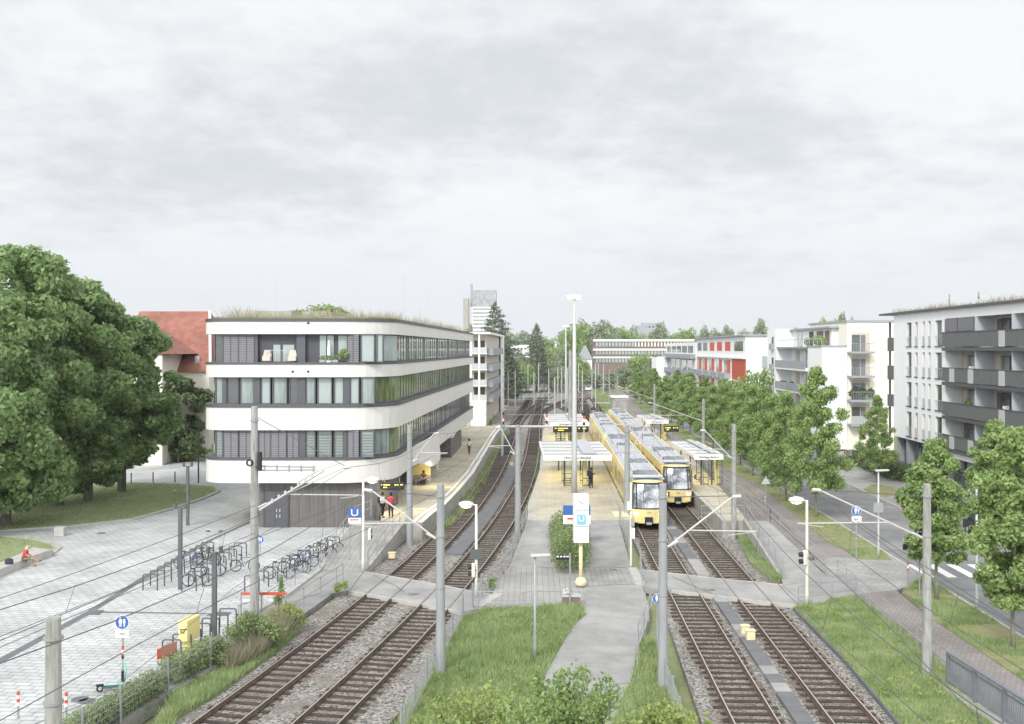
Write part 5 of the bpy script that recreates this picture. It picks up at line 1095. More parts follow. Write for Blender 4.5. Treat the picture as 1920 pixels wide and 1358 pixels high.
# yellow post box with horn emblem
Z = 40.6; a = PX(334,Z); rt = empty('post_box', (a,Z,0), 'yellow post box with black horn emblem behind the hedge', 'post box'); b = PX(351,Z)
mb = MB(); mb.hexa([(a,Z,.55),(b,Z,.55),(b+.3,Z+.75,.55),(a+.3,Z+.75,.55),(a,Z,1.42),(b,Z,1.42),(b+.3,Z+.75,1.5),(a+.3,Z+.75,1.5)]); mb.build('box', 'yellowpan', rt, bevel=.03); M['yellowpan'].node_tree.nodes['Principled BSDF'].inputs['Base Color'].default_value = (.76,.65,.28,1)
mb = MB(); mb.box(a+.1,b+.1,Z+.25,Z+.5,0,.55); mb.build('stand', 'yellowpan', rt)
mb = MB(); c = (a+b)/2; mb.torus((c,Z-.005,1.0), (0,1,0), .07, .018, 14, 4); mb.tube([(c-.07,Z-.005,1.06),(c-.15,Z-.005,1.08)], .012, 4); mb.tube([(c+.05,Z-.005,1.04),(c+.16,Z-.005,1.09)], .014, 5, r2=.045); mb.tube([(c-.1,Z-.005,.9),(c+.1,Z-.005,.9)], .007, 4); mb.build('horn_emblem', 'black', rt)
Z = 37.6; mb = MB(); a = PX(297,Z); rt = empty('notice_board', (a,Z,0), 'small faded red notice board on the mesh fence', 'sign'); mb.hexa([(a+.1,Z,.75),(a+.5,Z+.6,.75),(a+.5,Z+.62,.75),(a+.1,Z+.02,.75),(a+.1,Z,1.25),(a+.5,Z+.6,1.3),(a+.5,Z+.62,1.3),(a+.1,Z+.02,1.25)]); mb.build('board', mat('faded_red', (.42,.19,.14), rough=.7), rt)
mb = MB(); mb.hexa([(a-.02,Z-.1,.8),(a+.1,Z,.8),(a+.1,Z+.02,.8),(a-.02,Z-.08,.8),(a-.02,Z-.1,1.2),(a+.1,Z,1.2),(a+.1,Z+.02,1.2),(a-.02,Z-.08,1.2)]); mb.build('side_board', 'redpanel', rt)
# e-scooter
p = G(186,1298,0); rt = empty('kick_scooter', p, 'mint green and black electric scooter parked beside the blue sign post', 'scooter'); e = G(218,1290,0)-p; u = V((.93,.37,0)); n = V((-.37,.93,0))
def sp_(l, z, o=0): q = p+u*l+n*o; return V((q.x,q.y,z))
for l in (.02, 1.0): mb = MB(); mb.torus(sp_(l,.12), n, .095, .03, 14, 6); mb.build('wheel', 'rubber', rt)
mb = MB(); mb.obox(((sp_(.45,0)).x, (sp_(.45,0)).y), (u.x,u.y), .38, .09, .12, .18); mb.build('deck', 'greypole', rt, bevel=.01)
mb = MB(); mb.tube([sp_(.05,.16), sp_(.1,.24), sp_(.8,.2), sp_(.88,.3), sp_(.92,.75), sp_(.82,1.12)], .03, 6); mb.build('frame', 'mint', rt); mb = MB(); mb.tube([sp_(.82,1.12), sp_(.78,1.24)], .035, 6); mb.tube([sp_(.78,1.22,-.25), sp_(.78,1.24,.25)], .02, 5); mb.build('handlebar', 'black', rt)
mb = MB(); mb.obox((sp_(.8,0).x, sp_(.8,0).y), (u.x,u.y), .05, .08, .3, .68); mb.build('battery', 'black', rt); mb = MB(); mb.obox((sp_(.02,0).x, sp_(.02,0).y), (u.x,u.y), .13, .05, .22, .28); mb.build('mudguard', 'black', rt)
# bench wall and cube
mb = MB(); P_ = gp([(-60,1092),(0,1070),(32,1055),(62,1040),(90,1039)]); Q_ = gp([(-60,1118),(0,1083),(57,1058),(92,1046),(100,1042)])
for i in range(4): a, b, c, d = P_[i], P_[i+1], Q_[i+1], Q_[i]; mb.hexa([(d.x,d.y,-.1),(c.x,c.y,-.1),(b.x,b.y,-.1),(a.x,a.y,-.1),(d.x,d.y,.45),(c.x,c.y,.45-.12*(i == 3)),(b.x,b.y,.45-.12*(i == 3)),(a.x,a.y,.45)])
mb.build('bench', 'kerb', label='long pale concrete bench edging the small lawn at the far left', cat='bench')
p = G(110,1006,0); mb = MB(); mb.box(p.x-.33,p.x+.33,p.y,p.y+.5,0,.6); mb.build('concrete_block', 'kerb', label='pale concrete cube standing on the plaza by the big lawn', cat='block', bevel=.02)
# ================= TREES =================
def place(name, o): col.objects.link(o); return o
tb1 = trunk_mesh(4.2, .42, limbs=6, top=10, seed=2, spread=1.8)
def chestnut(x, yb, yt, rx, label, n, seed, h0=.35, bot=None):
    p = G(x, yb, 0); h = PH(yt, p.y); k = 110; r = random.Random(seed); cl = []
    for i in range(k):
        t = r.random(); env = math.sqrt(max(.03, 1-(2*t-1)**2))**.75; an = i*2.399+r.uniform(-.4,.4); q = r.uniform(.5,.88)*env*rx; c = rx*r.uniform(.12,.23)
        cl.append((q*math.cos(an), q*math.sin(an), h0+1.2+t*(h-h0-2.4), c, c, c*.72))
    cl.append((0,0,(h+h0)/2,rx*.5,rx*.5,(h-h0)*.3))
    return tree('chestnut_tree', (p.x,p.y,0), label, cl, int(n*2.1), .38, 'lf_chest', tb1, seed, group=None, shell=.75, aspect=.6)
chestnut(10, 985, 446, 6.3, 'huge chestnut tree at the left edge of the photo, tallest of its group', 30000, 1)
chestnut(-75, 1010, 470, 6, 'chestnut tree cut by the left edge of the frame', 9000, 12)
chestnut(110, 948, 500, 6.0, 'tall chestnut tree second from the left behind the small lawn', 26000, 2)
chestnut(228, 922, 568, 5.2, 'rounded chestnut tree nearest the curved building with its trunk in view', 26000, 3, h0=1.3)
chestnut(165, 940, 528, 4.4, 'chestnut tree between the tallest one and the one by the building', 16000, 4)
tb2 = trunk_mesh(1.8, .12, limbs=4, top=4.5, seed=5, spread=1.5)
p = G(334, 868, 0); tree('tree', (p.x,p.y,0), 'smaller dark green tree just left of the curved building', crown_clumps(34, 3.4, 1.6, 9.4, 6, cr=.32), 9000, .5, 'lf_dark', tb2, 6)
for k, (x, y, w, h) in enumerate(((300,875,3.2,2.6),(345,872,2.6,2.2),(378,880,1.5,1.6),(265,872,3,2.6))):
    p = G(x, y, 0); p.y += 5; tree('bush', (p.x,p.y,0), f'loose garden bush behind the back road, {ORD[k]} of the clump', [(w*.4*math.cos(i*2.4), w*.4*math.sin(i*2.4), h*(.3+.12*(i%4)), w*.3, w*.3, h*.25) for i in range(9)], 2600, .28, 'lf_light' if k%2 else 'lf_street', None, 50+k, cat='bush', group='bushes behind the back road')
# street trees: a few crowns copied along the road
tstreet = trunk_mesh(2.4, .11, limbs=6, top=8.2, seed=8, spread=1.3, mat_='palebark')
protos = []
for i in range(4): protos.append(arr_mesh('crown', leafcloud(19000, crown_clumps(84, 3.2, 1.7, 9.0, 20+i, 'street', cr=.2, flat=.72), .2, 60+i, shell=.35), 4, 'lf_street'))
def street(X, Z, s, h, label, i, dark=False, sz=None, group='street trees along the road'):
    root = empty('street_tree', (X,Z,0), label, 'tree', group)
    t = bpy.data.objects.new('trunk', tstreet); col.objects.link(t); t.parent = root
    c = bpy.data.objects.new('crown', protos[i%4]); col.objects.link(c); c.parent = root
    root.scale = (s/3.2, s/3.2, h/9.4); root.rotation_euler = (0,0,i*1.3); return root
row = [(22.8,73.9,3.0,11.7),(22.6,81.3,2.7,9.4),(23.7,90,2.7,9.0),(23.9,98,2.8,9.3)]
for k, (X, Z, s, h) in enumerate(row): street(X, Z, s, h, ('tall pointed street tree right of the triangular sign, highest beside the road','street tree just left of the tallest one on the verge','slightly lower street tree third along the verge','street tree with visible trunk fourth along the verge')[k], k)
Zs = [107,116,125,135,145,156,168,181,195,210,226,243]
for k, Z in enumerate(Zs): street(20.3+.042*Z+.3*math.sin(k*3), Z, 2.8, 8.5+.8*math.sin(k*1.7), f'green street tree in the long row behind the right platform, {ORD[k]} beyond the fourth', k+1)
for k, (X, Z, s, h) in enumerate(((29.5+.045*96,112,3.0,7.6),(34.3,124,3.0,7.6),(34.8,138,3.1,7.8),(35.8,154,2.9,7.4),(36.6,172,3.0,7.8),(37.6,192,3.0,7.6),(38.6,214,3.0,7.9),(40,238,3.2,8))): street(X, Z, s, h, f'street tree on the far side of the road, {ORD[k]} beyond the side street', k+2)
p = G(1649,903,0); street(34.4, 93, 2.2, 8.6, 'slender young tree between hedge and side street at the white block', 1)
def bigtree(X, Z, rx, h, label, seed, n=20000, size=.26):
    tree('street_tree', (X,Z,0), label, crown_clumps(100, rx, 2.0, h, seed, 'street', cr=.22, flat=.75), n, size, 'lf_street', tstreet, seed, group='street trees along the road', shell=.4)
bigtree(21.0, 41.3, 2.4, 9.2, 'nearest big street tree at the right edge with pale trunk', 71, 24000, .2)
bigtree(21.4, 49.7, 2.15, 8.0, 'big street tree behind the lower right mast at the zebra crossing', 72, 20000, .21)
bigtree(30.4, 62, 2.2, 8.1, 'tree across the road in front of the dark balconies', 73, 15000, .24)
bigtree(31.6, 78, 2.0, 6.5, 'small tree in the oval bed across the road near the hedge', 74, 6000, .24) if False else None
# hedges
def hedge(name, pts, w, h, label, n, size, leaf, seed, z=0, cat='hedge'):
    cl = []; o = V(pts[0])
    for p, t in along([V((q[0],q[1],0)) for q in pts], w*.8):
        nn = V((t.y,-t.x,0))
        for s in (-.5, .5): cl.append((p.x+nn.x*s*w*.55-o.x, p.y+nn.y*s*w*.55-o.y, h*.5, w*.55, w*.55, h*.52))
    root = empty(name, (o.x,o.y,z), label, cat); me = arr_mesh('foliage', leafcloud(n, cl, size, seed, shell=.7), 4, leaf); c = bpy.data.objects.new('foliage', me); col.objects.link(c); c.parent = root
    mb = MB(); 
    for c_ in cl[::2]: mb.tube([(o.x+c_[0],o.y+c_[1],z),(o.x+c_[0]+.05,o.y+c_[1],z+h*.6)], .02, 4)
    mb.build('stems', 'bark', root); return root
hp = [(p.x+.0, p.y+.3) for p in gp([(60,1440),(150,1388),(225,1344),(290,1303)])]
hedge('hedge', hp, .6, .85, 'clipped green hedge behind the mesh fence at the lower left', 15000, .09, 'lf_hedge', 81)
hp = [(p.x-.1, p.y+.5) for p in gp([(318,1290),(360,1268),(398,1245)])]; hedge('hedge', hp, .7, 1.0, 'green hedge section around the foot of the yellow post box', 7000, .1, 'lf_hedge', 82)
hedge('hedge', [(3.3,55.6),(3.5,60),(3.62,65)], 1.45, 1.9, 'bushy hedge growing in the middle of the central platform ramp', 14000, .13, 'lf_hedge', 83, z=.1)
hedge('hedge', [(p.x,p.y) for p in gp([(1612,868),(1650,885),(1690,900),(1712,905)])], 2.2, 1.5, 'low brownish hedge along the ground floor of the white block', 9000, .22, 'lf_dark', 84)
# shrubs and weeds by the wall near the tall mast
def shrub(x, y, w, h, label, n, leaf, seed, size=.12, z=0, Z=None, name='shrub', cat='shrub', k=10):
    p = G(x, y, z); r = random.Random(seed)
    tree(name, (p.x,p.y,z), label, [(w*.55*r.uniform(-1,1), w*.55*r.uniform(-1,1), h*r.uniform(.25,.8), w*.34, w*.34, h*.24) for i in range(k)], n, size, leaf, None, seed, cat=cat, shell=.3)
shrub(478,1222,1.5,1.6,'green shrub at the foot of the tall left mast', 5000, 'lf_hedge', 91, .1)
shrub(535,1182,1.2,1.1,'low green shrub between the mast and the ballast', 3000, 'lf_light', 92, .09)
shrub(640,1112,.5,.55,'small grass tuft at the corner of the left crossing', 600, 'lf_light', 93, .1); shrub(402,1240,.9,1.1,'weedy shrub beside the dark twin lamp', 2200, 'lf_hedge', 94, .1)
shrub(523,1150,.35,1.9,'thin climbing plant on the post behind the tall mast', 700, 'lf_street', 95, .1); shrub(922,1103,.4,.6,'weed tuft between second track and railing', 400, 'lf_street', 96, .1)
dg = gp([(425,1258),(440,1218),(520,1168),(548,1172),(520,1210),(470,1240)]); grass('dry_grass', dg, 5000, .9, 'lf_dry', 'tall dry blond grass around the foot of the tall mast', z=-.1, seed=33, w=.012)
wp = [(p.x+o, p.y) for o in (.1, 1.0) for p in (le if o == .1 else le[::-1])]; grass('weeds', wp, 9000, .4, 'lf_grass', 'weeds along the foot of the left platform wall', z=-.2, seed=34, w=.03, patch=-.3)
wp = [(p.x-.1, p.y) for p in ml[1:]]+[(p.x-.5, p.y) for p in ml[1:]][::-1]; grass('weeds', wp, 2500, .3, 'lf_grass', 'weeds along the left foot of the middle platform', z=-.2, seed=35, w=.03)
fg = [V((-4,170,0)),V((-9,180,0)),V((-8,330,0)),V((2,330,0)),V((-1,230,0))]; grass('weeds', fg, 8000, .6, 'lf_grass', 'green weeds left of the distant tracks', z=-.45, seed=36, w=.09)
fg = [V((17,172,0)),V((21,172,0)),V((30,300,0)),V((24,300,0))]; grass('weeds', fg, 6000, .7, 'lf_grass', 'green weeds right of the distant tracks', z=-.2, seed=37, w=.09)
# foreground branching shrubs
def twigshrub(x, Z, ytop, w, label, seed, n=26, leaf='lf_street', size=.11, z=0):
    X = PX(x, Z); h = PH(ytop, Z); r = random.Random(seed); root = empty('shrub', (X,Z,z), label, 'shrub', 'leafy shrubs at the bottom edge'); mb = MB(); g = np.random.default_rng(seed); vs = []
    for i in range(n*2):
        a = i*2.399; l = w*r.uniform(.2,1); hh = h*r.uniform(.78,1.05)*(1-.13*l/w); P_ = [V((X,Z,z)), V((X+l*.35*math.cos(a), Z+l*.35*math.sin(a), z+hh*.5)), V((X+l*.75*math.cos(a), Z+l*.75*math.sin(a), z+hh*.85)), V((X+l*1.1*math.cos(a), Z+l*1.1*math.sin(a), z+hh*(.98+.06*r.random())))]
        mb.tube(P_, .022, 4, r2=.004)
        for q in smooth_pts(P_, 14)[16:]:
            for _ in range(5): vs.append((q.x-X+g.normal()*.09, q.y-Z+g.normal()*.09, q.z-z+g.normal()*.07, 1e-3, 1e-3, 1e-3))
    mb.build('branches', 'bark', root); me = arr_mesh('leaves', leafcloud(len(vs), vs, size, seed, shell=.9), 4, leaf); c = bpy.data.objects.new('leaves', me); col.objects.link(c); c.parent = root
twigshrub(1065, 24, 1240, 1.15, 'leafy shrub with long twigs in front of the footpath at the bottom', 101, 34); twigshrub(905, 24.5, 1300, 1.6, 'broad shrub covering the lower end of the central lawn', 102, 32, 'lf_light'); twigshrub(985, 22.5, 1312, 1.1, 'dark shrub at the bottom centre between the two larger ones', 103, 26)
twigshrub(1262, 23.5, 1325, .8, 'bright yellow green shrub right of the footpath at the bottom edge', 104, 36, 'lf_light', .13); twigshrub(1195, 22.8, 1343, .75, 'low yellow green shrub beside the bottom end of the footpath', 105, 24, 'lf_light', .12)
twigshrub(825, 23, 1340, .9, 'low green shrub at the bottom beside the mesh fence', 106, 22, 'lf_street')
# ================= CONIFERS, DISTANT TREES =================
def conifer(x, yb, yt, rad, Z, label, seed, n=9000):
    X = PX(x, Z); h = PH(yt, Z); r = random.Random(seed); cl = []
    for i in range(90):
        t = i/90; an = i*2.399; rr = rad*(1-t)**.8*r.uniform(.6,1.05); cl.append((rr*.68*math.cos(an), rr*.68*math.sin(an), h*.1+t*h*.9, rr*.42+.25, rr*.42+.25, .45))
    tree('conifer', (X,Z,0), label, cl, n, .55, 'lf_con', trunk_mesh(h*.5, .3, limbs=0, top=h*.95, seed=seed), seed, shell=.3, aspect=.35)
conifer(928, 0, 566, 10.2, 235, 'tall dark spruce rising behind the white balcony building', 111, 15000); conifer(1006, 0, 606, 7.4, 300, 'dark conifer left of the far lamp mast', 112, 9000); conifer(950, 0, 640, 5, 225, 'dark low conifer beside the distant tracks', 113, 6000)
fp = []
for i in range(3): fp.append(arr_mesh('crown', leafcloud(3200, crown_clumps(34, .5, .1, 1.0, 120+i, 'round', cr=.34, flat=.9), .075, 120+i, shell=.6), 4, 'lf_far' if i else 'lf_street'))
ftr = trunk_mesh(.3, .04, limbs=2, top=.8, seed=3, spread=.3)
def far(x, yt, Z, rpx, label, i, group='distant trees'):
    X = PX(x, Z); h = PH(yt, Z); rt = empty('distant_tree', (X,Z,0), label, 'tree', group)
    for nm, me in (('trunk', ftr), ('crown', fp[i%3])): c = bpy.data.objects.new(nm, me); col.objects.link(c); c.parent = rt
    s = rpx*Z/F*1.9; rt.scale = (s, s, h); rt.rotation_euler = (0,0,i*1.1)
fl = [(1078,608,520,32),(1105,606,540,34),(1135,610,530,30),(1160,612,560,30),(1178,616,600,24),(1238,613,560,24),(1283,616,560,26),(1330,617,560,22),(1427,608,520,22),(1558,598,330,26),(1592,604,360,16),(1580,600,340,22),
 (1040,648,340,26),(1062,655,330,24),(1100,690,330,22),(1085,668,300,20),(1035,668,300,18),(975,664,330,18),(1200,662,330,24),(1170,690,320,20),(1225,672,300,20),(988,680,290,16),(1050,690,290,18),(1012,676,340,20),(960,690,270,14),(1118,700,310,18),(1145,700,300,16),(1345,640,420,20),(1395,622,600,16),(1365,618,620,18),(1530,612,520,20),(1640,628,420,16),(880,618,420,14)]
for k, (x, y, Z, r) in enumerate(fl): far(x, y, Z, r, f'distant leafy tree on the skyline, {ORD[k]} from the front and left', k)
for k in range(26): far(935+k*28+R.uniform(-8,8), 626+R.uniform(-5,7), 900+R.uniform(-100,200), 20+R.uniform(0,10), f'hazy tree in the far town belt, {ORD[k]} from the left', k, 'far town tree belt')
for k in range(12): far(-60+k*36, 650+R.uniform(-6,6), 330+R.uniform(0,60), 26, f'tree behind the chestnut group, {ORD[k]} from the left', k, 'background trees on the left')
far(1415, 694, 142, 42, 'dark round tree in front of the white gable', 0)
# hills
M['hill'] = mat('wooded_hill', (.09,.12,.1), (.14,.17,.15), scale=.02, rough=1, world=True)
mb = MB(); q = random.Random(9); n = 60; ridge = []
for i in range(n+1): x = -2200+4400*i/n; ridge.append((x, 3200, 52+10*math.sin(i*.35)+6*math.sin(i*.9+1)+q.uniform(-2,2)))
for i in range(n): a = ridge[i]; b = ridge[i+1]; mb.face([(a[0],2300,-1),(b[0],2300,-1),b,a]); mb.face([a,b,(b[0],4200,-1),(a[0],4200,-1)])
mb.build('hills', 'hill', kind='structure')
# ================= OTHER BUILDINGS =================
def fwin(mb, a, b, z0, z1, Z, d=.06): mb.box(a,b,Z-d,Z,z0,z1)
def frontal(name, x0, x1, yt, Z, depth, label, wall='coolwhite', rows=(), zb=0, roof=True, cat='building', slant=0):
    a = PX(x0,Z); b = PX(x1,Z); h = PH(yt,Z); root = empty(name, ((a+b)/2,Z,zb), label, cat)
    mb = MB(); mb.box(a,b,Z,Z+depth,zb-.45,h); mb.build('wall', wall, root)
    if roof: mb = MB(); mb.box(a-.15,b+.15,Z-.15,Z+depth+.15,h,h+.25); mb.build('roof', 'greyp', root)
    for (y0, y1, xs, m) in rows:
        for (u0, u1) in xs: mb = MB(); mb.box(PX(u0,Z),PX(u1,Z),Z-.05,Z+.05,PH(y1,Z),PH(y0,Z)); mb.build('window', m, root)
    return root
# building with red tiled roof behind the chestnuts
Z = 112; rt = empty('tiled_house', (PX(330,Z),Z,0), 'large cream building with steep red tiled roof behind the trees on the left', 'building')
a = PX(225,Z); b = PX(392,Z); ze = PH(694,Z); zr = PH(584,Z+7)
mb = MB(); mb.box(a,b,Z,Z+14,-.4,ze); mb.build('wall', 'cream', rt)
mb = MB(); b2 = PX(394,Z+7); a2 = PX(262,Z+7); mb.hexa([(a-.3,Z-.4,ze-.2),(b+.2,Z-.4,ze-.2),(b+.2,Z+14.4,ze-.2),(a-.3,Z+14.4,ze-.2),(a2,Z+6.9,zr),(b2,Z+6.9,zr),(b2,Z+7.1,zr),(a2,Z+7.1,zr)]); mb.build('roof', 'tile', rt)
mb = MB(); x = PX(322,Z-2); mb.box(PX(262,Z-5),x,Z-5,Z+2,-.4,PH(665,Z-5)); mb.build('wing_wall', 'cream', rt)
mb = MB(); x0 = PX(255,Z-5); x1w = PX(333,Z-5.3); zg = PH(664,Z-5); zt = PH(612,Z); c0 = PX(300,Z); mb.hexa([(x0,Z-5.3,zg),(x1w,Z-5.3,zg),(x1w,Z+4,zg),(x0,Z+4,zg),(PX(290,Z),Z-5,zt),(PX(300,Z),Z-5,zt),(PX(300,Z+5),Z+5,zt),(PX(290,Z+5),Z+5,zt)]); mb.build('wing_roof', 'tile', rt)
mb = MB(); mb.tube([(b2,Z+7,zr+.05),(b2+.2,Z+14,ze)], .12, 4); mb.tube([(b2,Z+6.9,zr+.05),(b+.25,Z-.35,ze-.1)], .15, 4); mb.build('roof_verge', 'whitep', rt)
mb = MB(); mb.box(PX(362,Z),PX(370,Z),Z+.6,Z+1.4,PH(686,Z),PH(668,Z)); mb.build('skylight', 'silver', rt)
# white balcony building behind the curved building
rt = empty('balcony_building', (-5.5,170,0), 'five storey white building with grey balconies beyond the curved building', 'building')
Za = 168; x0 = PX(870,Za); x1_ = PX(912,Za); hT = PH(627,Za)
P_ = [(x0,Za),(x1_,Za),(x1_+2.0,208),(x0,208)]; mb = MB(); mb.prism(P_, -.4, hT); mb.build('wall', 'beige', rt); mb = MB(); mb.prism([(x0-.5,Za-1.8),(x1_+.7,Za-1.8),(x1_+2.8,209),(x0,209)], hT, hT+.35); mb.build('roof', 'coolwhite', rt)
for k, (yr, ys) in enumerate(((642,662),(678,692),(707,722),(737,750))):
    zs_ = PH(ys,Za); mb = MB(); mb.box(x0+1,x1_+.1,Za-1.6,Za,zs_-.2,zs_); bal = mb.build('balcony', 'coolwhite', rt); mb = MB(); mb.box(x0+1,x1_+.1,Za-1.62,Za-1.57,zs_,zs_+.95); mb.build('balustrade', 'silver', bal)
    for u0, u1 in ((889,896),(901,909)): mb = MB(); mb.box(PX(u0,Za),PX(u1,Za),Za-.05,Za,zs_+.02,zs_+2.1); mb.build('window', 'glassd', rt)
    mb = MB(); s = 1; zz = zs_-.4
    mb.hexa([(x1_+.1,Za+1,zz),(x1_+1.1,Za+1,zz),(x1_+2.6,200,zz),(x1_+1.6,200,zz),(x1_+.1,Za+1,zz+1.25),(x1_+1.1,Za+1,zz+1.25),(x1_+2.6,200,zz+1.25),(x1_+1.6,200,zz+1.25)]); mb.build('long_balcony', 'greyp', rt)
for xx in (884, 899): mb = MB(); mb.tube([(PX(xx,Za),Za-1.5,PH(752,Za)),(PX(xx,Za),Za-1.5,hT)], .16, 6); mb.build('column', 'coolwhite', rt)
mb = MB(); mb.box(PX(884,Za),PX(912,Za),Za-2.2,Za+1,-.3,PH(753,Za)); mb.build('entrance_block', 'whitep', rt); mb = MB(); mb.prism([(x1_+2.0,202),(x1_+2.6,202),(x1_+2.7,209),(x1_+2.0,209)], 0, hT); mb.build('end_wall', 'coolwhite', rt)
# distant tower
rt = frontal('tower_block', 886, 930, 575, 620, 30, 'tall pale office tower rising behind the spruce', 'coolwhite')
Z = 620
for k in range(9): mb = MB(); mb.box(PX(887,Z),PX(929,Z),Z-.3,Z,PH(581+k*7,Z),PH(578+k*7,Z)); mb.build('window_row', 'greyp', rt)
mb = MB(); mb.box(PX(887,Z),PX(930,Z),Z+1,Z+28,PH(575,Z),PH(544,Z)); mb.build('roof_structure', mat('tower_top', (.27,.28,.31), (.4,.41,.44), scale=.5), rt); mb = MB(); mb.box(PX(869,Z),PX(879,Z),Z-4,Z+8,0,PH(560,Z)); mb.build('stair_tower', 'slab', rt)
mb = MB(); mb.tube([(PX(884,Z),Z+1,PH(575,Z)),(PX(884,Z),Z+1,PH(532,Z))], .7, 6); mb.build('antenna', 'greyp', rt)
# long brown and white block
Z = 420; rt = frontal('long_block', 1114, 1300, 637.5, Z, 16, 'long low block with white bands and brown facade beyond the tracks', 'brown')
for y0, y1 in ((636.5,640.5),(654,657.5),(669,672)): mb = MB(); mb.box(PX(1112,Z),PX(1301,Z),Z-.6,Z-.05,PH(y1,Z),PH(y0,Z)); mb.build('white_band', 'coolwhite', rt)
for r_, (y0, y1) in enumerate(((642,650),(658,665),(673,680))):
    for k in range(30): x = 1117+k*6.1; mb = MB(); mb.box(PX(x,Z),PX(x+(4.4 if k < 12 or r_ else 2.6),Z),Z-.3,Z-.1,PH(y1,Z),PH(y0,Z)); mb.build('window', 'glassp' if k < 12 or r_ else 'cream', rt)
# more distant low houses
for k, (x0, x1, yt, Z, m, l) in enumerate(((958,993,647,800,'coolwhite','distant white house left of the dark conifer'),(1017,1048,640,850,'coolwhite','distant white house with dark windows near the far lamp mast'),(1046,1110,641,560,'greyp','distant low grey roofed hall left of the long brown block'),(1455,1480,623,700,'coolwhite','tiny distant white house above the white gable building'),(1375,1410,626,700,'coolwhite','distant pale house behind the red and white block'),(1195,1212,611,1100,'greyp','distant grey curved roof building on the skyline'),(966,976,655,700,'coolwhite','small distant white gable left of the conifer'),(1205,1232,606,1300,'greyp','dark slanted distant tower roof on the skyline'),(940,962,652,900,'coolwhite','distant pale row house behind the spruce'))): 
    frontal('distant_house', x0, x1, yt, Z, 14, l, m, rows=[(yt+5,yt+9,[(x0+4+j*7,x0+8+j*7) for j in range(int((x1-x0-6)//7))],'glassd')] if x1-x0 > 20 else ())
for k, (x, yt, Z, w) in enumerate(((1098,648,380,10),(985,690,300,12),(1055,648,520,12),(950,668,330,10))):
    X = PX(x,Z); h = PH(yt,Z); rt = empty('gable_house', (X,Z,0), f'small gabled house among the distant trees, {("behind the round tree right of the lamp","left of the tracks below the conifer","near the far lamp mast","near the foot of the spruce")[k]}', 'building'); ww = w*Z/F*1.2
    mb = MB(); mb.box(X-ww,X+ww,Z,Z+8,0,h*.65); mb.build('wall', 'coolwhite', rt); mb = MB(); mb.hexa([(X-ww*1.1,Z-.4,h*.62),(X+ww*1.1,Z-.4,h*.62),(X+ww*1.1,Z+8,h*.62),(X-ww*1.1,Z+8,h*.62),(X-.1,Z-.4,h),(X+.1,Z-.4,h),(X+.1,Z+8,h),(X-.1,Z+8,h)]); mb.build('roof', 'greyp', rt)
M['divgrey'] = mat('divider_grey', (.5,.53,.56), rough=.8)
# ---- A: white block with dark balconies (street side facade) ----
fX = lambda z, o=0: 35.07+.038*z+o
A = empty('apartment_block', (38.5,85,0), 'large white apartment block with dark mesh balconies at the right edge', 'building')
def sq(mb, za, zb_, o0, o1, h0, h1, m=0): return mb.hexa([(fX(za,o0),za,h0),(fX(za,o1),za,h0),(fX(zb_,o1),zb_,h0),(fX(zb_,o0),zb_,h0),(fX(za,o0),za,h1),(fX(za,o1),za,h1),(fX(zb_,o1),zb_,h1),(fX(zb_,o0),zb_,h1)], m)
# wall with window openings (z 87.4..100.5)
cols_ = [(95.6,96.9),(94.0,94.7),(92.2,92.8),(90.8,91.4),(88.2,89.7)]; rws = [(12.86,15.2),(9.95,12.3),(7.05,9.4),(4.1,6.5)]
mb = MB(); ed = [100.5]; 
for a, b in cols_: ed += [b, a]
ed.append(87.4)
for i in range(0, len(ed), 2): sq(mb, ed[i+1], ed[i], 0, .45, 3.8, 16.1)
for a, b in cols_:
    hs_ = [16.1]+[v for r_ in rws for v in (r_[1], r_[0])]+[3.8]
    for i in range(0, len(hs_), 2): sq(mb, a, b, .003, .447, hs_[i+1], hs_[i])
sq(mb, 60, 87.4, 0, .45, 15.35, 16.1); sq(mb, 60, 87.4, .0, .4, 3.15, 3.85); sq(mb, 87.4, 100.5, .45, 14, 3.8, 16.05); sq(mb, 60, 87.4, 3.2, 14, 3.2, 16.05); sq(mb, 60, 87.4, .0, 3.25, 15.3, 15.36); mb.build('wall', 'coolwhite', A)
mb = MB(); sq(mb, 59.8, 104, -.35, 14.2, 16.1, 16.3); mb.build('roof_edge', 'frame', A)
grass('roof_plants', [(fX(60,.3),60),(fX(103,.3),103),(fX(103,12),103),(fX(60,12),60)], 9000, .45, 'lf_dry', 'dry plants on the roof of the large white block', z=16.25, seed=41, w=.03)
for a, b in cols_:
    for h0, h1 in rws:
        mb = MB(); sq(mb, a+.02, b-.02, .22, .3, h0+.02, h1-.02); w_ = mb.build('window', 'frame', A); mb = MB(); sq(mb, a+.1, b-.1, .18, .23, h0+.1, h1-.1); mb.build('pane', 'glassd', w_)
        mb = MB(); sq(mb, a-.05, b+.05, -.08, .1, h0-.06, h0+.02); mb.build('sill', 'frame', w_)
        mb = MB(); sq(mb, a, b, -.02, .02, h0+.9, h0+.94); 
        for j in range(4): zz = a+(b-a)*(j+.5)/4; sq(mb, zz-.012, zz+.012, -.01, .01, h0, h0+.9)
        mb.build('french_rail', 'silver', w_)
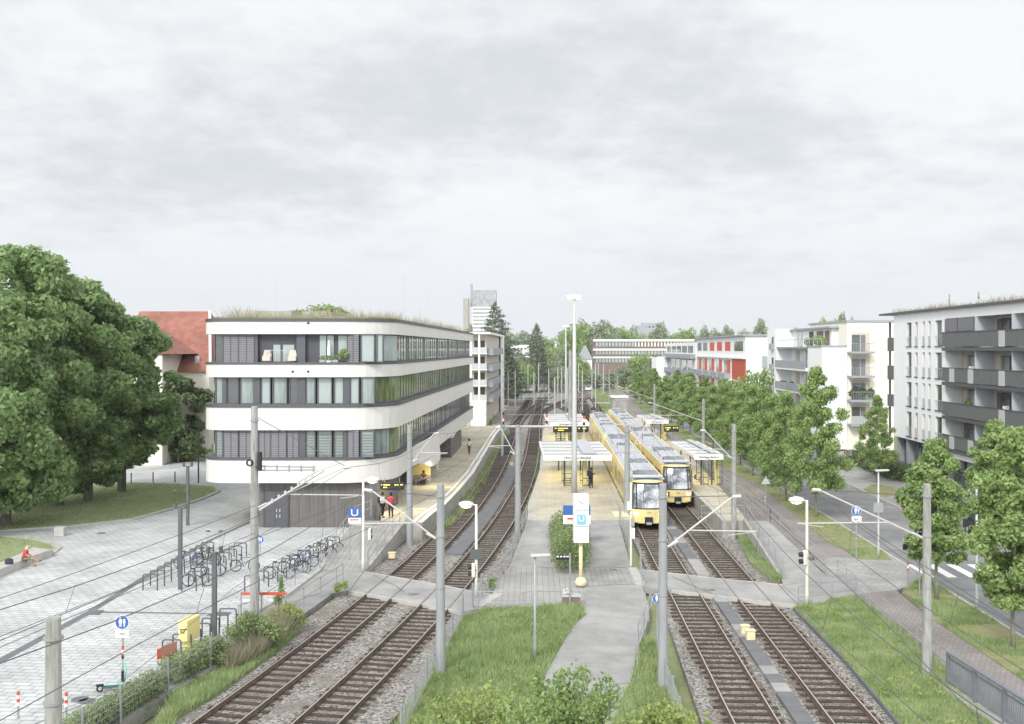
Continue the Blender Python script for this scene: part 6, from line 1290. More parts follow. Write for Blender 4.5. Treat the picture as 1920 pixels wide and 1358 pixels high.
# ground floor: piers and glazing
mb = MB(); sq(mb, 60, 100.3, 1.0, 13, -.2, 3.82); mb.build('ground_floor', 'greyp', A)
for za, zb_ in ((98.2,99.6),(93.8,96.8),(89.6,92.4),(85.2,88.2),(80,83),(75,78),(70,73)):
    mb = MB(); sq(mb, za, zb_, .78, 1.0, .2, 3.4); w_ = mb.build('shop_window', 'frame', A); mb = MB(); sq(mb, za+.1, zb_-.1, .74, .78, .35, 3.3); mb.build('pane', 'glassd', w_)
for zz in (100, 97.4, 93, 88.8): mb = MB(); sq(mb, zz-.25, zz+.25, .25, 1.0, -.1, 3.8); mb.build('pier', 'greyp', A)
# loggias
fl_ = [(12.75,14.05),(9.72,10.95),(6.75,7.95),(3.95,5.1)]
mb = MB(); sq(mb, 60, 87.3, 1.5, 3.19, 3.8, 15.29); mb.build('loggia_back', 'beige', A)
for k, (zf, zr_) in enumerate(fl_):
    mb = MB(); sq(mb, 60, 87.38, -.35, 1.5, zf-.28, zf); mb.build('balcony_slab', 'frame', A)
    q = random.Random(k+4); z = 60.0; spots_ = [64.5, 69.4, 75.2, 80.8, 84.6][k%2:]
    while z < 87.2:
        z2 = min(87.3, z+2.2); mb = MB(); sq(mb, z+.03, z2-.03, -.36, -.32, zf+.08, zr_); mb.build('railing_panel', 'mesh', A); z = z2
    mb = MB(); sq(mb, 60, 87.35, -.4, -.3, zr_, zr_+.06); mb.build('handrail', 'frame', A)
    for z in spots_[:3+k%2]: mb = MB(); sq(mb, z, z+1.0, -.4, -.365, zf+.05, zr_-.02); mb.build('pale_panel', 'silver', A)
    zt_ = fl_[k-1][0]-.28 if k else 15.32
    for z in (81.0, 74.5, 68.0, 62): mb = MB(); sq(mb, z, z+.16, -.1, 1.5, zf, zt_); mb.build('divider', 'divgrey', A)
    for z, l in ((84.3,1.8),(78.0,1.7),(71.5,1.8),(65.2,1.7)):
        mb = MB(); sq(mb, z, z+l, 1.4, 1.5, zf+.02, zf+2.35); w_ = mb.build('balcony_door', 'frame', A); mb = MB(); sq(mb, z+.1, z+l-.1, 1.36, 1.4, zf+.12, zf+2.25); mb.build('pane', 'glassd' if q.random() < .6 else 'glassc', w_)
        mb = MB(); sq(mb, z+l+.1, z+l+.8, 1.42, 1.5, zf+.05, zf+2.3); mb.build('shutter', 'brown' if q.random() < .4 else 'beige', A)
for a, b in ((84.6,87.2),(81.3,84.4)): mb = MB(); sq(mb, a, b, -.15, -.1, 14.15, 15.25); mb.build('wind_screen', 'blind', A)
for k, (h0, h1) in enumerate(((12.4,13.8),(9.45,10.9),(6.7,7.9))): mb = MB(); mb.box(PX(1662,103)+.1, PX(1677,103), 101.2, 103, h0, h1); mb.build('side_balcony', 'mesh', A)
mb = MB(); mb.tube([(PX(1668,103),102.9,3),(PX(1668,103),102.9,15.4)], .12, 6); mb.build('balcony_post', 'frame', A)
for k, z in enumerate((65.5,67.8,70.5,72.5,82.5,88.5)): 
    me = arr_mesh('plant', leafcloud(60, [(0,0,.5,.08,.08,.55)], .12, 200+k), 4, 'lf_street'); o = bpy.data.objects.new('roof_shrub', me); col.objects.link(o); o.location = (fX(z,.8), z, 16.3); o.scale = (1,1,1.2); tag(o, f'thin upright plant on the edge of the white block roof, {ORD[k]} from the front', 'plant', 'upright roof plants')
for k, (zq, zf, kind) in enumerate(((82.5,9.72,0),(72.2,9.72,1),(76.3,6.75,0),(70.2,6.75,1),(83.4,6.75,1),(72.8,12.75,0),(69.8,3.95,0))):
    wh = ('from the top, at the '+('far end','near end')[k%2]); x = fX(zq,.35)
    if kind == 0:
        rt = empty('balcony_chair', (x,zq,zf), f'white chair on the dark balconies, {ORD[k]} item of the balcony clutter', 'chair', 'balcony clutter'); mb = MB(); mb.box(x-.25,x+.25,zq-.25,zq+.25,zf+.4,zf+.46)
        for u in (-.22,.22):
            for v in (-.22,.22): mb.tube([(x+u,zq+v,zf),(x+u,zq+v,zf+.42)], .02, 4)
        mb.build('seat', 'whitep', rt); mb = MB(); mb.box(x-.25,x+.25,zq+.2,zq+.26,zf+.46,zf+1.45); mb.build('backrest', 'whitep', rt)
    else:
        rt = empty('potted_plant', (x,zq,zf), f'green potted plant showing above the dark balcony rail, {ORD[k]} item of the balcony clutter', 'plant', 'balcony clutter'); mb = MB(); mb.lathe((x,zq,zf), [(.14,0),(.2,.4)], 10); mb.build('pot', 'redpanel', rt)
        me = arr_mesh('foliage', leafcloud(260, [(0,0,1.15,.3,.5,.55)], .16, 300+k), 4, 'lf_street'); o = bpy.data.objects.new('foliage', me); col.objects.link(o); o.parent = rt
pr = empty('parasol', (fX(79.5,.8),79.5,3.95), 'closed beige parasol on the lowest balcony of the white block', 'parasol'); mb = MB(); mb.lathe((fX(79.5,.8),79.5,3.95), [(.03,0),(.03,.6),(.22,.7),(.14,1.6),(.03,2.1)], 8); mb.build('canopy', 'beige', pr)
# ---- B: cream building ----
Z = 127.2; Bc = frontal('cream_building', 1588.5, 1676, 604, Z, 16, 'cream apartment building with stacked balconies between the white blocks', 'cream')
for k, (yr, ys, m) in enumerate(((637,663,'steel'),(682,708,'steel'),(730,753,'steel'),(775,798,'silver'))):
    z0 = PH(ys,Z); a = PX(1589,Z); b = PX(1632,Z); mb = MB(); mb.box(PX(1596,Z),PX(1631,Z),Z-.04,Z+.0,z0+.3,z0+2.75); mb.build('recess', 'beige', Bc)
    for u0, u1, gm in ((1597,1612,'glassd'),(1614,1622,'blind')): mb = MB(); mb.box(PX(u0,Z),PX(u1,Z),Z-.1,Z-.05,z0+.3,z0+2.4); mb.build('balcony_door', gm, Bc)
    mb = MB(); mb.box(a,b,Z-1.6,Z,z0,z0+.25); bl = mb.build('balcony', 'greyp', Bc); mb = MB(); mb.box(a,b,Z-1.6,Z-1.55,z0+1.25,z0+1.32)
    if m == 'silver': mb.box(a,b,Z-1.6,Z-1.57,z0+.3,z0+1.25)
    for j in range(15): x = a+(b-a)*j/14; mb.box(x-.02,x+.02,Z-1.6,Z-1.56,z0+.25,z0+1.3)
    mb.build('balustrade', m, bl)
    if k == 2: me = arr_mesh('plants', leafcloud(900, [(-1.2,0,.8,.5,.3,.5),(0,0,1.0,.6,.3,.7),(1.1,0,.9,.5,.3,.7)], .25, 220), 4, 'lf_dark'); o = bpy.data.objects.new('balcony_plants', me); col.objects.link(o); o.location = ((a+b)/2,Z-1.2,z0+.25); tag(o, 'dense plants filling the third balcony of the cream building', 'plant')
mb = MB(); mb.tube([(PX(1604,Z),Z-1.5,0),(PX(1604,Z),Z-1.5,PH(798,Z))], .08, 6); mb.build('post', 'steel', Bc)
# ---- C: white terrace building (street facade runs away from the viewer, plain gable toward it) ----
C_ = empty('terrace_building', (41,140,0), 'white building with roof terrace and metal balconies left of the cream one', 'building'); cX = lambda z, o=0: 35.07+.038*z+o
def cq(mb, za, zb_, o0, o1, h0, h1): return mb.hexa([(cX(za,o0),za,h0),(cX(za,o1),za,h0),(cX(zb_,o1),zb_,h0),(cX(zb_,o0),zb_,h0),(cX(za,o0),za,h1),(cX(za,o1),za,h1),(cX(zb_,o1),zb_,h1),(cX(zb_,o0),zb_,h1)])
xe = PX(1588,127)-cX(127)
mb = MB(); cq(mb, 127, 134, 0, xe, -.3, 12.9); cq(mb, 134, 157, 2.2, 8, -.3, 12.9); mb.build('wall', 'coolwhite', C_)
mb = MB(); cq(mb, 152, 158, -.2, 8, -.3, 15.7); mb.build('side_block', 'coolwhite', C_)
mb = MB(); cq(mb, 131, 152, 2.4, 7.5, 12.9, 15.4); mb.build('penthouse', 'coolwhite', C_); mb = MB(); cq(mb, 130.4, 158.4, 1.9, 8.2, 15.4, 15.65); mb.build('roof', 'greyp', C_)
mb = MB(); cq(mb, 126.9, 134.1, -.1, xe, 12.9, 13.1); cq(mb, 134.1, 152, -.1, 2.3, 12.7, 12.95); mb.build('terrace_slab', 'greyp', C_)
for h0, h1 in ((9.6,10.0),(6.4,6.8),(3.2,3.6)): mb = MB(); cq(mb, 134, 152, -.3, 2.3, h0, h1); mb.build('balcony_slab', 'coolwhite', C_); mb = MB(); cq(mb, 134, 152, -.36, -.3, h1-.1, h1+.95); mb.build('balustrade', 'greyp', C_)
for h in (10.0, 6.8, 3.6):
    for k, za in enumerate((135.5,139,143,147)): mb = MB(); cq(mb, za, za+1.9, 2.1, 2.2, h+.05, h+2.3); mb.build('window', ('glassp','glassd','glassp','beige')[k], C_)
for h in (12.6, 9.4, 6.2, 3.2): mb = MB(); cq(mb, 153.5, 154.6, -.26, -.2, h, h+1.9); mb.build('window', 'glassd', C_); mb = MB(); cq(mb, 153.2, 154.9, -.6, -.26, h-.1, h+.85); mb.build('juliet_balcony', 'greyp', C_)
for za, zb_, m in ((132,134,'brown'),(135,138,'brown'),(140,142,'glassd'),(146,149,'glassp')): mb = MB(); cq(mb, za, zb_, 2.3, 2.4, 13.0, 15.1); mb.build('window', m, C_)
mb = MB(); cq(mb, 127, 151, -.05, 0, 13.9, 14.0)
for k in range(13): cq(mb, 127+k*2, 127.06+k*2, -.05, 0, 13.0, 13.95)
mb.build('terrace_railing', 'silver', C_)
for k, (zq, oq, h, r) in enumerate(((129,.6,13.1,.6),(131.5,.6,13.1,.7),(136,.6,13.0,.6),(149.5,.2,6.8,.55),(147.8,.2,6.8,.5),(144,.2,6.8,.55))): me = arr_mesh('foliage', leafcloud(260, [(0,0,r,r,r,r)], .25, 230+k), 4, 'lf_street' if k < 3 else 'lf_dark'); o = bpy.data.objects.new('potted_shrub', me); col.objects.link(o); o.location = (cX(zq,oq), zq, h); tag(o, f'round potted shrub on the terraces of the white building, {ORD[k]} of six', 'shrub', 'potted terrace shrubs')
# ---- D: white and red building ----
D = empty('red_white_building', (40,175,0), 'white building with brick red panels and loggias beyond the street trees', 'building'); dX = lambda z, o=0: 33.74+.038*z+o
def dq(mb, za, zb_, o0, o1, h0, h1): return mb.hexa([(dX(za,o0),za,h0),(dX(za,o1),za,h0),(dX(zb_,o1),zb_,h0),(dX(zb_,o0),zb_,h0),(dX(za,o0),za,h1),(dX(za,o1),za,h1),(dX(zb_,o1),zb_,h1),(dX(zb_,o0),zb_,h1)])
mb = MB(); dq(mb, 170, 226, 0, 12, -.3, 14.9); mb.build('wall', 'coolwhite', D)
for h0, h1 in ((7.05,10.9),(3.5,6.75)):
    mb = MB(); dq(mb, 170.0, 182, -.12, .1, h0, h1); mb.build('red_wall', 'redpanel', D)
mb = MB(); mb.box(dX(170,.0),PX(1397,170)+.1,169.85,170.1,7,10.9) ; mb.build('red_end', 'redpanel', D)
for k, zz in enumerate((172,184,193,202,211,219)):
    mb = MB(); dq(mb, zz, zz+(8 if k == 0 else 5.5), -.05, .02, 12.3, 14.0); mb.build('loggia', 'glassd' if k not in (1,2,3) else 'red', D)
    if k:
        mb = MB(); dq(mb, zz, zz+3.2, -.06, .02, 7.4, 10.6); mb.build('shutter', 'red', D); mb = MB(); dq(mb, zz+3.2, zz+6.5, -.05, .02, 7.4, 10.6); mb.build('window', 'glassp', D); mb = MB(); dq(mb, zz, zz+7, -1.2, -.05, 7.1, 8.1); mb.build('balcony', 'greyp', D)
        mb = MB(); dq(mb, zz, zz+3.2, -.06, .02, 4, 6.8); mb.build('shutter', 'red', D)
mb = MB(); dq(mb, 169.7, 226, -.4, .0, 6.75, 7.05); dq(mb, 169.7, 226, -.4, 0, 10.9, 11.2); mb.build('white_band', 'coolwhite', D)
mb = MB(); dq(mb, 169.6, 226.5, -.5, 12.3, 14.9, 15.15); mb.build('roof', 'greyp', D)
Z = 169.9
for x0, x1, y0, y1, m in ((1429,1443,668,690,'glassp'),(1430,1435,697,717,'glassd'),(1437,1442,697,717,'glassd'),(1430,1442,725,745,'greyp')): mb = MB(); mb.box(PX(x0,Z),PX(x1,Z),Z-.1,Z,PH(y1,Z),PH(y0,Z)); mb.build('window', m, D)
# ---- E: white terraces further on ----
E_ = empty('terraced_building', (42,240,0), 'white terraced building left of the red and white one', 'building'); 
mb = MB(); dq(mb, 228, 285, 0, 12, 0, 14.2); mb.build('wall', 'coolwhite', E_)
for h0, h1, m in ((11.8,13.4,'glassd'),(7.6,10,'glassd'),(3.6,6,'glassd')): 
    for k in range(5): mb = MB(); dq(mb, 232+k*10.5, 240+k*10.5, -.1, 0, h0, h1); mb.build('window', m, E_)
for h in (6.5, 10.4): mb = MB(); dq(mb, 228, 285, -1.3, 0, h, h+1.0); mb.build('balcony', 'greyp', E_)
mb = MB(); mb.box(dX(285)-3.5, dX(285)+1, 280, 290, 0, 10.2); mb.build('annex', 'coolwhite', E_)
# garage / container by the right platform end
Z = 172; mb = MB(); mb.box(PX(1148,Z),PX(1176,Z),Z,Z+3,-.2,PH(746,Z)); rt = empty('equipment_shed', (PX(1162,Z),Z,0), 'small grey concrete shed with white edge at the far right platform end', 'shed'); mb.build('wall', 'slab', rt); mb = MB(); mb.box(PX(1146,Z),PX(1178,Z),Z-.2,Z+3.2,PH(746,Z),PH(743,Z)); mb.build('roof_edge', 'whitep', rt)
# ================= CARS =================
def car(loc, rz, label, m='cardark'):
    root = empty('parked_car', (0,0,0), label, 'car', 'cars parked across the road'); mb = MB(); Pf = [(-2.1,.3),(-2.1,.75),(-1.9,.85),(-1.2,.92),(-.7,1.4),(.9,1.45),(1.6,1.0),(2.05,.92),(2.1,.6),(2.1,.3)]
    n = len(Pf)
    for s, w in ((-1,.86),(1,.86)):
        for x, z in Pf: mb.v.append((x, s*(w-(.14 if z > 1 else 0)), z))
    mb.f.append(tuple(range(n))); mb.m.append(0); mb.f.append(tuple(range(2*n-1,n-1,-1))); mb.m.append(0)
    for i in range(n): j = (i+1)%n; mb.f.append((i, n+i, n+j, j)); mb.m.append(0)
    mb.build('body', m, root, bevel=.04); mb = MB()
    for s in (-1,1): mb.face([(-1.05,s*.862,.95),(1.4,s*.862,.98),(.85,s*.75,1.38),(-.65,s*.75,1.34)])
    mb.build('side_glass', 'glassd', root); mb = MB(); mb.face([(1.57,-.7,1.04),(1.57,.7,1.04),(.95,.62,1.43),(.95,-.62,1.43)]); mb.face([(-1.18,-.7,.96),(-1.18,.7,.96),(-.73,.62,1.39),(-.73,-.62,1.39)]); mb.build('windscreen', 'glassd', root)
    for x in (-1.35,1.35):
        for s in (-.8,.8): mb = MB(); mb.tube([(x,s-.1,.31),(x,s+.1,.31)], .31, 14); w = mb.build('wheel', 'rubber', root); mb = MB(); mb.tube([(x,s-.105,.31),(x,s+.105,.31)], .17, 10); mb.build('rim', 'silver', w)
    for s in (-.65,.65): mb = MB(); mb.box(-2.12,-2.08,s-.12,s+.12,.62,.76); mb.build('tail_light', 'red', root); mb = MB(); mb.box(2.07,2.11,s-.14,s+.14,.6,.74); mb.build('headlight', 'silver', root)
    root.location = loc; root.rotation_euler = (0,0,rz)
car((33.6,76.5,.03), 1.6, 'dark car parked beside the white block behind the trees'); car((32.0,66,.03), 1.6, 'dark car with red tail lights under the right trees'); car((31.2,58,.03), 1.6, 'silver car parked at the right edge behind the near tree', 'carsilver')
car((20.9,120,.0), 1.55, 'red car standing beyond the far right shelter', 'carr'); car((23.5,300,.0), 1.3, 'tiny white car far down by the tracks', 'whitep'); car((27.5,290,.0), 1.5, 'tiny dark car far down by the tracks', 'cardark')
# ================= PEOPLE =================
def skin_mesh(verts, edges, radii, root_i=0, sub=1):
    me = bpy.data.meshes.new('tmp'); me.from_pydata([tuple(v) for v in verts], edges, []); ob = bpy.data.objects.new('tmp', me); col.objects.link(ob)
    md = ob.modifiers.new('s', 'SKIN'); md.use_smooth_shade = True
    for i, r in enumerate(radii): sv = me.skin_vertices[0].data[i]; sv.radius = (r if isinstance(r, tuple) else (r, r)); sv.use_root = (i == root_i)
    s = ob.modifiers.new('u', 'SUBSURF'); s.levels = sub; s.render_levels = sub
    dg = bpy.context.evaluated_depsgraph_get(); dg.update(); m2 = bpy.data.meshes.new_from_object(ob.evaluated_get(dg)); bpy.data.objects.remove(ob); return m2
def person(loc, rz, label, top='shirtw', legs='trou', skin='skin', hair='hair', pose={}, bag=None, shorts=False, long=False, hairlen=0):
    """x right, y forward"""
    J = dict(pel=(0,0,.95), ch=(0,0,1.3), nk=(0,.0,1.48), hd=(0,.02,1.6), ht=(0,.01,1.7), ls=(-.18,0,1.42), rs=(.18,0,1.42), le=(-.23,-.03,1.13), re=(.23,-.03,1.13), lw=(-.22,.08,.88), rw=(.22,.08,.88), lh=(-.1,0,.9), rh=(.1,0,.9), lk=(-.1,.02,.5), rk=(.1,.02,.5), la=(-.1,-.02,.09), ra=(.1,-.02,.09), lt=(-.11,.15,.04), rt=(.11,.15,.04))
    J.update(pose); J = {k: V(v) for k, v in J.items()}
    names = list(J); idx = {k: i for i, k in enumerate(names)}; Vt = [J[k] for k in names]
    E = [('pel','ch'),('ch','nk'),('nk','hd'),('hd','ht'),('ch','ls'),('ch','rs'),('ls','le'),('le','lw'),('rs','re'),('re','rw'),('pel','lh'),('pel','rh'),('lh','lk'),('lk','la'),('la','lt'),('rh','rk'),('rk','ra'),('ra','rt')]
    rad = dict(pel=.13, ch=.13, nk=.055, hd=.085, ht=.06, ls=.055, rs=.055, le=.04, re=.04, lw=.026, rw=.026, lh=.085, rh=.085, lk=.055, rk=.055, la=.04, ra=.04, lt=.03, rt=.03)
    edges = [(idx[a], idx[b]) for a, b in E]; R_ = [rad[k] for k in names]
    for w, e, s in (('lw','le',-1),('rw','re',1)):   # palms, fingers, thumb
        d = (J[w]-J[e]).normalized(); sd = d.cross(V((0,0,1))); sd = sd.normalized() if sd.length > .1 else V((0,1,0))
        p = J[w]+d*.06; Vt.append(p); R_.append((.03,.016)); pi_ = len(Vt)-1; edges.append((idx[w], pi_))
        for k, (o, l) in enumerate(((-.03,.06),(-.01,.075),(.01,.07),(.03,.055))):
            b = p+sd*o+d*.02; Vt += [b, b+d*l*.6+V((0,0,-.01)), b+d*l+V((0,0,-.025))]; R_ += [.009,.008,.007]; n = len(Vt); edges += [(pi_,n-3),(n-3,n-2),(n-2,n-1)]
        b = p-sd*.045-d*.02; Vt += [b, b+d*.04-sd*.01]; R_ += [.01,.008]; n = len(Vt); edges += [(pi_,n-2),(n-2,n-1)]
    root = empty('person', (0,0,0), label, 'person')
    me = skin_mesh(Vt, edges, R_); me.materials.append(M[skin]); o = bpy.data.objects.new('body', me); col.objects.link(o); o.parent = root
    T = [J['pel']+V((0,0,-.02)), J['ch'], J['ls'], J['rs'], J['nk']+V((0,0,-.05))]; TE = [(0,1),(1,2),(1,3),(1,4)]; TR = [.155,.155,.078,.078,.075]
    for a, b in (('ls','le'),('rs','re')):
        T.append(J[a].lerp(J[b], .8 if not long else 1)); TR.append(.062); i = 2 if a == 'ls' else 3; TE.append((i, len(T)-1)); j = len(T)-1
        if long: T.append(J[b].lerp(J['lw' if a == 'ls' else 'rw'], .95)); TR.append(.045); TE.append((j, len(T)-1))
    me = skin_mesh(T, TE, TR); me.materials.append(M[top]); o = bpy.data.objects.new('shirt', me); col.objects.link(o); o.parent = root
    T = [J['pel'], J['lh'], J['rh'], J['lk'], J['rk']]; TE = [(0,1),(0,2),(1,3),(2,4)]; TR = [.15,.1,.1,.075,.075]
    if not shorts: T += [J['la'].lerp(J['lk'],.05), J['ra'].lerp(J['rk'],.05)]; TE += [(3,5),(4,6)]; TR += [.058,.058]
    me = skin_mesh(T, TE, TR); me.materials.append(M[legs]); o = bpy.data.objects.new('trousers', me); col.objects.link(o); o.parent = root
    for a, b in (('la','lt'),('ra','rt')):
        me = skin_mesh([J[a]+V((0,0,-.03)), J[b]], [(0,1)], [.05,.042]); me.materials.append(M['black']); o = bpy.data.objects.new('shoe', me); col.objects.link(o); o.parent = root
    hd = J['hd']; f = V((J['ht'].x-J['nk'].x, J['ht'].y-J['nk'].y, 0)); mb = MB()
    T = [hd+V((0,-.03,.05)), hd+V((0,-.045,-.02-hairlen)), hd+V((0,.02,.11))]; me = skin_mesh(T, [(0,1),(0,2)], [.098,.08,.07]); me.materials.append(M[hair]); o = bpy.data.objects.new('hair', me); col.objects.link(o); o.parent = root
    for s in (-1,1): mb = MB(); mb.lathe((hd.x+s*.033, hd.y+.088, hd.z+.0), [(.004,-.008),(.012,0),(.004,.008)], 6); mb.build('eye', 'hair', root)
    mb = MB(); mb.tube([hd+V((0,.085,.0)), hd+V((0,.112,-.035))], .012, 5); mb.build('nose', skin, root); mb = MB(); mb.tube([hd+V((-.025,.085,-.06)), hd+V((.025,.085,-.06))], .007, 4); mb.build('mouth', 'redpanel', root)
    for s in (-1,1): mb = MB(); mb.lathe((hd.x+s*.088, hd.y, hd.z-.02), [(.008,-.03),(.016,0),(.008,.03)], 6); mb.build('ear', skin, root)
    if bag:
        c = J['ch']; mb = MB(); mb.box(c.x-.15,c.x+.15,c.y-.33,c.y-.14,c.z-.3,c.z+.16); b_ = mb.build('backpack', bag, root, bevel=.05)
        mb = MB()
        for s in (-1,1): mb.tube([(c.x+s*.1,c.y-.15,c.z+.12),(c.x+s*.12,c.y+.02,c.z+.17),(c.x+s*.12,c.y+.14,c.z),(c.x+s*.11,c.y-.13,c.z-.2)], .018, 5)
        mb.build('strap', bag, root)
    root.location = loc; root.rotation_euler = (0,0,rz); return root
g_ = lambda x, y: G(x, y, PZ)
person(g_(717,971), -1.9, 'man in white shirt and black trousers with black backpack on the left platform', bag='black', pose=dict(rw=(.15,.25,1.1), re=(.24,.02,1.14)))
person(g_(733,972), .3, 'woman in red top and black trousers beside the man with backpack', top='shirtr', hairlen=.06, pose=dict(le=(-.28,.0,1.12), re=(.28,.0,1.12)))
person(g_(880,853), 2.8, 'person in white top walking on the left platform with a black bag', bag='black', legs='brownc', pose=dict(lk=(-.1,.15,.5), la=(-.1,.12,.1), lt=(-.1,.28,.07), rk=(.1,.0,.5), ra=(.1,-.2,.12), rt=(.1,-.05,.04)))
person(g_(1108,915), -1.5, 'man in dark clothes with backpack looking at his phone on the middle platform', top='navy', legs='trou', bag='navy', long=True, skin='darkskin', pose=dict(le=(-.22,.1,1.15), re=(.22,.1,1.15), lw=(-.06,.32,1.2), rw=(.06,.32,1.2), hd=(0,.05,1.59), lk=(-.12,.12,.5), la=(-.1,.1,.09), lt=(-.11,.26,.04), rk=(.12,-.05,.5), ra=(.12,-.16,.1), rt=(.13,-.0,.04)))
SIT = dict(pel=(0,0,.52), ch=(0,.1,.86), nk=(0,.16,1.03), hd=(0,.22,1.13), ht=(0,.24,1.23), ls=(-.18,.12,.98), rs=(.18,.12,.98), le=(-.24,.2,.72), re=(.24,.2,.72), lw=(-.08,.42,.66), rw=(.1,.42,.66), lh=(-.1,.05,.5), rh=(.1,.05,.5), lk=(-.12,.46,.52), rk=(.12,.44,.56), la=(-.12,.5,.09), ra=(-.05,.78,.36), lt=(-.12,.66,.04), rt=(-.1,.95,.38))
p = G(46,1050,.45); person((p.x-.1,p.y+.1,-.02), -1.35, 'blond person in red T-shirt and khaki shorts sitting on the concrete bench', top='shirtr', legs='khaki', hair='blond', shorts=True, pose=SIT)
person((-7.55,84.75,PZ-.05), 3.0, 'seated person in dark clothes by the yellow wall panel on the left platform', top='brownc', legs='trou', hair='hair', pose={**SIT, 'ra':(.12,.5,.09), 'rt':(.12,.66,.04), 'rk':(.12,.46,.52)})
mb = MB(); mb.box(-8.5,-7.15,84.6,85.05,PZ+.38,PZ+.44); mb.box(-8.3,-8.2,84.7,84.95,PZ,PZ+.38); mb.box(-7.4,-7.3,84.7,84.95,PZ,PZ+.38); mb.build('platform_bench', 'steel', label='steel bench under the yellow wall panel', cat='bench')
p = G(17,1058,.45); mb = MB(); mb.lathe((p.x,p.y,.45), [(.16,0),(.2,.1),(.17,.28),(.06,.34)], 10, sx=1.3, sy=.8); mb.build('backpack', 'navy', label='dark backpack lying on the concrete bench left of the seated person', cat='bag')
# haze of the evening air
hm_ = bpy.data.materials.new('evening_haze'); hm_.use_nodes = True; nt_ = hm_.node_tree; nt_.nodes.clear(); pv = nt_.nodes.new('ShaderNodeVolumePrincipled'); mo = nt_.nodes.new('ShaderNodeOutputMaterial'); nt_.links.new(pv.outputs[0], mo.inputs['Volume']); pv.inputs['Color'].default_value = (.93,.95,1,1); pv.inputs['Density'].default_value = .00013
M['haze'] = hm_; mb = MB(); mb.box(-2450, 2450, -50, 4300, -1.6, 120); mb.build('haze', 'haze', kind='stuff')
SKX, SKY_, EXPO = 7.3, 1.2, .38
# ================= CAMERA, LIGHT, SKY =================
cam = bpy.data.cameras.new('camera'); co = bpy.data.objects.new('camera', cam); col.objects.link(co)
co.location = (0,0,H); co.rotation_euler = (math.pi/2,0,0); cam.sensor_width = 36; cam.lens = 36*F/1920; cam.shift_y = -24/1920; cam.clip_end = 9000; cam.clip_start = .3; sc.camera = co
sun = bpy.data.lights.new('sun', 'SUN'); so = bpy.data.objects.new('sun', sun); col.objects.link(so)
SE, SA = 38, 205   # elevation, azimuth measured from +Y clockwise
sun.energy = 2.0; sun.angle = math.radians(14); sun.color = (1,.96,.9)
az = math.radians(SA); el = math.radians(SE); d = V((math.sin(az)*math.cos(el), math.cos(az)*math.cos(el), math.sin(el)))
so.rotation_euler = d.to_track_quat('Z','Y').to_euler(); so.location = (0,-20,60)
w = bpy.data.worlds.new('World'); sc.world = w; w.use_nodes = True; nt = w.node_tree; N = nt.nodes; L = nt.links
bg = N['Background']; bg.inputs['Strength'].default_value = .1
sky = N.new('ShaderNodeTexSky'); sky.sky_type = 'NISHITA'; sky.sun_disc = False; sky.sun_elevation = el; sky.sun_rotation = az
tc = N.new('ShaderNodeTexCoord'); sp = N.new('ShaderNodeSeparateXYZ'); L.new(tc.outputs['Generated'], sp.inputs[0])
def mth(op, a, b=None, c=None, clamp=False):
    n = N.new('ShaderNodeMath'); n.operation = op; n.use_clamp = clamp
    for i, v in enumerate((a, b, c)):
        if v is None: continue
        if isinstance(v, (int, float)): n.inputs[i].default_value = v
        else: L.new(v, n.inputs[i])
    return n.outputs[0]
zz = mth('ADD', mth('MAXIMUM', sp.outputs[2], 0.0), .24)
cb = N.new('ShaderNodeCombineXYZ'); L.new(mth('DIVIDE', sp.outputs[0], zz), cb.inputs[0]); L.new(mth('DIVIDE', sp.outputs[1], zz), cb.inputs[1])
def noise(s, det, rough, off, dist=0):
    mp = N.new('ShaderNodeMapping'); mp.inputs['Location'].default_value = off; L.new(cb.outputs[0], mp.inputs[0])
    n = N.new('ShaderNodeTexNoise'); n.inputs['Scale'].default_value = s; n.inputs['Detail'].default_value = det; n.inputs['Roughness'].default_value = rough; n.inputs['Distortion'].default_value = dist; L.new(mp.outputs[0], n.inputs['Vector']); return n.outputs['Fac']
n1 = noise(.75, 9, .58, (SKX,SKY_,0), .0); n2 = noise(9, 6, .6, (4,1,0), .0)
f = mth('MULTIPLY_ADD', n2, .3, mth('MULTIPLY', n1, .9))
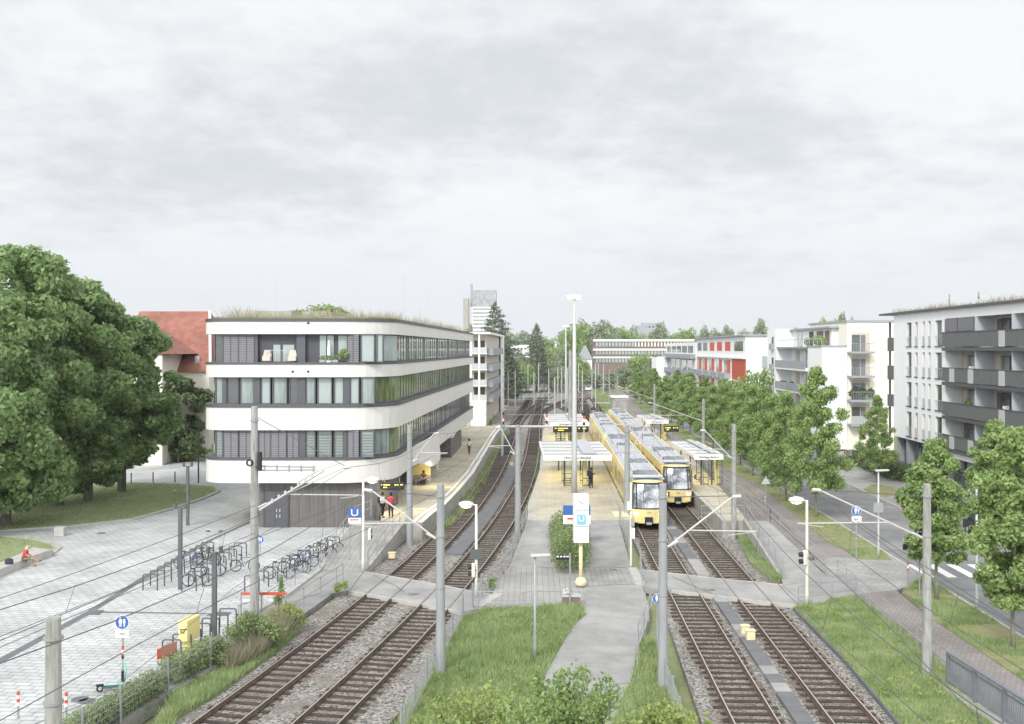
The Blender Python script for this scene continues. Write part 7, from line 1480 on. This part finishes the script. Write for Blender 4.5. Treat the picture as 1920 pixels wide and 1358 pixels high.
# the sky that evening: one broad grey layer ahead, a bright opening to the upper right
def sq_(v, c, r): q = mth('DIVIDE', mth('SUBTRACT', v, c), r); return mth('MULTIPLY', q, q)
zt_ = mth('MULTIPLY_ADD', sp.outputs[0], .1, sp.outputs[2])
e1 = mth('MAXIMUM', mth('SUBTRACT', 1.0, mth('ADD', sq_(sp.outputs[0], -.04, .42), sq_(zt_, .2, .11))), -1.0)
e2 = mth('MAXIMUM', mth('SUBTRACT', 1.0, mth('ADD', sq_(sp.outputs[0], .42, .24), sq_(sp.outputs[2], .30, .1))), 0.0)
f = mth('MULTIPLY_ADD', e1, .075, f); f = mth('MULTIPLY_ADD', e2, -.11, f)
mr = N.new('ShaderNodeMapRange'); mr.interpolation_type = 'SMOOTHSTEP'; mr.inputs[1].default_value = .52; mr.inputs[2].default_value = .77; L.new(f, mr.inputs[0])
cm = N.new('ShaderNodeMix'); cm.data_type = 'RGBA'; cm.inputs[6].default_value = (7.4,7.46,7.56,1); cm.inputs[7].default_value = (5.55,5.75,6.1,1); L.new(mr.outputs[0], cm.inputs[0])
# pale hazy blue toward the horizon
hz = N.new('ShaderNodeMapRange'); hz.interpolation_type = 'SMOOTHSTEP'; hz.inputs[1].default_value = .02; hz.inputs[2].default_value = .17; L.new(sp.outputs[2], hz.inputs[0])
hm = N.new('ShaderNodeMix'); hm.data_type = 'RGBA'; hm.inputs[6].default_value = (6.2,6.45,6.85,1); L.new(cm.outputs[2], hm.inputs[7]); L.new(mth('MULTIPLY_ADD', hz.outputs[0], .8, .2), hm.inputs[0])
sm = N.new('ShaderNodeMix'); sm.data_type = 'RGBA'; sm.inputs[0].default_value = .96; L.new(sky.outputs[0], sm.inputs[6]); L.new(hm.outputs[2], sm.inputs[7])
# extra sky brightness added behind the viewer to light the walls facing it
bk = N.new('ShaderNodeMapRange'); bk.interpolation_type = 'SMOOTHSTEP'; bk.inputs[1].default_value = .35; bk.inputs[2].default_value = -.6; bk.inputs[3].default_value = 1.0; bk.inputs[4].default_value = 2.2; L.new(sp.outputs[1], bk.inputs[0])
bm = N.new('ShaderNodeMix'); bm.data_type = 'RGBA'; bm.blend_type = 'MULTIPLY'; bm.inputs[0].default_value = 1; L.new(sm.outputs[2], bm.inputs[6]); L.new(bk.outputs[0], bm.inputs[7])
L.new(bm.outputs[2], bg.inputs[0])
sc.view_settings.view_transform = 'Standard'; sc.view_settings.look = 'None'; sc.view_settings.exposure = EXPO; sc.view_settings.gamma = 1
sc.render.engine = 'CYCLES'; sc.cycles.use_denoising = True; sc.cycles.max_bounces = 6; sc.cycles.transparent_max_bounces = 8; sc.cycles.diffuse_bounces = 3; sc.cycles.glossy_bounces = 3
sc.cycles.caustics_reflective = False; sc.cycles.caustics_refractive = False; sc.cycles.sample_clamp_indirect = 4
